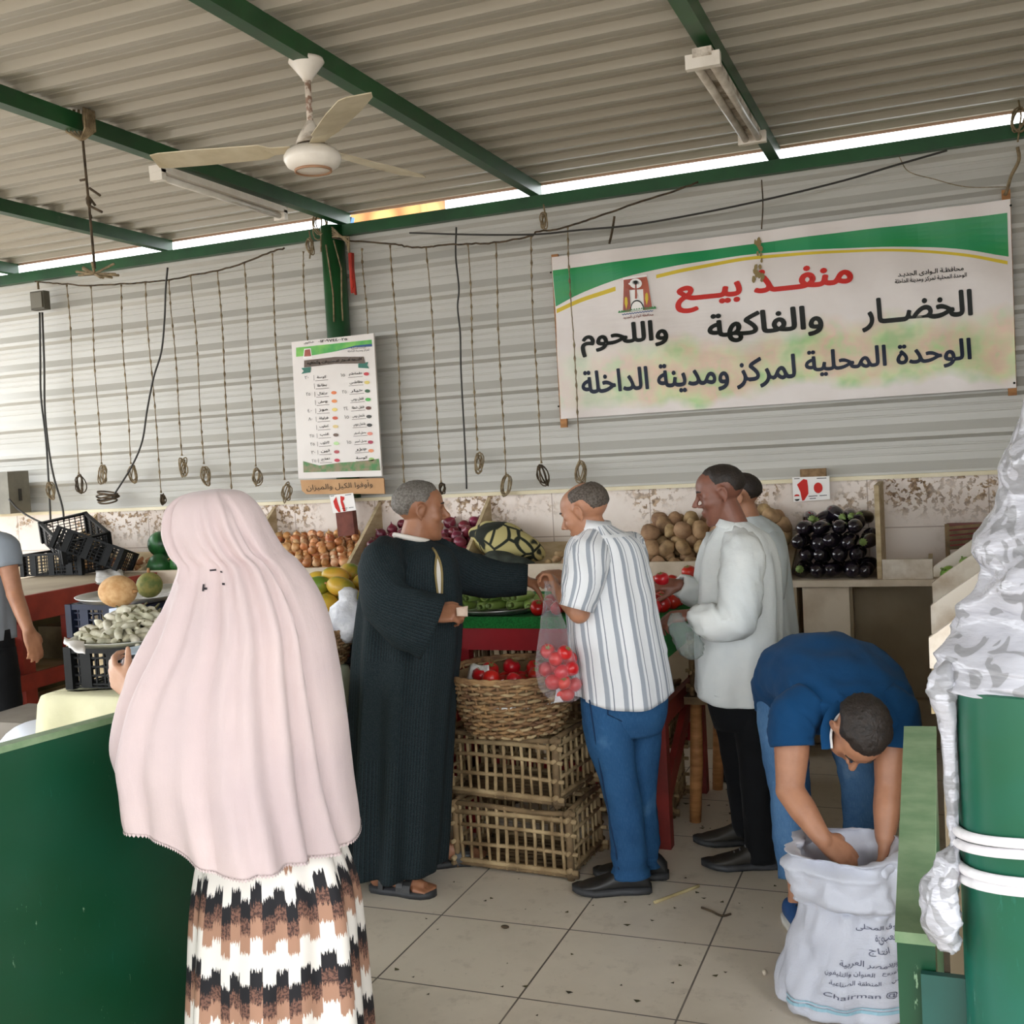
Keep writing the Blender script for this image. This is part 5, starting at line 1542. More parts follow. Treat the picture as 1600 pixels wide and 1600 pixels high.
s_ = MB(); s_.tube([(0, 0, .046), (.003, 0, .06), (.01, 0, .07)], [.005, .004, .004], 6)
sp_ = []
for lay in range(4):
    for i in range(3):
        for j in range(6): sp_.append((.19 + i * .085 + rd.uniform(-.01, .01), 2.78 + j * .078 + rd.uniform(-.01, .01), .39 + lay * .055))
spread(proto('green_pepper', g, m_pepper, [('stem', s_, m_calyx)]), sp_, 'green pepper in the palm crate behind the low green wall', 'pepper', 'green peppers behind the low wall', .85, 1.15, 15)
# wooden crate end on the side counter
cr = thing('slat_crate', 'small brown slatted crate at the far end of the side counter', 'crate', (.12, 6.05, .95))
P = at_y(1480, 838, 6.1)
g = MB()
for k in range(5): g.box((P[0] + .14, 6.02, P[2] - .045 + .026 * k), (.30, .012, .016), Matrix.Rotation(-.07, 3, 'Y'))
g.build('slats', m_palm2, cr); g = MB()
for x in (0, .28): g.box((P[0] + x, 6.03, (P[2] + .07 + .95) / 2), (.022, .022, P[2] + .07 - .95))
g.build('posts', m_palm2, cr); g = MB(); g.box((P[0] + .14, 6.16, P[2] - .0), (.28, .24, .11)); g.build('load', m_red_old, cr)
# ================================================================ PEOPLE
SR = np.array([RV[0], RV[1], 0]); SR /= np.linalg.norm(SR)      # level, across the view
AW = np.array([-SR[1], SR[0], 0])                               # level, away from the viewer
UPV = np.array([0, 0, 1.0])


def J(x, y, D): return at_d(x, y, D)


def unit(v): v = np.array(v, float); return v / (np.linalg.norm(v) + 1e-12)


def heading(deg, pitch=0.0):
    """0 looks away from the camera, 90 to the right of the picture; pitch lifts the gaze"""
    a = math.radians(deg); p = math.radians(pitch)
    return (AW * math.cos(a) + SR * math.sin(a)) * math.cos(p) + UPV * math.sin(p)


class Loft:
    """closed skin through elliptical rings (centre, axis A, half a, axis B, half b)"""
    def __init__(s, rings, m=6, n=56, fold=None, ex=2.0):
        c = np.array(crom([r[0] for r in rings], m)); s.c = c
        s.A = np.array([unit(v) for v in crom([unit(r[1]) for r in rings], m)]); s.B = np.array([unit(v) for v in crom([unit(r[3]) for r in rings], m)])
        s.a = np.maximum(np.array(crom([[r[2]] for r in rings], m))[:, 0], 1e-4); s.b = np.maximum(np.array(crom([[r[4]] for r in rings], m))[:, 0], 1e-4)
        s.n = n; s.k = len(c); s.fold = fold; s.ex = ex; s.m = m
        s.len = np.concatenate([[0], np.cumsum(np.linalg.norm(np.diff(c, axis=0), axis=1))])

    def pt(s, i, th, off=0.0):
        """i: fractional ring index, th: angle"""
        i = min(max(i, 0), s.k - 1); i0 = int(i); i1 = min(i0 + 1, s.k - 1); t = i - i0
        L = lambda q: q[i0] * (1 - t) + q[i1] * t
        ct, st = math.cos(th), math.sin(th)
        if s.ex != 2.0:
            ct = math.copysign(abs(ct) ** (2 / s.ex), ct); st = math.copysign(abs(st) ** (2 / s.ex), st)
        f = (s.fold(th, i / (s.k - 1)) if s.fold else 0.0) + off
        r = L(s.a) * ct * L(s.A) + L(s.b) * st * L(s.B)
        nn = unit(ct / max(L(s.a), .02) * L(s.A) + st / max(L(s.b), .02) * L(s.B))
        return L(s.c) + r + nn * f

    def mesh(s, mb, cap0=True, cap1=True, mi=0, hem=None, lip=None, hemn=5):
        R = []; U = []
        for i in range(s.k):
            R.append([s.pt(i, 2 * math.pi * j / s.n) for j in range(s.n)])
            cir = 2 * math.pi * math.sqrt((s.a[i] ** 2 + s.b[i] ** 2) / 2)
            U.append([(j / s.n, s.len[i]) for j in range(s.n + 1)])
        mx = float(np.max(2 * math.pi * np.sqrt((s.a ** 2 + s.b ** 2) / 2)))
        U = [[(u * mx, v) for u, v in row] for row in U]
        if hem:
            R[-1] = [p + hem(2 * math.pi * j / s.n) for j, p in enumerate(R[-1])]
            for q in range(1, min(hemn, s.k)):
                w_ = 1 - q / hemn; R[-1 - q] = [p + hem(2 * math.pi * j / s.n) * w_ for j, p in enumerate(R[-1 - q])]
        if lip:       # turn the last ring inward so the cloth has thickness
            c = np.mean(R[-1], axis=0)
            for sh, up in ((.012, .0), (.016, .05)):
                R.append([p + (c - p) / (np.linalg.norm(c - p) + 1e-6) * sh + (R[-2 if sh < .013 else -3][j] - p) / (np.linalg.norm(R[-2 if sh < .013 else -3][j] - p) + 1e-6) * up for j, p in enumerate(R[s.k - 1])]); U.append(U[-1])
        mb.rings(R, cap0=cap0, cap1=cap1, mi=mi, uvs=U)

    def patch(s, mb, i0, i1, t0, t1, off, ni=8, nt_=8, shape=None):
        vs = []; us = []
        for q in range(ni + 1):
            for r in range(nt_ + 1):
                u, v = r / nt_, q / ni
                if shape: a0, a1 = shape(v); th = a0 + (a1 - a0) * u
                else: th = t0 + (t1 - t0) * u
                vs.append(s.pt(i0 + (i1 - i0) * v, th, off))
        fs = [(q * (nt_ + 1) + r, q * (nt_ + 1) + r + 1, (q + 1) * (nt_ + 1) + r + 1, (q + 1) * (nt_ + 1) + r) for q in range(ni) for r in range(nt_)]
        mb.add(vs, fs)


def project(p):
    c = np.array(p) - ORI; z = c.dot(FV); return 800 + FPX * c.dot(RV) / z, 800 - FPX * c.dot(UV_) / z, z


def find(L, x, y):
    """ring index and angle of the near side point of a cloth that lies at a place of the photo"""
    best = None
    for i in range(0, L.k, 1):
        for j in range(72):
            th = 2 * math.pi * j / 72; p = L.pt(i, th); q = project(p); e = math.hypot(q[0] - x, q[1] - y) + 40 * q[2]
            if best is None or e < best[0]: best = (e, i, th)
    return best[1], best[2]


def on(L, pts, off=.005):
    out = []
    for x, y in pts:
        i, th = find(L, x, y); out.append(L.pt(i, th, off))
    return out


def ringpx(xl, xr, y, D, b, ex=None):
    return (at_d((xl + xr) / 2, y, D), SR, (xr - xl) / 2 * D / FPX, AW, b)


def limb(mb, pts, radii, n=22, m=7, flat=1.0, fold=None, mi=0, cap0=True, cap1=True, side=None, lip=False, retl=False):
    """tube through joints; radii at the joints, flat squashes it across its own width"""
    pts = [np.array(p, float) for p in pts]; rings = []; s0 = None
    for i, p in enumerate(pts):
        d = unit(pts[min(i + 1, len(pts) - 1)] - pts[max(i - 1, 0)])
        ref = side if side is not None else (UPV if abs(d[2]) < .85 else AW)
        s_ = unit(np.cross(d, ref)); t_ = np.cross(s_, d)
        if s0 is not None and s_.dot(s0) < 0: s_, t_ = -s_, -t_
        s0 = s_
        f = flat[i] if hasattr(flat, '__len__') else flat
        rings.append((p, s_, radii[i] * f, t_, radii[i]))
    L = Loft(rings, m, n, fold); L.mesh(mb, cap0, cap1, mi, lip=lip)
    return L


def folds(amp0, amp1, n=9, seed=0, twist=0.0, drift=1.5):
    """vertical pleats that grow from amp0 to amp1 down the cloth"""
    rd = random.Random(seed); K = [(n + rd.choice((-3, -2, 0, 2, 4)), rd.uniform(0, 6.28), rd.uniform(-drift, drift), rd.uniform(.4, 1)) for _ in range(4)]
    tot = sum(k[3] for k in K)
    def f(th, v):
        a = amp0 + (amp1 - amp0) * v
        return a * sum(w_ * math.sin(k * th + p + d * v * 2 + twist * v) for k, p, d, w_ in K) / tot * 1.6
    return f


def wrinkle(amp, s=9.0, seed=0, stretch=1.0, base=None):
    def f(th, v):
        q = (base(th, v) if base else 0.0)
        return q + amp * (mnoise.noise(Vector((math.cos(th) * s * .35 + seed, math.sin(th) * s * .35, v * s * stretch + seed))) + .5 * mnoise.noise(Vector((math.cos(th) * s * .9 + seed, math.sin(th) * s * .9 + 5, v * s * 2 * stretch))))
    return f


def hand(mb, wrist, d, n, right=True, curl=(.5, .6, .4), spread_=.06, thumb=(.6, .35), s=1.0, finger_curl=None):
    d = unit(d); n = unit(n - d * np.dot(n, d)); t = np.cross(d, n) if right else np.cross(n, d)
    w = np.array(wrist)
    K = [(.030, .086), (.0105, .091), (-.009, .087), (-.026, .079)]
    for k, (o, L) in enumerate(K):
        kn = w + (d * L + t * o) * s
        mb.tube([w + t * o * .55 * s, w + (d * L * .55 + t * o * .85) * s + n * .002, kn], [.0155 * s, .0145 * s, .0115 * s], 10)
        L3 = ((.042, .025, .021), (.046, .029, .022), (.042, .027, .021), (.033, .020, .019))[k]
        phi = 0; p = kn; dirn = d + t * spread_ * (1.5 - k); cc = finger_curl[k] if finger_curl else curl
        pts = [p - d * .01]; pts = [p]
        for q in range(3):
            phi += cc[q]
            dv = unit(dirn * math.cos(phi) + n * math.sin(phi)); p = p + dv * L3[q] * s; pts.append(p)
        r0 = (.0095, .0098, .0092, .0082)[k] * s
        mb.tube(pts, [r0 * 1.08, r0, r0 * .93, r0 * .78], 9); mb.ball(pts[-1], r0 * .80, 8, 6)
    # thumb leaves the side of the palm
    b0 = w + (d * .018 + t * .018 + n * .006) * s; b1 = w + (d * .045 + t * .042 + n * .012) * s
    a1, a2 = thumb
    d1 = unit(d * math.cos(a1) * .8 + t * .55 * (1 - a2) + n * math.sin(a1)); b2 = b1 + d1 * .034 * s
    d2 = unit(d1 * .8 + n * a2 - t * a2 * .5); b3 = b2 + d2 * .028 * s
    mb.tube([b0, b1, b2, b3], [.016 * s, .0135 * s, .0105 * s, .0085 * s], 10); mb.ball(b3, .0085 * s, 8, 6)
    return b3


def head_parts(mb, c, f, u, s=1.0, nose=1.0, jaw=1.0):
    """skull, face, ears and nose around the point midway between the ears"""
    f = unit(f); u = unit(u - f * np.dot(u, f)); r = np.cross(f, u)
    R = Matrix((tuple(r), tuple(f), tuple(u))).transposed()
    P = lambda x, y, z: np.array(c) + (r * x + f * y + u * z) * s
    B = lambda x, y, z, rx, ry, rz: mb.ball(P(x, y, z), (rx * s, ry * s, rz * s), 20, 14, R)
    B(0, -.012, .040, .0755, .096, .078)            # skull
    B(0, .020, .045, .066, .070, .066)              # forehead
    rings = []
    for z, w_, yb, yf in ((.06, .060, -.02, .084), (.025, .066, -.025, .083), (-.01, .066, -.03, .081), (-.045, .061 * jaw, -.02, .082), (-.075, .051 * jaw, .0, .082), (-.098, .038 * jaw, .02, .082), (-.112, .022, .035, .074)):
        rings.append((P(0, (yb + yf) / 2, z), r, w_ * s, f, (yf - yb) / 2 * s))
    Loft(rings, 3, 24, ex=2.3).mesh(mb)
    mb.tube([P(-.046, .070, .034), P(-.02, .083, .036), P(0, .085, .033), P(.02, .083, .036), P(.046, .070, .034)], [.009 * s, .0105 * s, .009 * s, .0105 * s, .009 * s], 9)
    mb.tube([P(0, .084, .030), P(0, .094, .010), P(0, .105 + .006 * nose, -.010), P(0, .108 + .006 * nose, -.020)], [.009 * s, .0095 * s, .0115 * s, .0125 * s], 10)
    for q in (-1, 1):
        B(q * .013, .092, -.021, .0085, .011, .008)
        B(q * .045, .052, -.016, .024, .028, .024); B(q * .049, .050, .010, .019, .022, .022)
        mb.tube([P(q * .032, .0705, .002), P(q * .032, .071, .001)], [.014 * s, .0125 * s], 10)
        # ear: rim, bowl and lobe
        e = lambda y, z, x=.075: P(q * x, y, z)
        mb.tube([e(.006, .004, .070), e(.008, .026, .078), e(-.006, .036, .084), e(-.022, .028, .088), e(-.025, .006, .086), e(-.014, -.018, .080), e(-.001, -.028, .074)], [.005 * s, .0055 * s, .0055 * s, .0055 * s, .0055 * s, .006 * s, .006 * s], 8)
        mb.ball(e(-.008, .006, .074), (.0085 * s, .015 * s, .026 * s), 12, 8, R)
    mb.tube([P(-.023, .077, -.050), P(-.01, .089, -.0465), P(0, .0905, -.048), P(.01, .089, -.0465), P(.023, .077, -.050)], [.004 * s, .0062 * s, .0058 * s, .0062 * s, .004 * s], 8)
    mb.tube([P(-.020, .076, -.0615), P(0, .0885, -.063), P(.020, .076, -.0615)], [.004 * s, .0072 * s, .004 * s], 8)
    B(0, .070, -.096, .022, .018, .017)
    return P, R


def hair(name, P, m, parent, line, thick=.007, s=1.0, seed=0, rough=.002):
    """cap of hair over the skull; line(az, el) > 0 where it grows, az 0 at the face"""
    g = MB(); n, mm = 60, 36; vs = []
    C = np.array((0, -.010, .040)); rad = np.array((.0765, .0975, .0795))
    for i in range(mm + 1):
        el = math.pi / 2 - math.pi * .80 * i / mm
        for j in range(n):
            az = 2 * math.pi * j / n
            d = np.array((math.sin(az) * math.cos(el), math.cos(az) * math.cos(el), math.sin(el)))
            k = line(math.atan2(math.sin(az), math.cos(az)), el) + .07 * mnoise.noise(Vector(d) * 9 + Vector((seed, 3, 0))) + .04 * mnoise.noise(Vector(d) * 30)
            w_ = max(-1.0, min(1.0, k * 3.2))
            h = thick * (w_ * .5 + .5) - .010 * (1 - w_) * .5 + rough * mnoise.noise(Vector(d) * 26 + Vector((seed, 0, 0))) * max(0, w_)
            q = C + d * (rad + h); vs.append(P(*q))
    fs = []
    for i in range(mm):
        for j in range(n):
            k = (j + 1) % n; fs.append((i * n + j, (i + 1) * n + j, (i + 1) * n + k, i * n + k))
    g.add(vs, fs); return g.build(name, m, parent)


def full_line(front=.75, nape=-.62, side=-.05):
    """hairline: above the forehead in front, down to the nape behind, sideburns at the ears"""
    def f(az, el):
        a = abs(az)
        if a < 1.05: lim = front - .10 * a
        elif a < 1.45: lim = front - .1 + (side - front + .1) * (a - 1.05) / .4
        elif a < 1.85: lim = side + .18
        else: lim = side + .18 + (nape - side - .18) * min(1, (a - 1.85) / .35)
        return el - lim
    return f


def bald_line(front=1.0, nape=-.60, side=-.05):
    base = full_line(front, nape, side)
    def f(az, el):
        top = 1.02 + .22 * math.cos(az + math.pi) * -1
        return min(base(az, el), (.98 if abs(az) > 1.2 else .55) - el + .12 * (abs(az) - 1.6))
    return f


def eyes(P, R, parent, s=1.0, mskin=None):
    for q in (-1, 1):
        g = MB(); g.ball(P(q * .0275, .0680, .0085), .0108 * s, 14, 10); e = g.build('eye', m_eye, parent)
        g = MB(); g.ball(P(q * .0282, .0742, .0082), .0055 * s, 10, 8); put(g.build('iris', m_iris, smooth=True), e)
        g = MB(); g.tube([P(q * .013, .0885, .036), P(q * .031, .0868, .041), P(q * .048, .0735, .037)], [.0035 * s, .0045 * s, .0025 * s], 7); g.build('eyebrow', m_hair_black, parent)
        g = MB(); g.tube([P(q * .017, .0745, .013), P(q * .029, .0785, .0175), P(q * .043, .068, .013)], [.003 * s, .0045 * s, .003 * s], 7); g.build('eyelid', mskin or m_skin_dark, parent)


def make_body(mb, parent, m, voxel=.0055, smooth=5):
    o = mb.build('body', m)
    md = o.modifiers.new('join', 'REMESH'); md.mode = 'VOXEL'; md.voxel_size = voxel; md.use_smooth_shade = True
    sm = o.modifiers.new('soft', 'SMOOTH'); sm.factor = .5; sm.iterations = smooth
    me = bpy.data.meshes.new_from_object(o.evaluated_get(bpy.context.evaluated_depsgraph_get()))
    o.modifiers.clear(); old = o.data; o.data = me; bpy.data.meshes.remove(old)
    if not me.materials: me.materials.append(m)
    for p in me.polygons: p.use_smooth = True
    put(o, parent); return o


def cloth(name, mb, m, parent):
    return mb.build(name, m, parent)


def core(mb, pelvis, chest, neck, head, sL, sR, hL, kL, aL, hR, kR, aR, r=1.0):
    """trunk and legs of the figure, kept inside the clothes"""
    pelvis, chest, neck = map(np.array, (pelvis, chest, neck))
    mb.tube(crom([pelvis, (pelvis + chest) / 2, chest], 4), np.interp(np.linspace(0, 1, 9), [0, .5, 1], [.092 * r, .095 * r, .098 * r]), 16)
    mb.ball(pelvis + (chest - pelvis) * .12, .090 * r, 16, 12); mb.ball(chest, .098 * r, 16, 12)
    mb.tube([chest, neck, (neck + head) / 2, head], [.066 * r, .058, .055, .05], 16)
    sL = np.array(sL) + (chest - sL) * .18; sR = np.array(sR) + (chest - sR) * .18
    mb.tube([sL, (sL + sR) / 2, sR], [.040 * r, .055 * r, .040 * r], 14)
    for h, k, a in ((hL, kL, aL), (hR, kR, aR)):
        h, k, a = map(np.array, (h, k, a)); h = h + (k - h) * .12
        mb.tube([pelvis, h, h * .5 + k * .5, k, k * .6 + a * .4, a], [.06 * r, .052 * r, .050 * r, .042 * r, .040 * r, .030 * r], 14)


def foot(mb, ankle, toe_dir, L=.24, toes=True):
    a = np.array(ankle); d = unit([toe_dir[0], toe_dir[1], 0]); s_ = np.cross(d, UPV)
    z = lambda p, zz: np.array([p[0], p[1], zz])
    heel = z(a - d * .05, .05); ball_ = z(a + d * (L - .13), .038); tip = z(a + d * (L - .075), .030)
    if L < .206:     # inside a shoe
        mb.tube([a, z(a, .062), z(a + d * .04, .05), z(a + d * .10, .042)], [.028, .028, .024, .018], 12); return
    mb.tube([a, z(a, .075), z(a + d * .05, .06), ball_, tip], [.036, .042, .042, .036, .022], 12); mb.ball(heel, (.034, .034, .036), 12, 8)
    for k in range(5):
        o = (-.032 + .016 * k); e = .035 - .010 * abs(k - 1 if False else k - 1.2) * .8
        b = z(a + d * (L - .115) + s_ * o, .032); t_ = z(a + d * (L - .075 + e * .9) + s_ * o * 1.1, .022)
        mb.tube([b, t_], [.014, .0105], 8); mb.ball(t_, .0105, 8, 6)


def shoe(parent, ankle, toe_dir, m_up, m_sole, L=.285, W=.048, laces=None, name='shoe', top=.105, z0=0.0):
    a = np.array(ankle); d = unit([toe_dir[0], toe_dir[1], 0]); s_ = np.cross(d, UPV)
    O = np.array([a[0], a[1], z0]) - d * .075
    g = MB(); R = []
    for q, w_, h in ((0, .026, .060), (.03, .034, .095), (.075, .036, top), (.12, .036, .092), (.16, .041, .070), (.20, .047, .055), (.24, .043, .045), (.27, .030, .036), (L, .008, .026)):
        w_ *= W / .048; c = O + d * q; ring = []
        for k in range(20):
            th = 2 * math.pi * k / 20; x = math.copysign(abs(math.cos(th)) ** .75, math.cos(th)) * w_; zz = .016 + (h - .016) * (.5 + .5 * math.copysign(abs(math.sin(th)) ** .8, math.sin(th)))
            ring.append(c + s_ * x + UPV * zz)
        R.append(ring)
    RR = [[np.array(p) for p in row] for row in zip(*[crom(list(col), 3) for col in zip(*R)])]
    g.rings(RR); up = g.build(name, m_up, parent)
    g = MB(); R = []
    for q, w_ in ((-.006, .018), (.005, .034), (.05, .040), (.11, .038), (.16, .046), (.21, .052), (.25, .047), (.278, .034), (L + .008, .008)):
        w_ *= W / .048; c = O + d * q; lift = .010 * max(0, (q - .22) / .07)
        R.append([c + s_ * x * w_ + UPV * (z + lift) for x, z in ((-1, .003), (-1.02, .012), (-.97, .026), (.97, .026), (1.02, .012), (1, .003))])
    g.rings(R); put(g.build('sole', m_sole), up)
    if laces:
        g = MB()
        for k in range(4):
            c = O + d * (.105 + .022 * k); h = .100 - .012 * k
            g.tube([c - s_ * .026 + UPV * (h - .018), c + UPV * (h + .002) + d * .006, c + s_ * .026 + UPV * (h - .018)], .0035, 6)
        put(g.build('laces', laces), up)
    return up


# ---- skin, hair and cloth
def skin(name, c, c2):
    m, t, b = nt(name); v = coords(t, 'Object')
    t.links.new(ramp(t, noise(t, v, 18, 4), [(.35, lin(c)), (.7, lin(c2))]), b.inputs['Base Color'])
    setin(b, Roughness=.48); b.inputs['Subsurface Weight'].default_value = .06; b.inputs['Subsurface Radius'].default_value = (.012, .005, .003)
    bump(t, b, noise(t, v, 220, 3), .12, .001); return m


m_skin_dark = skin('skin_brown', '#8d5e44', '#9c6b4e'); m_skin_tan = skin('skin_tan', '#b07d60', '#a06f54'); m_skin_deep = skin('skin_deep', '#74493a', '#835545'); m_skin_light = skin('skin_light', '#c49a80', '#b88b70')
m_hair_black = mat('black_hair', '#1b1512', '#2b211b', rough=.6, nscale=60, bmp=.8, bscale=120)
m_hair_grey = mat('grey_hair', '#75706a', '#57514a', rough=.7, nscale=120, bmp=.9, bscale=170, lo=.4, hi=.6)
m_hair_salt = mat('grizzled_hair', '#5f574f', '#41372f', rough=.7, nscale=130, bmp=.8, bscale=150, lo=.4, hi=.6)
m_eye = flat('eye_white', '#d8cfc4', .3); m_iris = flat('iris_dark', '#20140e', .2)


def fabric(name, c, c2=None, nscale=5, rough=.85, weave=500, bmp=.25, sheen=.1, space='Object'):
    m, t, b = nt(name); v = coords(t, space)
    col = ramp(t, noise(t, v, nscale, 4), [(.35, lin(c)), (.7, lin(c2 or c))])
    t.links.new(col, b.inputs['Base Color']); setin(b, Roughness=rough); b.inputs['Sheen Weight'].default_value = sheen * .3; b.inputs['Specular IOR Level'].default_value = .15
    bump(t, b, math_(t, 'ADD', math_(t, 'MULTIPLY', noise(t, v, 19, 5), 1.6), math_(t, 'MULTIPLY', noise(t, v, weave, 2), .25)), bmp, .006)
    return m


def striped(name, base, stops, period, along=0, rough=.8, bmp=.2):
    """stripes running along the cloth, repeated every period metres of its width"""
    m, t, b = nt(name); uv = N(t, 'ShaderNodeTexCoord'); sx = N(t, 'ShaderNodeSeparateXYZ'); t.links.new(uv.outputs['UV'], sx.inputs[0])
    v = coords(t, 'Object')
    w_ = math_(t, 'MULTIPLY_ADD', noise(t, v, 7, 2), period * .12, sx.outputs[along])
    fr = math_(t, 'FRACT', math_(t, 'DIVIDE', w_, period))
    col = ramp(t, fr, [(0, lin(base))] + [(p, lin(c)) for p, c in stops], 'CONSTANT')
    col = mix(t, ramp(t, noise(t, v, 300, 2), [(.4, 0), (.7, .035)]), col, (.5, .5, .5))
    t.links.new(col, b.inputs['Base Color']); setin(b, Roughness=rough); b.inputs['Specular IOR Level'].default_value = .15
    bump(t, b, noise(t, v, 26, 4), bmp, .007); return m


def denim(name, c, c2, fade):
    m, t, b = nt(name); v = coords(t, 'Object'); uv = coords(t, 'UV')
    col = ramp(t, noise(t, v, 4.5, 4), [(.35, lin(c)), (.62, lin(c2)), (.78, lin(fade))])
    st = noise(t, coords(t, 'UV', (900, 40, 1)), 1, 2); col = mix(t, ramp(t, st, [(.45, 0), (.7, .25)]), col, lin(fade))
    t.links.new(col, b.inputs['Base Color']); setin(b, Roughness=.9); b.inputs['Specular IOR Level'].default_value = .1; bump(t, b, math_(t, 'ADD', noise(t, coords(t, 'Object', (1, 1, 1.8)), 17, 5), math_(t, 'MULTIPLY', noise(t, v, 60, 3), .3)), .55, .012); return m


m_shoe_black = mat('black_leather', '#1d1d1e', '#2b2a29', rough=.45, nscale=9, bmp=.1); m_sole_black = mat('black_rubber', '#232425', '#35363a', rough=.6, nscale=10)
m_black_cloth = fabric('black_trousers', '#111214', '#17181b')

# ================= striped shirt man
D = 4.15
per = thing('person', 'man in grey striped short sleeve shirt and blue jeans holding a bag of tomatoes', 'person', at_z(970, 1385, 0))
hc = J(916, 803, D + .01); f = heading(-62, -22); P, R = None, None
g = MB(); P, R = head_parts(g, hc, f, UPV * 1 + f * .36, .99)
neck = J(932, 842, D + .0); chest = J(948, 905, D + .02); pel = J(972, 1070, D + .03)
sLn, sRt = J(915, 862, D - .10), J(985, 855, D + .14)
hL, hR = J(945, 1100, D - .04), J(1008, 1100, D + .10); kL, kR = J(968, 1235, D - .02), J(1008, 1235, D + .12); aL, aR = J(984, 1362, D - .0), J(1012, 1345, D + .13)
core(g, pel, chest, neck, hc, sLn, sRt, hL, kL, aL, hR, kR, aR, .9)
eL, wL = J(905, 957, D - .13), J(872, 924, D + .06)
g.tube([sLn, (sLn + eL) / 2, eL], [.05, .047, .040], 14); g.ball(eL, .042, 14, 10); g.ball(wL, .026, 12, 8); g.tube([eL, (eL + wL) / 2, wL], [.041, .037, .026], 14)
eR, wR = J(950, 950, D + .32), J(886, 905, D + .34)
g.tube([sRt, (sRt + eR) / 2, eR], [.05, .045, .038], 14); g.tube([eR, (eR + wR) / 2, wR], [.039, .034, .025], 14)
hand(g, wL, unit(J(862, 898, D + .12) - wL), unit(-SR * .8 + AW * .2 - UPV * .4), False, (.9, 1.1, .7), s=.92)
hand(g, wR, unit(J(862, 893, D + .40) - wR), unit(-UPV + SR * .2), True, (.4, .5, .3), s=.98)
foot(g, aL, heading(-82), .20); foot(g, aR, heading(-75), .20)
make_body(g, per, m_skin_tan)
hair('hair', P, m_hair_salt, per, bald_line(1.0), .0045); eyes(P, R, per, .99, m_skin_tan)
m_stripe = striped('striped_shirting', '#dfe0e3', [(.30, '#9aa0a9'), (.56, '#c9ccd2'), (.60, '#dfe0e3'), (.74, '#7f858f'), (.80, '#dfe0e3')], .062)
shirt = MB()
fb = folds(.0015, .013, 8, 3, drift=1.0)
def fshirt(th, v):
    q = fb(th, v)
    q += .006 * max(0, math.sin((v - .45) * 22 + 2 * math.sin(th * 2))) * (1 if .45 < v < .8 else 0)
    return q
LS = Loft([ringpx(914, 950, 818, D, .060), ringpx(906, 966, 828, D, .082), ringpx(893, 985, 838, D, .105), ringpx(885, 1000, 852, D + .01, .125), ringpx(882, 1009, 876, D + .02, .14), ringpx(882, 1017, 915, D + .02, .148), ringpx(887, 1026, 960, D + .02, .15), ringpx(892, 1036, 1010, D + .02, .148), ringpx(897, 1045, 1055, D + .02, .143), ringpx(900, 1050, 1086, D + .02, .140)], 6, 72, fshirt)
LS.mesh(shirt, True, False, hem=lambda th: UPV * (.022 * math.cos(2 * th - .3) - .012), lip=True)
limb(shirt, [J(930, 845, D - .02), J(922, 872, D - .10), J(911, 912, D - .14), J(901, 951, D - .145)], [.062, .083, .080, .070], 26, 6, .95, wrinkle(.008, 6, 2), lip=True, cap1=False)
limb(shirt, [J(985, 850, D + .06), J(985, 880, D + .17), J(972, 930, D + .24)], [.06, .078, .072], 20, 6, .95, None, lip=True, cap1=False)
s_o = cloth('shirt', shirt, m_stripe, per)
g = MB()   # collar
cR = [(J(933 + 21 * math.cos(a), 826 - 5 * math.sin(a) + 4 * math.cos(a - 1), D + .058 * math.sin(a))) for a in np.linspace(0, 2 * math.pi, 25)[:-1]]
c2_ = [p + unit(p - neck) * -.004 + UPV * .024 for p in cR]; c3_ = [p + unit([p[0] - neck[0], p[1] - neck[1], 0]) * .012 + UPV * -.004 for p in cR]
g.rings([c3_, [p + UPV * .012 + unit([p[0] - neck[0], p[1] - neck[1], 0]) * .006 for p in c2_], c2_, cR], cap0=False, cap1=False); put(g.build('collar', m_stripe), s_o)
g = MB(); LS.patch(g, 9.5, 12.0, -3.0, .2, .004, 3, 30); put(g.build('yoke', striped('striped_yoke', '#dfe0e3', [(.35, '#9aa0a9'), (.6, '#dfe0e3')], .05, 1)), s_o)
m_denim = denim('blue_denim', '#22456b', '#2b537b', '#557a9c')
j = MB(); wj = wrinkle(.006, 7, 4)
Loft([ringpx(906, 1044, 1068, D + .03, .125), ringpx(907, 1044, 1095, D + .03, .125), ringpx(910, 1042, 1120, D + .03, .12), ringpx(922, 1034, 1145, D + .03, .10)], 5, 44, None).mesh(j)
def jeg(pts, r, sd):
    fo = wrinkle(.006, 7, sd)
    return limb(j, pts, r, 30, 8, 1.0, lambda th, v: fo(th, v) + (.010 * math.sin(v * 46 + 1.5 * math.sin(th)) * max(0, (v - .80) / .2)), lip=True, cap1=False)
LJ = jeg([J(943, 1085, D - .01), J(953, 1150, D - .01), J(966, 1215, D - .01), J(976, 1265, D - .01), J(982, 1320, D), J(986, 1368, D)], [.088, .092, .072, .068, .067, .066], 5)
jeg([J(1004, 1090, D + .08), J(1000, 1150, D + .09), J(1000, 1225, D + .11), J(1006, 1285, D + .12), J(1010, 1352, D + .12)], [.085, .086, .066, .058, .055], 6)
j_o = cloth('jeans', j, m_denim, per)
for pk_ in ([(950, 1098), (951, 1116), (972, 1127), (992, 1117), (990, 1100), (950, 1098)],):
    g = MB(); g.tube(on(LJ, pk_, .003), .0026, 6); put(g.build('pocket_stitching', fabric('denim_stitch', '#1a2f4d')), j_o)
g = MB(); g.tube(on(LJ, [(922, 1095), (930, 1150), (938, 1200), (950, 1260), (962, 1320), (968, 1360)], .002), .003, 6); put(g.build('side_seam', fabric('denim_seam', '#1c3352')), j_o)
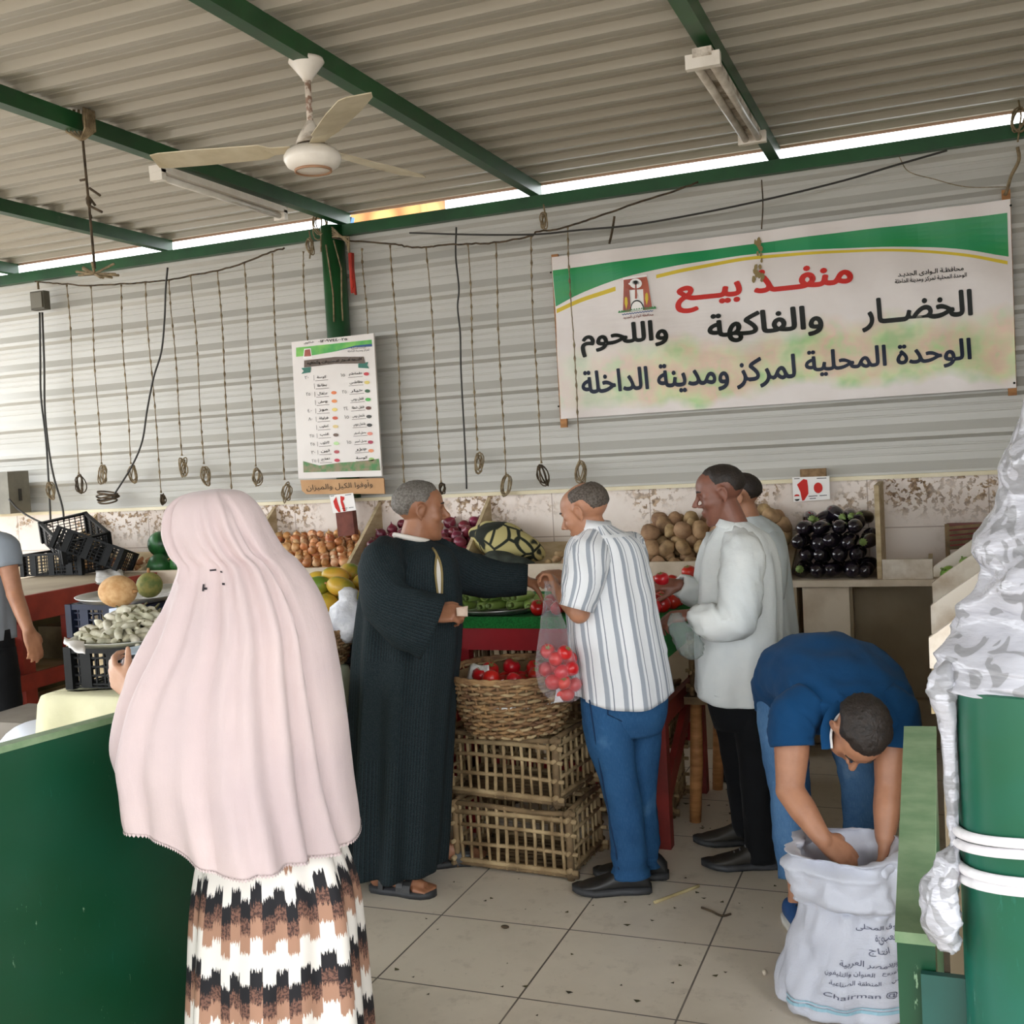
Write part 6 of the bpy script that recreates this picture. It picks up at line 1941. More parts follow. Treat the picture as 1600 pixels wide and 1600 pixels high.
shoe(per, aL, heading(-86), m_shoe_black, m_sole_black, .29, .052); shoe(per, aR, heading(-80), m_shoe_black, m_sole_black, .285, .05)

# ================= white shirt man
D = 4.34
per = thing('person', 'man in untucked white shirt and black trousers facing the red table', 'person', at_z(1160, 1345, 0))
hc = J(1126, 774, D); f = heading(-82, -14); g = MB(); P, R = head_parts(g, hc, f, UPV + f * .2, .985, 1.2)
neck = J(1146, 818, D + .0); chest = J(1152, 890, D + .02); pel = J(1155, 1075, D + .04)
sLn, sRt = J(1160, 850, D - .13), J(1122, 846, D + .15)
hL, hR = J(1178, 1090, D - .04), J(1143, 1090, D + .12); kL, kR = J(1180, 1215, D - .02), J(1152, 1205, D + .16); aL, aR = J(1188, 1338, D - .02), J(1166, 1298, D + .24)
core(g, pel, chest, neck, hc, sLn, sRt, hL, kL, aL, hR, kR, aR, .88)
eL, wL = J(1150, 968, D - .2), J(1082, 960, D - .10); eR, wR = J(1108, 935, D + .30), J(1062, 914, D + .26)
for a_, b_, c_ in ((sLn, eL, wL), (sRt, eR, wR)):
    g.tube([a_, (a_ + b_) / 2, b_], [.048, .045, .038], 14); g.ball(b_, .038 * 1.06, 14, 10); g.ball(c_, .027, 12, 8); g.tube([b_, (b_ + c_) / 2, c_], [.038, .034, .026], 14)
hand(g, wL, unit(-SR + AW * .15 - UPV * .1), unit(-UPV + AW * .4), False, (.6, .8, .5), s=.98)
hand(g, wR, unit(-SR + UPV * .15), unit(-UPV * .6 + AW * .5), True, (.8, .8, .5), s=.98)
foot(g, aL, heading(-84), .20); foot(g, aR, heading(-80), .20)
make_body(g, per, m_skin_deep)
hair('hair', P, m_hair_black, per, full_line(.86, -.55), .005); eyes(P, R, per, .985, m_skin_deep)
m_wshirt = fabric('white_cotton', '#dcdedc', '#cdd2d3', 4, .8, 600, .4)
shirt = MB(); fb = folds(.001, .012, 7, 8, drift=1.2); fw = wrinkle(.010, 7, 11)
LW = Loft([ringpx(1124, 1166, 815, D, .062), ringpx(1118, 1180, 824, D, .085), ringpx(1110, 1197, 836, D + .01, .115), ringpx(1101, 1207, 852, D + .02, .14), ringpx(1095, 1215, 885, D + .02, .15), ringpx(1091, 1219, 935, D + .02, .155), ringpx(1087, 1220, 985, D + .02, .155), ringpx(1085, 1220, 1035, D + .02, .152), ringpx(1086, 1218, 1075, D + .02, .148), ringpx(1090, 1214, 1092, D + .02, .145)], 6, 72, lambda th, v: fb(th, v) + fw(th, v) * (.3 + .7 * v))
LW.mesh(shirt, True, False, hem=lambda th: UPV * (.012 * math.cos(th - math.pi) ** 3 + .008 * math.cos(2 * th)), lip=True)
limb(shirt, [J(1152, 842, D - .04), J(1160, 868, D - .14), J(1157, 915, D - .19), J(1148, 968, D - .20), J(1112, 972, D - .16), J(1084, 962, D - .10)], [.06, .083, .085, .082, .072, .046], 28, 7, 1.0, wrinkle(.011, 8, 5, 1.5), lip=True, cap1=False)
limb(shirt, [J(1122, 845, D + .1), J(1116, 880, D + .22), J(1107, 925, D + .30), J(1085, 925, D + .29), J(1060, 914, D + .26)], [.06, .078, .075, .066, .047], 22, 6, 1.0, wrinkle(.010, 8, 9, 1.4), lip=True, cap1=False)
s_o = cloth('shirt', shirt, m_wshirt, per)
g = MB(); cR = [J(1145 + 23 * math.cos(a), 823 - 3 * math.sin(a) + 5 * math.cos(a), D + .06 * math.sin(a)) for a in np.linspace(0, 2 * math.pi, 25)[:-1]]
ou = lambda p, k: unit([p[0] - neck[0], p[1] - neck[1], 0]) * k
g.rings([[p + ou(p, .014) - UPV * .006 for p in cR], [p + UPV * .026 + ou(p, .004) for p in cR], [p + UPV * .024 - ou(p, .006) for p in cR], [p - ou(p, .004) for p in cR]], cap0=False, cap1=False); put(g.build('collar', m_wshirt), s_o)
g = MB(); LW.patch(g, 20, 53, -.72, -.66, .004, 20, 1); put(g.build('side_seam', m_wshirt), s_o)
g = MB(); LW.patch(g, 23, 30, -2.75, -2.2, .005, 6, 6); put(g.build('chest_pocket', m_wshirt), s_o)
j = MB(); Loft([ringpx(1102, 1212, 1068, D + .04, .12), ringpx(1106, 1213, 1100, D + .04, .12), ringpx(1116, 1212, 1135, D + .05, .11)], 5, 40).mesh(j)
limb(j, [J(1176, 1095, D), J(1182, 1160, D - .01), J(1184, 1230, D - .02), J(1188, 1300, D - .02), J(1190, 1345, D - .02)], [.085, .080, .070, .063, .060], 26, 6, 1, wrinkle(.007, 7, 1), lip=True, cap1=False)
limb(j, [J(1140, 1095, D + .1), J(1150, 1160, D + .14), J(1158, 1225, D + .18), J(1166, 1300, D + .23)], [.078, .070, .060, .050], 24, 6, 1, wrinkle(.007, 7, 2), lip=True, cap1=False)
cloth('trousers', j, m_black_cloth, per)
m_trainer = mat('black_trainer', '#26231f', '#35312b', rough=.6, nscale=12)
shoe(per, aL, heading(-84), m_trainer, m_sole_black, .30, .052, flat('grey_laces', '#77787a', .7)); shoe(per, aR, heading(-82), m_trainer, m_sole_black, .29, .05)

# ================= grey shirt man behind him
D = 5.3
per = thing('person', 'man in pale grey shirt standing half hidden behind the white shirt', 'person', at_z(1192, 1228, 0))
hc = J(1157, 779, D); f = heading(-70, -8); g = MB(); P, R = head_parts(g, hc, f, UPV + f * .12, .98)
neck = J(1172, 815, D); chest = J(1182, 890, D + .02); pel = J(1192, 1020, D + .02)
sLn, sRt = J(1205, 846, D - .1), J(1160, 842, D + .14)
hL, hR = J(1205, 1030, D - .04), J(1178, 1030, D + .1); kL, kR = J(1205, 1115, D - .02), J(1180, 1112, D + .12); aL = J(1205, 1204, D); aR = J(1182, 1196, D + .12)
core(g, pel, chest, neck, hc, sLn, sRt, hL, kL, aL, hR, kR, aR, .88)
for a_, b_, c_, rt_ in ((sLn, J(1200, 925, D - .15), J(1150, 930, D - .05), False), (sRt, J(1150, 925, D + .22), J(1110, 925, D + .2), True)):
    g.tube([a_, (a_ + b_) / 2, b_], [.048, .045, .038], 14); g.ball(b_, .038 * 1.06, 14, 10); g.ball(c_, .027, 12, 8); g.tube([b_, (b_ + c_) / 2, c_], [.038, .034, .026], 14); hand(g, c_, -SR, -UPV, rt_, (.4, .5, .4))
foot(g, aL, heading(-75), .2); foot(g, aR, heading(-75), .2)
make_body(g, per, m_skin_tan, .007); hair('hair', P, m_hair_black, per, full_line(.8, -.62), .008); eyes(P, R, per, .98, m_skin_tan)
shirt = MB(); Loft([ringpx(1155, 1190, 806, D, .06), ringpx(1147, 1206, 816, D, .085), ringpx(1140, 1220, 828, D, .12), ringpx(1136, 1228, 848, D, .14), ringpx(1135, 1234, 890, D, .15), ringpx(1138, 1240, 940, D, .15), ringpx(1142, 1246, 990, D, .15), ringpx(1146, 1247, 1045, D, .145)], 6, 56, folds(.001, .010, 7, 5)).mesh(shirt, True, False, lip=True)
limb(shirt, [J(1195, 838, D - .03), J(1206, 860, D - .11), J(1203, 925, D - .15), J(1170, 932, D - .1)], [.06, .075, .072, .052], 22, 6, 1, wrinkle(.009, 8, 3), lip=True, cap1=False)
limb(shirt, [J(1162, 838, D + .1), J(1155, 880, D + .2), J(1148, 925, D + .22), J(1125, 926, D + .21)], [.06, .07, .066, .05], 20, 6, 1, None, lip=True, cap1=False)
cloth('shirt', shirt, fabric('pale_grey_cotton', '#c3c9ca', '#b5bdc0', 4), per)
j = MB(); Loft([ringpx(1148, 1240, 1000, D + .02, .12), ringpx(1150, 1240, 1048, D + .03, .115)], 5, 36).mesh(j)
limb(j, [J(1208, 1030, D - .02), J(1207, 1115, D - .01), J(1206, 1206, D)], [.08, .068, .058], 20, 6, 1, None, lip=True, cap1=False); limb(j, [J(1178, 1030, D + .1), J(1180, 1112, D + .11), J(1182, 1198, D + .12)], [.08, .066, .056], 20, 6, 1, None, lip=True, cap1=False)
cloth('trousers', j, fabric('grey_trousers', '#4a4c50', '#55575b'), per)
shoe(per, aL, heading(-75), m_shoe_black, m_sole_black); shoe(per, aR, heading(-75), m_shoe_black, m_sole_black)

# ================= man in the long robe
D = 4.27
per = thing('person', 'grey haired man in long dark robe reaching towards the tomatoes', 'person', at_z(625, 1378, 0))
hc = J(657, 801, D); f = heading(78, -4); g = MB(); P, R = head_parts(g, hc, f, UPV + f * .05, .985, 1.0, 1.04)
neck = J(645, 848, D + .0); chest = J(640, 905, D); pel = J(628, 1075, D + .02)
sRt, sLn = J(600, 872, D - .12), J(692, 872, D + .14)
hR, hL = J(605, 1090, D - .05), J(655, 1090, D + .1); kR, kL = J(610, 1225, D - .02), J(660, 1215, D + .14); aR, aL = J(607, 1362, D + .02), J(688, 1322, D + .26)
core(g, pel, chest, neck, hc, sRt, sLn, hR, kR, aR, hL, kL, aL, 1.0)
eR, wR = J(600, 955, D - .22), J(674, 961, D - .2); eL, wL = J(752, 905, D + .28), J(818, 906, D + .28)
for a_, b_, c_ in ((sRt, eR, wR), (sLn, eL, wL)):
    g.tube([a_, (a_ + b_) / 2, b_], [.052, .048, .040], 14); g.ball(b_, .040 * 1.06, 14, 10); g.ball(c_, .027, 12, 8); g.tube([b_, (b_ + c_) / 2, c_], [.040, .036, .029], 14)
hand(g, wR, unit(SR * .9 + UPV * .05 - AW * .1), unit(AW * .7 - UPV * .5 + SR * .1), True, (.9, 1.0, .6), thumb=(.5, .3), s=1.0)
hand(g, wL, unit(SR - UPV * .25), unit(-UPV), False, (.35, .45, .3), s=1.05)
tdR, tdL = heading(112), heading(80)
foot(g, aR, tdR, .235); foot(g, aL, tdL, .235)
make_body(g, per, m_skin_dark)
hair('hair', P, m_hair_grey, per, full_line(.70, -.60), .010, seed=3, rough=.004); eyes(P, R, per, .985, m_skin_dark)
m_robe = striped('dark_robe_cloth', '#172226', [(.5, '#1f2d31'), (.72, '#12191d')], .011, 0, .85, .3)
rb = MB(); fr_ = folds(.001, .055, 10, 21, drift=.7)
LR = Loft([ringpx(619, 667, 842, D, .062), ringpx(608, 684, 850, D, .085), ringpx(592, 702, 860, D, .115), ringpx(578, 712, 876, D, .14), ringpx(566, 718, 905, D, .155), ringpx(558, 721, 960, D, .165), ringpx(553, 718, 1020, D + .01, .17), ringpx(550, 710, 1090, D + .03, .175), ringpx(548, 704, 1170, D + .05, .18), ringpx(546, 699, 1250, D + .07, .185), ringpx(545, 694, 1320, D + .09, .19), ringpx(546, 690, 1352, D + .10, .19)], 7, 96, lambda th, v: fr_(th, max(0, v - .22) / .78))
LR.mesh(rb, True, False, lip=True)
limb(rb, [J(612, 862, D - .02), J(598, 885, D - .13), J(603, 938, D - .21), J(640, 966, D - .23), J(676, 980, D - .21)], [.07, .105, .110, .118, .128], 34, 8, [.95, .85, .75, .6, .48], wrinkle(.010, 6, 7), lip=True, cap1=False)
limb(rb, [J(680, 864, D + .08), J(705, 886, D + .18), J(758, 903, D + .28), J(824, 906, D + .28)], [.07, .090, .085, .062], 26, 8, .9, wrinkle(.009, 6, 4), lip=True, cap1=False)
r_o = cloth('robe', rb, m_robe, per)
m_und = fabric('white_undershirt', '#d9d3cb', '#cfc8bf')
g = MB(); cR = [J(643 + 26 * math.cos(a), 841 + 5 * math.cos(a), D + .066 * math.sin(a)) for a in np.linspace(0, 2 * math.pi, 25)[:-1]]; g.tube(cR + [cR[0]], .011, 8); g.build('undershirt', m_und, per)
g = MB(); LR.patch(g, 17, 33, -1.02, -.78, .006, 10, 3, lambda v: (-.90 - .10 * math.sin(v * 3.1), -.90 + .06 * math.sin(v * 3.1))); put(g.build('neck_slit', m_und), r_o)
g = MB()
for sg in (0, 1): g.tube([LR.pt(11 + 23 * v, -.90 + (-.10 if sg == 0 else .06) * math.sin(max(0, v - .25) / .75 * 3.1), .007) for v in np.linspace(0, 1, 12)], .005, 6)
put(g.build('neck_trim', fabric('robe_trim', '#8a7a52', '#6d6040')), r_o)
g = MB(); LR.patch(g, 42, 56, -2.25, -1.55, .006, 8, 8); put(g.build('side_pocket', m_robe), r_o)


def sandal(parent, ankle, td, m1, m2):
    a = np.array(ankle); d = unit([td[0], td[1], 0]); s_ = np.cross(d, UPV); O = np.array([a[0], a[1], 0]) - d * .075
    g = MB(); R = []
    for q, w_ in ((-.008, .018), (.01, .036), (.06, .042), (.13, .042), (.19, .052), (.235, .050), (.265, .034), (.278, .010)):
        R.append([O + d * q + s_ * x * w_ + UPV * z for x, z in ((-1, 0), (-1.04, .012), (-1, .024), (1, .024), (1.04, .012), (1, 0))])
    g.rings(R); so = g.build('sandal', m1, parent)
    for q, h, w2 in ((.175, .070, .017), (.145, .082, .014), (.06, .10, .010)):
        g = MB(); c = O + d * q; rr = [c + s_ * .049 * math.cos(t_) * (1 if q > .1 else .85) + UPV * (.02 + (h - .02) * math.sin(t_)) for t_ in np.linspace(0, math.pi, 13)]
        R = []
        for p in rr:
            n_ = unit(p - c); R.append([p - d * w2, p + d * w2, p + d * w2 + n_ * .006, p - d * w2 + n_ * .006])
        g.rings(R, flat=True); put(g.build('strap', m2), so)


sandal(per, aR, tdR, m_sole_black, m_shoe_black); sandal(per, aL, tdL, m_sole_black, m_shoe_black)
# folded note in his right hand
tip = J(722, 955, D - .235)
sheet_paper('banknote', [tip + SR * -.02 + UPV * .012, tip + SR * .022 + UPV * .018, tip + SR * .020 - UPV * .022 - AW * .01, tip - SR * .02 - UPV * .02], "folded pale banknote held in the robed man's fist", mat('banknote_paper', '#cdb7a6', '#b39a8a', rough=.7, nscale=20), .002, 'banknote', 4, .004)

# ================= bending man
D = 3.6
per = thing('person', 'man in dark blue polo shirt bending down into the white sack', 'person', at_z(1290, 1440, 0))
hc = J(1338, 1143, 3.34); f = unit(-UPV * .94 - AW * .20 - SR * .16); u = unit(-AW * .9 - UPV * .25 + SR * .05)
g = MB(); P, R = head_parts(g, hc, f, u, .99)
pel = J(1250, 1085, 3.96); chest = J(1322, 1085, 3.50); neck = J(1338, 1122, 3.41)
sA, sB = J(1240, 1115, 3.45), J(1395, 1108, 3.45)
hA, hB = J(1218, 1090, 3.95), J(1318, 1100, 3.98); kA, kB = J(1232, 1235, 3.86), J(1343, 1230, 3.92); aA, aB = J(1243, 1398, 3.76), J(1345, 1370, 3.86)
core(g, pel, chest, neck, hc, sA, sB, hA, kA, aA, hB, kB, aB, .80)
eA, wA = J(1234, 1235, 3.40), J(1286, 1312, 3.30); eB, wB = J(1389, 1232, 3.40), J(1382, 1312, 3.34)
for a_, b_, c_ in ((sA, eA, wA), (sB, eB, wB)):
    g.tube([a_, (a_ + b_) / 2, b_], [.058, .055, .043], 14); g.ball(b_, .043 * 1.06, 14, 10); g.ball(c_, .027, 12, 8); g.tube([b_, b_ * .6 + c_ * .4, c_], [.045, .044, .029], 14)
hand(g, wA, unit(SR * .75 - UPV * .65), unit(-UPV * .4 + AW * .6 - SR * .1), True, (.5, .6, .4), s=1.05)
hand(g, wB, unit(-UPV + SR * -.05), unit(-SR + AW * .2), False, (.4, .5, .3), s=1.05)
foot(g, aA, heading(172), .20); foot(g, aB, heading(168), .20)
make_body(g, per, m_skin_tan)
hair('hair', P, m_hair_black, per, full_line(.62, -.50), .012, seed=8, rough=.006); eyes(P, R, per, .99, m_skin_tan)
m_polo = fabric('blue_polo', '#11406a', '#0f395f', 4, .85, 700, .3)
shirt = MB(); wv_ = wrinkle(.013, 8, 6)
def perp(p, q): d = unit(np.array(q) - p); b = unit(np.cross(SR, d)); return b
path = [(J(1243, 1098, 4.04), .158, .108), (J(1247, 1072, 3.98), .172, .122), (J(1262, 1052, 3.86), .182, .132), (J(1288, 1052, 3.72), .196, .136), (J(1315, 1076, 3.58), .212, .125), (J(1330, 1100, 3.48), .205, .105), (J(1336, 1118, 3.42), .150, .085), (J(1340, 1128, 3.39), .085, .07), (J(1341, 1134, 3.375), .07, .064)]
rg = []
for k, (c, a_, b_) in enumerate(path):
    q = path[min(k + 1, len(path) - 1)][0] - path[max(k - 1, 0)][0]; q = unit(q - SR * q.dot(SR)); rg.append((c, SR, a_, unit(np.cross(SR, q)), b_))
LB = Loft(rg, 7, 64, wv_, 2.2); LB.mesh(shirt, True, True)
for pts in ([J(1268, 1095, 3.46), J(1243, 1118, 3.44), J(1236, 1145, 3.42), J(1238, 1166, 3.41)], [J(1372, 1090, 3.46), J(1396, 1112, 3.44), J(1400, 1140, 3.42), J(1399, 1168, 3.41)]):
    limb(shirt, pts, [.070, .080, .074, .068], 26, 6, 1.0, wrinkle(.006, 6, 3), lip=True, cap1=False)
s_o = cloth('polo_shirt', shirt, m_polo, per)
arc = crom([J(x, y, d_) for x, y, d_ in ((1295, 1165, 3.36), (1294, 1140, 3.37), (1303, 1117, 3.385), (1322, 1102, 3.40), (1342, 1098, 3.40), (1362, 1103, 3.40), (1378, 1117, 3.385), (1386, 1135, 3.37))], 5)
g = MB(); ctr = J(1341, 1150, 3.42); R_ = []
g.rings([[p + unit(p - ctr) * .035 - AW * .012 for p in arc], [p + unit(p - ctr) * .014 + AW * -.030 for p in arc], [p + AW * -.030 for p in arc], [p + AW * .02 for p in arc]], closed=False); c_o = put(g.build('collar', m_polo), s_o)
g = MB(); g.tube([p - AW * .032 for p in arc], .0042, 6); put(g.build('collar_trim', flat('white_trim', '#e8e8e8', .7)), s_o)
m_den2 = denim('faded_denim', '#34587f', '#486d94', '#8ba6c0')
j = MB(); limb(j, [J(1252, 1062, 4.02), J(1250, 1100, 4.0), J(1262, 1135, 3.97)], [.150, .158, .135], 34, 6, 1.0, wrinkle(.006, 6, 2))
limb(j, [J(1222, 1085, 3.97), J(1226, 1160, 3.92), J(1234, 1235, 3.86), J(1238, 1310, 3.80), J(1243, 1372, 3.77)], [.092, .085, .072, .064, .058], 28, 7, 1, wrinkle(.007, 8, 5), lip=True, cap1=False)
limb(j, [J(1312, 1100, 4.0), J(1335, 1165, 3.96), J(1345, 1240, 3.92), J(1346, 1350, 3.86)], [.09, .082, .068, .058], 26, 7, 1, wrinkle(.007, 8, 6), lip=True, cap1=False)
j_o = cloth('jeans', j, m_den2, per)
m_bshoe = mat('blue_trainer', '#1f4d86', '#173b68', rough=.6, nscale=10); m_wsole = flat('white_rubber', '#d5d3cd', .5)
shoe(per, aA, heading(176), m_bshoe, m_wsole, .285, .05, flat('black_laces', '#15161a', .7)); shoe(per, aB, heading(168), m_bshoe, m_wsole, .285, .05, flat('dark_laces', '#15161a', .7))

# ================= veiled woman in front
D = 3.0
per = thing('person', 'woman in long pale pink veil and zigzag patterned skirt seen from behind', 'person', at_z(440, 1700, 0))
hc = J(328, 835, D); f = heading(-50, -14); g = MB(); P, R = head_parts(g, hc, f, UPV + f * .2, .93)
neck = J(345, 885, D); chest = J(365, 960, D); pel = J(400, 1230, D)
sLn, sRt = J(300, 930, D - .02), J(430, 935, D + .06)
hL, hR = J(390, 1250, D), J(450, 1250, D + .04); kL, kR = J(400, 1450, D), J(460, 1450, D + .05); aL, aR = J(405, 1655, D + .0), J(470, 1650, D + .05)
core(g, pel, chest, neck, hc, sLn, sRt, hL, kL, aL, hR, kR, aR, .82)
eL, wL = J(252, 1105, D - .02), J(205, 1080, D + .10); eR, wR = J(470, 1090, D + .02), J(440, 1080, D + .25)
for a_, b_, c_ in ((sLn, eL, wL), (sRt, eR, wR)):
    g.tube([a_, (a_ + b_) / 2, b_], [.042, .040, .036], 14); g.ball(b_, .036 * 1.06, 14, 10); g.ball(c_, .027, 12, 8); g.tube([b_, (b_ + c_) / 2, c_], [.036, .030, .024], 14)
hand(g, wL, unit(-SR * .62 + UPV * .38 + AW * .45), unit(AW * .7 + SR * .55), False, (.45, .6, .45), thumb=(.35, .0), s=1.04)
hand(g, wR, unit(-SR * .5 + AW * .6), unit(-UPV), True, (.5, .6, .4), s=.94)
foot(g, aL, heading(-25), .22); foot(g, aR, heading(-20), .22)
make_body(g, per, m_skin_light, .006)
g = MB(); limb(g, [J(246, 1104, D + .02), J(224, 1093, D + .06), J(206, 1082, D + .10)], [.045, .040, .033], 18, 6, 1, wrinkle(.003, 8, 3), lip=True, cap1=False); sl = g.build('sleeve', fabric('black_sleeve', '#16171d', '#1e2029'), per)
g = MB(); g.tube([J(204, 1079, D + .105) + q for q in (np.zeros(3), np.array([.001, .001, .001]))], [.030, .030], 16); g.lathe([(.0, 0), (.0, 0)], (0, 0, 0), 3) if False else None
put(g.build('cuff', flat('white_cuff', '#e6e2e4', .7)), sl)
m_veil, t, b = nt('pink_veil'); v = coords(t, 'Object'); col = ramp(t, noise(t, v, 3.2, 5), [(.35, lin('#cdb9b7')), (.7, lin('#c1aeaf'))])
t.links.new(col, b.inputs['Base Color']); setin(b, Roughness=.8); b.inputs['Sheen Weight'].default_value = .2
bump(t, b, math_(t, 'ADD', noise(t, coords(t, 'Object', (3, 3, 1)), 6, 4), math_(t, 'MULTIPLY', noise(t, v, 500, 2), .15)), .35, .012)
vl = MB()
def crease(th, v, t0, t1, w_, a_, v0=.05, v1=1.0):
    if v < v0 or v > v1: return 0
    k = (v - v0) / (v1 - v0); tc = t0 + (t1 - t0) * k; d_ = math.atan2(math.sin(th - tc), math.cos(th - tc)); e = math.sin(min(1, k * 2.5) * math.pi / 2)
    return a_ * e * (-math.exp(-(d_ / w_) ** 2) + .9 * math.exp(-((d_ + w_ * 1.9) / (w_ * 1.3)) ** 2))
fv = folds(0, .026, 7, 31, drift=.9); wv2 = wrinkle(.012, 4, 13, .7)
def fveil(th, v):
    q = fv(th, max(0, v - .25) / .75) + wv2(th, v) * min(1, v * 3)
    q += crease(th, v, -1.1, -.72, .06, .022, .02) + crease(th, v, -1.38, -1.0, .07, .018, .08) + crease(th, v, -1.0, -.35, .065, .024, .05) + crease(th, v, -1.6, -1.25, .05, .012, .12)
    q += crease(th, v, -1.75, -1.6, .08, .015, .25) + crease(th, v, -2.1, -2.35, .08, .016, .22) + crease(th, v, -2.45, -2.3, .06, .012, .02, .42) + crease(th, v, -2.6, -2.75, .10, .03, .45)
    # the cloth gathers into a sling under the forearm at the left
    q += .016 * math.exp(-((th + 2.95 if th < 0 else th - 3.33) / .5) ** 2) * math.sin(max(0, min(1, (v - .50) / .16)) * math.pi)
    return q
vr = [(327, 345, 764, .02), (292, 374, 769, .075), (270, 393, 781, .105), (258, 409, 800, .125), (255, 423, 830, .135), (268, 440, 862, .13), (282, 459, 880, .135), (274, 480, 908, .16), (264, 500, 945, .19), (250, 515, 990, .21), (226, 524, 1040, .225), (207, 532, 1090, .235), (194, 541, 1155, .25), (190, 546, 1205, .265), (199, 551, 1255, .275), (207, 556, 1300, .285), (214, 558, 1330, .29)]
LV = Loft([ringpx(a_, c_, y, D, b_) for a_, c_, y, b_ in vr], 5, 120, lambda th, v: fveil(((th + math.pi) % (2 * math.pi)) - math.pi, v))
veil_hem = lambda th: UPV * (.125 - .065 * math.cos(th) + .07 * math.sin(th) + .010 * math.sin(5 * th)) + SR * (.03 * max(0, -math.cos(th)))
LV.mesh(vl, True, False, hem=veil_hem, lip=True, hemn=32)
v_o = cloth('veil', vl, m_veil, per)
g = MB(); R_ = [LV.pt(LV.k - 1, a_, .002) + veil_hem(a_) for a_ in np.linspace(0, 2 * math.pi, 261)]
for k in range(0, 260, 1):
    p = R_[k]; q = R_[k + 1]; m_ = (p + q) / 2 - UPV * .006
    g.add([p, m_, q, (p + q) / 2 + UPV * .004], [(0, 1, 2, 3)])
put(g.build('hem_trim', m_veil), v_o)
g = MB()
for px, py, w_, h_ in ((352, 881, 9, 3), (366, 884, 6, 3), (340, 902, 5, 9), (344, 906, 8, 3), (372, 901, 6, 3)):
    pc_ = [at_d(px + dx, py + dy, D - .21) for dx, dy in ((-w_ / 2, 0), (w_ / 2, -1), (w_ / 2, h_), (-w_ / 2 + 1, h_))]
    # lay the dark stitches on the cloth
    i_ = np.interp(py, [880, 908, 945], [30, 35, 40]); 
    th_ = -math.acos(max(-1, min(1, (px - np.interp(py, [880, 908, 945], [370.5, 377, 382])) / np.interp(py, [880, 908, 945], [88, 103, 118]))))
    di, dt = h_ / 14 * 2.4, w_ / 100
    g.add([LV.pt(i_, th_ - dt / 2, .003), LV.pt(i_, th_ + dt / 2, .003), LV.pt(i_ + di, th_ + dt / 2, .003), LV.pt(i_ + di, th_ - dt / 2, .003)], [(0, 1, 2, 3)])
put(g.build('mended_spots', flat('dark_thread', '#2a2428', .9)), v_o)
# ikat skirt: stepped bands of black, white, tan and brown
m_ikat, t, b = nt('ikat_skirt'); uvn = N(t, 'ShaderNodeTexCoord'); sx = N(t, 'ShaderNodeSeparateXYZ'); t.links.new(uvn.outputs['UV'], sx.inputs[0])
u_ = sx.outputs['X']; v_ = sx.outputs['Y']
colw = .034
cell = math_(t, 'FLOOR', math_(t, 'DIVIDE', u_, colw)); par = math_(t, 'FLOORED_MODULO', cell, 2)
step3 = math_(t, 'MULTIPLY', math_(t, 'PINGPONG', math_(t, 'MULTIPLY', cell, 1), 3), .009)
jag = math_(t, 'MULTIPLY_ADD', noise(t, coords(t, 'UV', (260, 3, 1)), 1, 2), .060, -.030)
vv = math_(t, 'ADD', math_(t, 'ADD', v_, jag), math_(t, 'ADD', math_(t, 'MULTIPLY', par, .030), step3))
fr = math_(t, 'FRACT', math_(t, 'DIVIDE', vv, .20))
lace = ramp(t, noise(t, coords(t, 'UV', (1, 1, 1)), 140, 3), [(.47, lin('#7a5648')), (.55, lin('#46302a'))])
col = ramp(t, fr, [(0, lin('#e9e2da')), (.22, lin('#17151a')), (.47, lin('#000000')), (.62, lin('#a98069')), (.84, lin('#e9e2da'))], 'CONSTANT')
lm = ramp(t, fr, [(0, 0), (.44, 1), (.62, 0)], 'CONSTANT')
t.links.new(mix(t, lm, col, lace), b.inputs['Base Color']); setin(b, Roughness=.8); bump(t, b, noise(t, coords(t, 'Object'), 24, 3), .2, .006)
sk = MB(); fs_ = folds(.008, .030, 9, 17, drift=.6)
Loft([ringpx(345, 500, 1235, D, .13), ringpx(318, 530, 1320, D, .165), ringpx(307, 554, 1400, D, .205), ringpx(304, 563, 1490, D, .225), ringpx(301, 571, 1590, D, .235), ringpx(299, 576, 1672, D, .24)], 8, 110, fs_).mesh(sk, True, False, lip=True)
cloth('skirt', sk, m_ikat, per)
sandal(per, aL, heading(-25), m_sole_black, m_shoe_black); sandal(per, aR, heading(-20), m_sole_black, m_shoe_black)
# small white purse in her hand
g = MB(); c = J(212, 1048, D + .24); g.box(c, (.09, .03, .06), Matrix.Rotation(.5, 3, 'Z') @ Matrix.Rotation(.35, 3, 'Y'))
o = g.build('purse', mat('white_purse', '#e4e0e4', '#cdc9d2', rough=.5, nscale=9)); md = o.modifiers.new('round', 'BEVEL'); md.width = .008; md.segments = 3
tag(o, 'small white purse held by the veiled woman', 'purse')

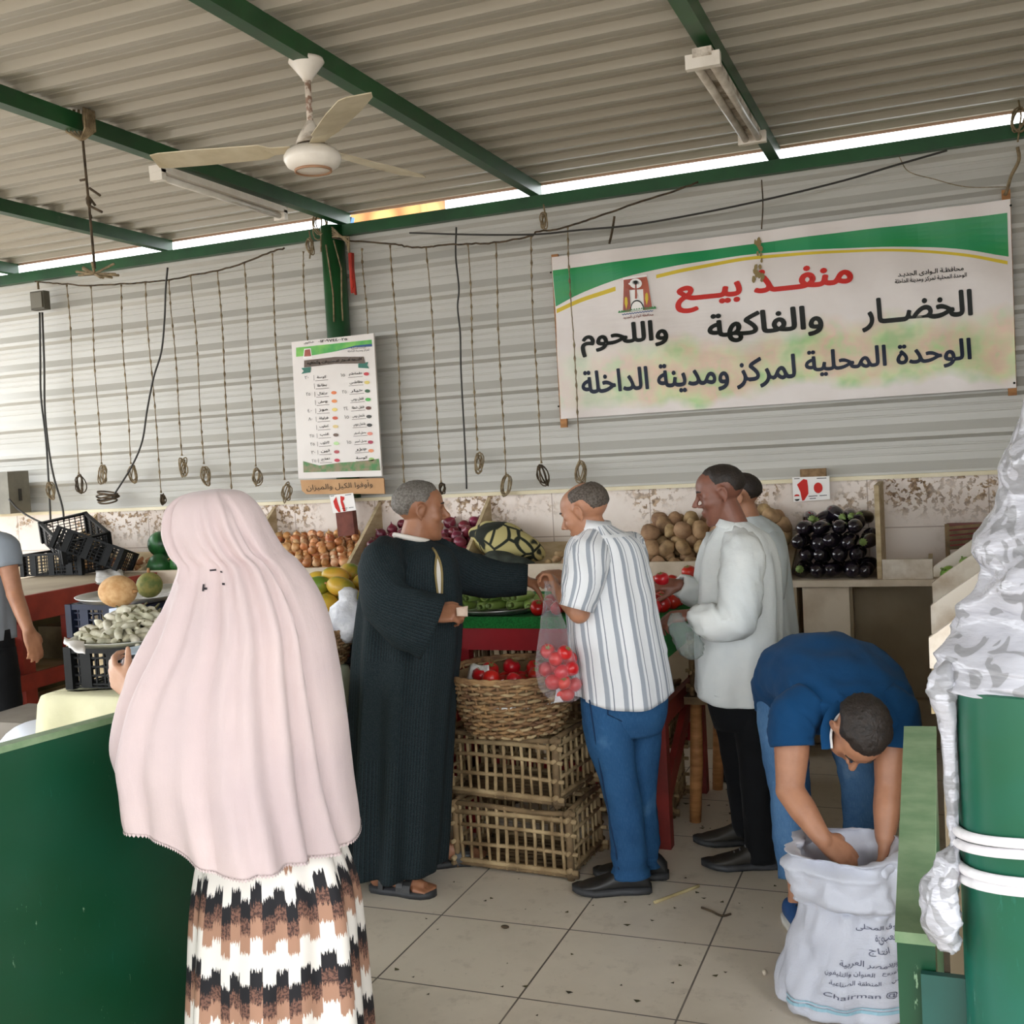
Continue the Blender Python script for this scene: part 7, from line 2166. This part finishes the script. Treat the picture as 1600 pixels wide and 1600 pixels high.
# ================= man at the left edge of the picture
D = 5.55
per = thing('person', 'man in grey tee and black cropped trousers at the far left edge', 'person', at_z(-10, 1245, 0))
hc = J(-38, 770, D); f = heading(120, -5); g = MB(); P, R = head_parts(g, hc, f, UPV, .98)
neck = J(-38, 820, D); chest = J(-38, 880, D); pel = J(-28, 1010, D)
sA, sB = J(5, 852, D - .05), J(-85, 850, D + .05)
hA, hB = J(-5, 1020, D - .02), J(-55, 1020, D + .03); kA, kB = J(12, 1105, D - .03), J(-50, 1110, D); aA, aB = J(14, 1222, D - .0), J(-50, 1225, D)
core(g, pel, chest, neck, hc, sA, sB, hA, kA, aA, hB, kB, aB, .88)
eA, wA = J(23, 928, D - .08), J(44, 984, D - .18); eB, wB = J(-98, 930, D), J(-85, 985, D - .1)
for a_, b_, c_ in ((sA, eA, wA), (sB, eB, wB)):
    g.tube([a_, (a_ + b_) / 2, b_], [.050, .047, .040], 14); g.ball(b_, .040 * 1.06, 14, 10); g.ball(c_, .027, 12, 8); g.tube([b_, (b_ + c_) / 2, c_], [.041, .037, .028], 14)
hand(g, wA, unit(SR * .25 - UPV), unit(-SR * .7 + AW * .6 + UPV * .0), True, (.35, .5, .4), s=1.05); hand(g, wB, unit(-UPV), unit(SR), False, (.3, .4, .3))
foot(g, aA, heading(110), .21); foot(g, aB, heading(110), .21)
make_body(g, per, m_skin_tan, .007); hair('hair', P, m_hair_black, per, full_line(), .009); eyes(P, R, per, .98, m_skin_tan)
sh = MB(); Loft([ringpx(-54, -22, 818, D, .06), ringpx(-66, -8, 828, D, .09), ringpx(-80, 6, 842, D, .125), ringpx(-86, 14, 862, D, .14), ringpx(-86, 16, 910, D, .145), ringpx(-84, 18, 960, D, .145), ringpx(-82, 20, 1000, D, .145)], 6, 52, folds(.001, .010, 7, 2)).mesh(sh, True, False, lip=True)
limb(sh, [J(-10, 846, D), J(8, 856, D - .05), J(14, 886, D - .06)], [.06, .072, .066], 22, 6, 1, wrinkle(.005, 6, 1), lip=True, cap1=False); limb(sh, [J(-70, 846, D), J(-90, 858, D + .04), J(-98, 890, D + .03)], [.06, .072, .066], 20, 6, 1, None, lip=True, cap1=False)
cloth('tee_shirt', sh, fabric('grey_tee', '#8e959e', '#858c95', 4), per)
j = MB(); Loft([ringpx(-80, 18, 985, D, .13), ringpx(-78, 22, 1030, D, .13)], 4, 36).mesh(j)
limb(j, [J(-4, 1015, D - .01), J(4, 1065, D - .02), J(12, 1128, D - .02)], [.088, .086, .074], 22, 6, 1, wrinkle(.006, 6, 2), lip=True, cap1=False); limb(j, [J(-56, 1015, D + .02), J(-54, 1065, D + .01), J(-50, 1130, D)], [.088, .084, .074], 22, 6, 1, None, lip=True, cap1=False)
cloth('cropped_trousers', j, m_black_cloth, per)
sandal(per, aA, heading(110), m_sole_black, m_shoe_black); sandal(per, aB, heading(110), m_sole_black, m_shoe_black)
# ================================================================ ENTRANCE: PANELS, POST, CURTAIN, SACK, BAGS
def scratched(name, c_a, c_b, chip, haze, k1=.62, k2=.60, rough=.33):
    m, t, b = nt(name)
    v = coords(t, 'Object')
    c1 = ramp(t, noise(t, v, 1.9, 5), [(.35, lin(c_a)), (.68, lin(c_b))])
    gate1 = ramp(t, noise(t, v, 1.9, 2), [(.44, 0), (.56, 1)]); gate2 = ramp(t, noise(t, v, 2.7, 2), [(.42, 0), (.6, 1)])
    sc1 = ramp(t, noise(t, coords(t, 'Object', (9, 9, 2.2)), 7, 6, .72), [(k1, 0), (k1 + .03, .8)])
    sc2 = ramp(t, noise(t, coords(t, 'Object', (30, 30, 5)), 3, 5, .7), [(k2, 0), (k2 + .06, .45)])
    c1 = mix(t, math_(t, 'MULTIPLY', sc1, gate1), c1, lin(chip)); c1 = mix(t, math_(t, 'MULTIPLY', sc2, gate2), c1, lin(haze))
    t.links.new(c1, b.inputs['Base Color']); setin(b, Roughness=rough); bump(t, b, noise(t, v, 6, 4), .12, .006)
    return m


m_gpanel = scratched('scratched_green', '#0f4630', '#0b3d22', '#8fb08f', '#2f6f60', .66, .64)
m_gtop = mat('dusty_green_top', '#7d9471', '#62805b', rough=.55, nscale=14, bmp=.2)
P0 = np.array([-2.268, 2.559, 0]); dv = unit([.091, .402, 0]); nv = np.array([dv[1], -dv[0], 0])
fa, fb_ = P0 - dv * 1.7, P0 + dv * .36
pn = thing('entrance_barrier', 'scratched dark green sheet panel at the left of the entrance', 'panel', (fa + fb_) / 2)
g = MB(); th = .036
Q = [fa, fb_, fb_ + nv * th, fa + nv * th]
g.add([q + UPV * .0 for q in Q] + [q + UPV * .985 for q in Q], [(3, 2, 1, 0), (4, 5, 6, 7), (0, 1, 5, 4), (1, 2, 6, 5), (2, 3, 7, 6), (3, 0, 4, 7)], flat=True); g.build('sheet', m_gpanel, pn, smooth=False)
g = MB(); Q = [fa - nv * .004, fb_ - nv * .004, fb_ + nv * (th + .004), fa + nv * (th + .004)]
g.add([q + UPV * .982 for q in Q] + [q + UPV * 1.0 for q in Q], [(3, 2, 1, 0), (4, 5, 6, 7), (0, 1, 5, 4), (1, 2, 6, 5), (2, 3, 7, 6), (3, 0, 4, 7)], flat=True); g.build('top_rail', m_gtop, pn, smooth=False)
g = MB(); c = P0 + dv * .30 + nv * (th + .006) + UPV * .50; g.box(c, (.03, .012, .05), math.atan2(dv[1], dv[0])); g.build('latch', mat('latch_metal', '#5c5a48', '#3f4a3a', rough=.5, metal=.3), pn)

lw = thing('low_wall', 'low dark green boxed rail with pale top at the right of the entrance', 'rail', (-.06, 2.1, 0))
g = MB(); B4 = [(-.078, 1.56), (-.028, 1.56), (-.030, 2.69), (-.097, 2.68)]
g.add([(x, y, 0) for x, y in B4] + [(x, y, .985) for x, y in B4], [(3, 2, 1, 0), (4, 5, 6, 7), (0, 1, 5, 4), (1, 2, 6, 5), (2, 3, 7, 6), (3, 0, 4, 7)], flat=True); g.build('body', m_gpanel, lw, smooth=False)
g = MB(); B4 = [(-.080, 1.557), (-.027, 1.557), (-.028, 2.693), (-.099, 2.683)]
g.add([(x, y, .984) for x, y in B4] + [(x, y, 1.0) for x, y in B4], [(3, 2, 1, 0), (4, 5, 6, 7), (0, 1, 5, 4), (1, 2, 6, 5), (2, 3, 7, 6), (3, 0, 4, 7)], flat=True); g.build('top_plate', m_gtop, lw, smooth=False)

m_pipe = scratched('teal_pipe_paint', '#0f5238', '#16615a', '#9fc4b4', '#3c7f74', .63, .60)
m_rust = mat('rusty_inside', '#4a352a', '#2c211b', rough=.9, nscale=14)
PX, PY, PR_ = .112, 1.568, .104
pp = thing('pipe_post', 'thick teal green hollow steel post at the right edge', 'post', (PX, PY, 0))
sq = lambda a, r: (PX + r * math.copysign(abs(math.cos(a)) ** .72, math.cos(a)), PY + r * math.copysign(abs(math.sin(a)) ** .72, math.sin(a)))
g = MB(); ang = np.linspace(0, 2 * math.pi, 65)[:-1]
g.rings([[(*sq(a, PR_), z) for a in ang] for z in (0, .3, .7, 1.1, 1.352)], cap0=False, cap1=False)
g.rings([[(*sq(a, PR_), 1.352) for a in ang], [(*sq(a, PR_ - .006), 1.354) for a in ang]], cap0=False, cap1=False); g.build('tube', m_pipe, pp)
g = MB(); g.rings([[(*sq(a, PR_ - .006), z) for a in ang] for z in (1.354, 1.1, .9)], cap0=False, cap1=True); g.build('inside', m_rust, pp)
g = MB(); g.box((-.010, 1.548, .475), (.075, .012, .95)); g.build('welded_plate', mat('teal_plate', '#1b504a', '#15443d', rough=.4, nscale=6), pp)
g = MB(); rd = random.Random(4)
for k in range(16): g.ball((.020 + rd.uniform(-.003, .003), 1.528, .70 + k * .018), (.007, .006, .010), 8, 6)
g.build('weld_bead', mat('weld', '#9aa890', '#6f8f76', rough=.6, nscale=60), pp)
m_wrope = mat('white_cord', '#e2dfe2', '#c9c6ca', rough=.7, nscale=30, bmp=.3)
g = MB()
for z0, tl in ((1.165, .010), (1.150, .012), (1.118, .006), (1.105, .008)):
    pts = [(*sq(a, PR_ + .007), z0 - tl * math.cos(a - 2.2)) for a in np.linspace(0, 2 * math.pi, 50)]; g.tube(pts, .0068, 8)
tag(g.build('white_cord', m_wrope), 'white cord wound twice around the teal post', 'cord')

# ---- satin curtain gathered round the post
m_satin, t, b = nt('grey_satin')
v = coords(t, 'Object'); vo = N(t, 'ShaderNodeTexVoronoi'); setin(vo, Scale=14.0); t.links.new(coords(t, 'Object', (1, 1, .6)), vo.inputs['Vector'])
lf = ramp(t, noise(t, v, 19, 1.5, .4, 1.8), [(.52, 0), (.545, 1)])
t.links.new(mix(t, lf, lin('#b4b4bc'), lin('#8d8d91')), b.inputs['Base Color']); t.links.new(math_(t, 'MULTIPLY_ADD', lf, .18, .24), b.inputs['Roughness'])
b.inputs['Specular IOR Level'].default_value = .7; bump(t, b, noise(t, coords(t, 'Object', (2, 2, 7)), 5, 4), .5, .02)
cu = thing('curtain', 'bunched grey white satin curtain hanging onto the teal post', 'curtain', (.11, 1.56, 1.36))
def fcur(th, v):
    q = 0.0
    rdg = lambda x: 1 - 2 * abs(math.sin(x))       # sharp pleats
    for n_, tw, am, ph in ((2, 21, .0085, 0), (1, -33, .0075, 1.3), (1, 44, .0065, 2.1), (3, -14, .006, .4)):
        q += am * rdg(.5 * (n_ * th + tw * v + ph + .9 * math.sin(4.3 * v + th) + .5 * math.sin(11 * v + 2 * th)))
    q += .012 * mnoise.noise(Vector((math.cos(th) * 1.6, math.sin(th) * 1.6, v * 12))) + .006 * mnoise.noise(Vector((math.cos(th) * 3, math.sin(th) * 3 + 7, v * 30)))
    return (q + .010) * min(1, .25 + v * 1.4) * min(1, max(.10, (1 - v) / .17))
cr_ = [(1660, 1700, 60, .022), (1650, 1702, 250, .026), (1636, 1706, 450, .034), (1612, 1712, 600, .05), (1592, 1718, 660, .062), (1580, 1724, 710, .07), (1570, 1730, 765, .08), (1558, 1736, 815, .086), (1544, 1742, 865, .092), (1538, 1748, 905, .10), (1526, 1754, 950, .105), (1504, 1760, 990, .112), (1474, 1766, 1025, .13), (1462, 1768, 1048, .135), (1472, 1760, 1064, .13), (1520, 1740, 1072, .10), (1590, 1690, 1066, .04)]
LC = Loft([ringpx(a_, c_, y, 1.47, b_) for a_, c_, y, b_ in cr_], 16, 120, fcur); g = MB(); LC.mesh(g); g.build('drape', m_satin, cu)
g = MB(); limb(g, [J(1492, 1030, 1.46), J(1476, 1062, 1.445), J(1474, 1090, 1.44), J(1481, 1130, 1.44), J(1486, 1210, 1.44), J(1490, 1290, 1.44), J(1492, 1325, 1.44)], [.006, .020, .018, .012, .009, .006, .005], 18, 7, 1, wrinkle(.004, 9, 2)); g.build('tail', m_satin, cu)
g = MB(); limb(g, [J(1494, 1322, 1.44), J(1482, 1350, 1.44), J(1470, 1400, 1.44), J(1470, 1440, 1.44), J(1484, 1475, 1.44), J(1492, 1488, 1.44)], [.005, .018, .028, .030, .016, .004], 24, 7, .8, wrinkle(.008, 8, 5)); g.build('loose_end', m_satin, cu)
g = MB(); cu_top = at_d(1680, 60, 1.47); g.tube([cu_top - UPV * .02, (cu_top[0], cu_top[1], 3.34)], .012, 8); g.build('hanging_cord', m_wrope, cu)

# ---- white woven sack
m_sack, t, b = nt('woven_sack')
v = coords(t, 'Object')
c1 = ramp(t, noise(t, v, 4, 4), [(.35, lin('#c6c8d3')), (.7, lin('#babdca'))])
c1 = mix(t, ramp(t, noise(t, v, 9, 5, .7), [(.6, 0), (.75, .3)]), c1, lin('#c9ad9b'))
t.links.new(c1, b.inputs['Base Color']); setin(b, Roughness=.5)
bump(t, b, math_(t, 'ADD', noise(t, v, 16, 4), math_(t, 'MULTIPLY', noise(t, coords(t, 'Object', (1, 1, 4)), 160, 2), .2)), .4, .010)
sk_ = thing('woven_sack', 'open white woven sack with printing that the bending man reaches into', 'sack', at_z(1335, 1535, 0))
DS = 3.27
fk = wrinkle(.022, 9, 9); fk2 = folds(.004, .010, 7, 4)
def fsack(th, v): return fk(th, v) + fk2(th, v) + .012 * math.sin(v * 55 + 2 * math.sin(th + 1)) * (1 if v > .62 else .25)
SKR = [(1300, 1390, 1560, .05), (1226, 1448, 1556, .17), (1219, 1455, 1528, .185), (1230, 1450, 1485, .18), (1243, 1442, 1440, .17), (1250, 1434, 1402, .165), (1246, 1430, 1394, .168), (1236, 1428, 1384, .178), (1232, 1424, 1362, .18), (1233, 1418, 1338, .172), (1236, 1414, 1322, .165), (1243, 1408, 1322, .155), (1250, 1402, 1350, .145), (1260, 1395, 1400, .13), (1300, 1360, 1420, .05)]
LK = Loft([ringpx(a_, c_, y, DS, b_) for a_, c_, y, b_ in SKR], 6, 84, fsack); g = MB(); LK.mesh(g); so = g.build('bag', m_sack, sk_)
g = MB()
def sackplane(x, z):       # x metres round the front, z height on the front
    i_ = np.interp(z, [.0, .10, .19, .28, .36], [9, 15, 20, 26, 30]); return LK.pt(i_, -1.62 + x / .21, .004)
for s_, x0, x1, z0, z1, ar in (('السوق المحلى', -.06, .12, .305, .335, True), ('وحدة التعبئة', .0, .13, .262, .292, True), ('انتاج', -.02, .04, .228, .252, True), ('مصر العربية', -.10, .03, .190, .212, True), ('للتجارة والتوريد', .03, .16, .196, .216, True), ('العنوان والتليفون', -.14, .0, .158, .178, True), ('المخازن والفروع', .02, .16, .166, .184, True), ('المنطقة الصناعية', -.12, .02, .128, .146, True), ('فاكس', .05, .12, .134, .150, True), ('Chairman @', -.13, .07, .086, .106, False)):
    lettering(g, s_, x0, x1, z0, z1, sackplane, .005 if ar else 0, arabic=ar)
put(g.build('lettering', flat('faded_print', '#55586e', .6), smooth=False), so)
g = MB()
for z0, z1 in ((.022, .036), (.044, .050)):
    vs = []; n_ = 40
    for k in range(n_ + 1):
        x = -.26 + .52 * k / n_; vs += [sackplane(x, z0), sackplane(x, z1)]
    g.add(vs, [(2 * k, 2 * k + 2, 2 * k + 3, 2 * k + 1) for k in range(n_)])
put(g.build('printed_band', flat('pale_blue_print', '#8fb6c6', .6), smooth=False), so)

# ---- clear bags
def clear_plastic(name, alpha, col):
    m, t, b = nt(name); v = coords(t, 'Object')
    b.inputs['Base Color'].default_value = (*lin(col), 1); setin(b, Roughness=.16)
    lw_ = N(t, 'ShaderNodeLayerWeight'); lw_.inputs['Blend'].default_value = .35
    t.links.new(math_(t, 'MULTIPLY_ADD', lw_.outputs['Facing'], .28, alpha), b.inputs['Alpha'])
    bump(t, b, noise(t, coords(t, 'Object', (3, 3, .8)), 14, 4), .5, .012); return m


m_clear = clear_plastic('clear_plastic', .05, '#e6e3ea')
DB = 4.06
bg = thing('plastic_bag', 'clear plastic bag of tomatoes hanging from the striped shirt man', 'bag', J(870, 1090, DB))
fbag = folds(.003, .004, 7, 6)
LG = Loft([ringpx(851, 865, 908, DB + .1, .008), ringpx(852, 866, 922, DB + .08, .009), ringpx(849, 872, 945, DB + .04, .02), ringpx(845, 882, 975, DB, .035), ringpx(841, 892, 1005, DB, .05), ringpx(838, 901, 1040, DB, .065), ringpx(843, 908, 1068, DB, .068), ringpx(856, 907, 1088, DB, .05), ringpx(872, 898, 1096, DB, .015)], 6, 48, lambda th, v: fbag(th, v) + wrinkle(.004, 12, 3)(th, v))
g = MB(); LG.mesh(g); g.build('film', m_clear, bg)
tb_ = copy_thing(tm); rd = random.Random(21)
pts = [(856, 1018), (882, 1020), (868, 1042), (893, 1045), (854, 1046), (880, 1066), (898, 1070), (864, 1066), (886, 1085), (868, 1030), (890, 1030), (878, 1050)]
spread(tb_, [J(x, y, DB + (-.030 if k % 2 else .030)) for k, (x, y) in enumerate(pts)], 'ripe red tomato inside the hanging clear bag', 'tomato', 'tomatoes in the hanging bag', .80, .92, 21)
wb = thing('plastic_bag', "crumpled clear bag hanging from the white shirt man's hand", 'bag', J(1078, 1020, 4.2))
LG = Loft([ringpx(1048, 1062, 958, 4.2, .012), ringpx(1044, 1072, 972, 4.2, .025), ringpx(1048, 1090, 990, 4.2, .04), ringpx(1056, 1099, 1008, 4.2, .05), ringpx(1064, 1098, 1022, 4.2, .04), ringpx(1076, 1090, 1030, 4.2, .012)], 6, 40, lambda th, v: wrinkle(.010, 11, 5)(th, v))
g = MB(); LG.mesh(g); g.build('film', clear_plastic('milky_plastic', .25, '#9aa5a0'), wb)
t1 = copy_thing(tm, "ripe red tomato held up by the white shirt man's far hand", 'single tomatoes by the white shirt'); t1.location = J(1034, 905, 4.60); t1['group'] = 'tomatoes held by the white shirt man'
t2 = copy_thing(tm, 'ripe red tomato right beside the chest pocket of the white shirt', 'tomatoes held by the white shirt man'); t2.location = J(1076, 894, 4.74)
pk = sheet_paper('printed_packet', [J(872, 1062, 4.14), J(886, 1058, 4.14), J(880, 1096, 4.08), J(866, 1098, 4.08)], 'white printed packet strip at the right of the tomato basket', flat('packet_white', '#d9d9de', .4), .003, 'packet', 4, .003)
g = MB(); P_ = [J(868 + dx, 1084 + dy, 4.07) for dx, dy in ((2, 0), (6, -4), (11, -2), (12, 3), (2, 4))]; g.add(P_, [tuple(range(5))], flat=True); put(g.build('emblem', m_red_ink, smooth=False), pk)

# ---- bits on the floor
def straw(name, px, r, m, label, cat):
    P_ = [at_z(x, y, .006) for x, y in px]; g = MB(); g.tube(crom(P_, 4), r, 6); tag(g.build(name, m), label, cat)


m_straw = mat('dry_straw', '#c9b98c', '#a8966a', rough=.8)
straw('straw', [(1022, 1410), (1060, 1396), (1092, 1384)], .006, m_straw, 'pale straw lying on the floor tiles beside the black shoe', 'straw')
straw('leaf_stem', [(1096, 1418), (1112, 1424), (1128, 1431), (1142, 1428)], .004, m_rope_dark, 'dark bent stem on the floor near the white shirt man', 'stem')
straw('twig', [(1228, 1520), (1245, 1535), (1262, 1538), (1278, 1534)], .003, m_rope_dark, 'thin curled twig on the floor left of the white sack', 'twig')
straw('twig', [(1236, 1552), (1252, 1546), (1266, 1552)], .003, m_rope_dark, 'thin short twig on the floor at the foot of the white sack', 'twig')
straw('strap', [(924, 1321), (936, 1318), (948, 1322)], .008, flat('yellow_strap', '#c9c93a'), 'yellow strap end on the floor behind the palm crates', 'strap')
g = MB(); rd = random.Random(31)
for k in range(130):
    if k < 70: x, y = rd.uniform(-1.9, -.2), rd.uniform(2.4, 4.2)
    else: x, y = rd.uniform(-1.3, -.7), rd.uniform(4.5, 5.5)
    r = rd.uniform(.003, .010) * (1.5 if k > 90 else 1); a0 = rd.uniform(0, 6.28)
    g.add([(x + r * math.cos(a0 + q) * (1.6 if q_ % 2 else .8), y + r * math.sin(a0 + q), .002 + .003 * (q_ % 2)) for q_, q in enumerate((0, 1.5, 3.1, 4.6))], [(0, 1, 2, 3)])
tag(g.build('debris', mat('leaf_litter', '#3a3524', '#5a5634', rough=.9, nscale=20)), 'scattered leaf crumbs and soil on the floor tiles', 'litter', kind='stuff')
g = MB(); c = at_z(789, 1448, .006); g.ball(c, (.016, .010, .006), 10, 6); tag(g.build('dry_leaf', m_rope_dark), 'dark curled dry leaf on the floor tile in front of the palm crates', 'leaf')
g = MB(); c = at_z(1195, 1519, .010); g.ball(c, (.008, .012, .009), 10, 6); tag(g.build('pebble', mat('pale_pebble', '#b9ad9c', rough=.8)), 'pale pebble on the floor near the corner of the sack', 'pebble')
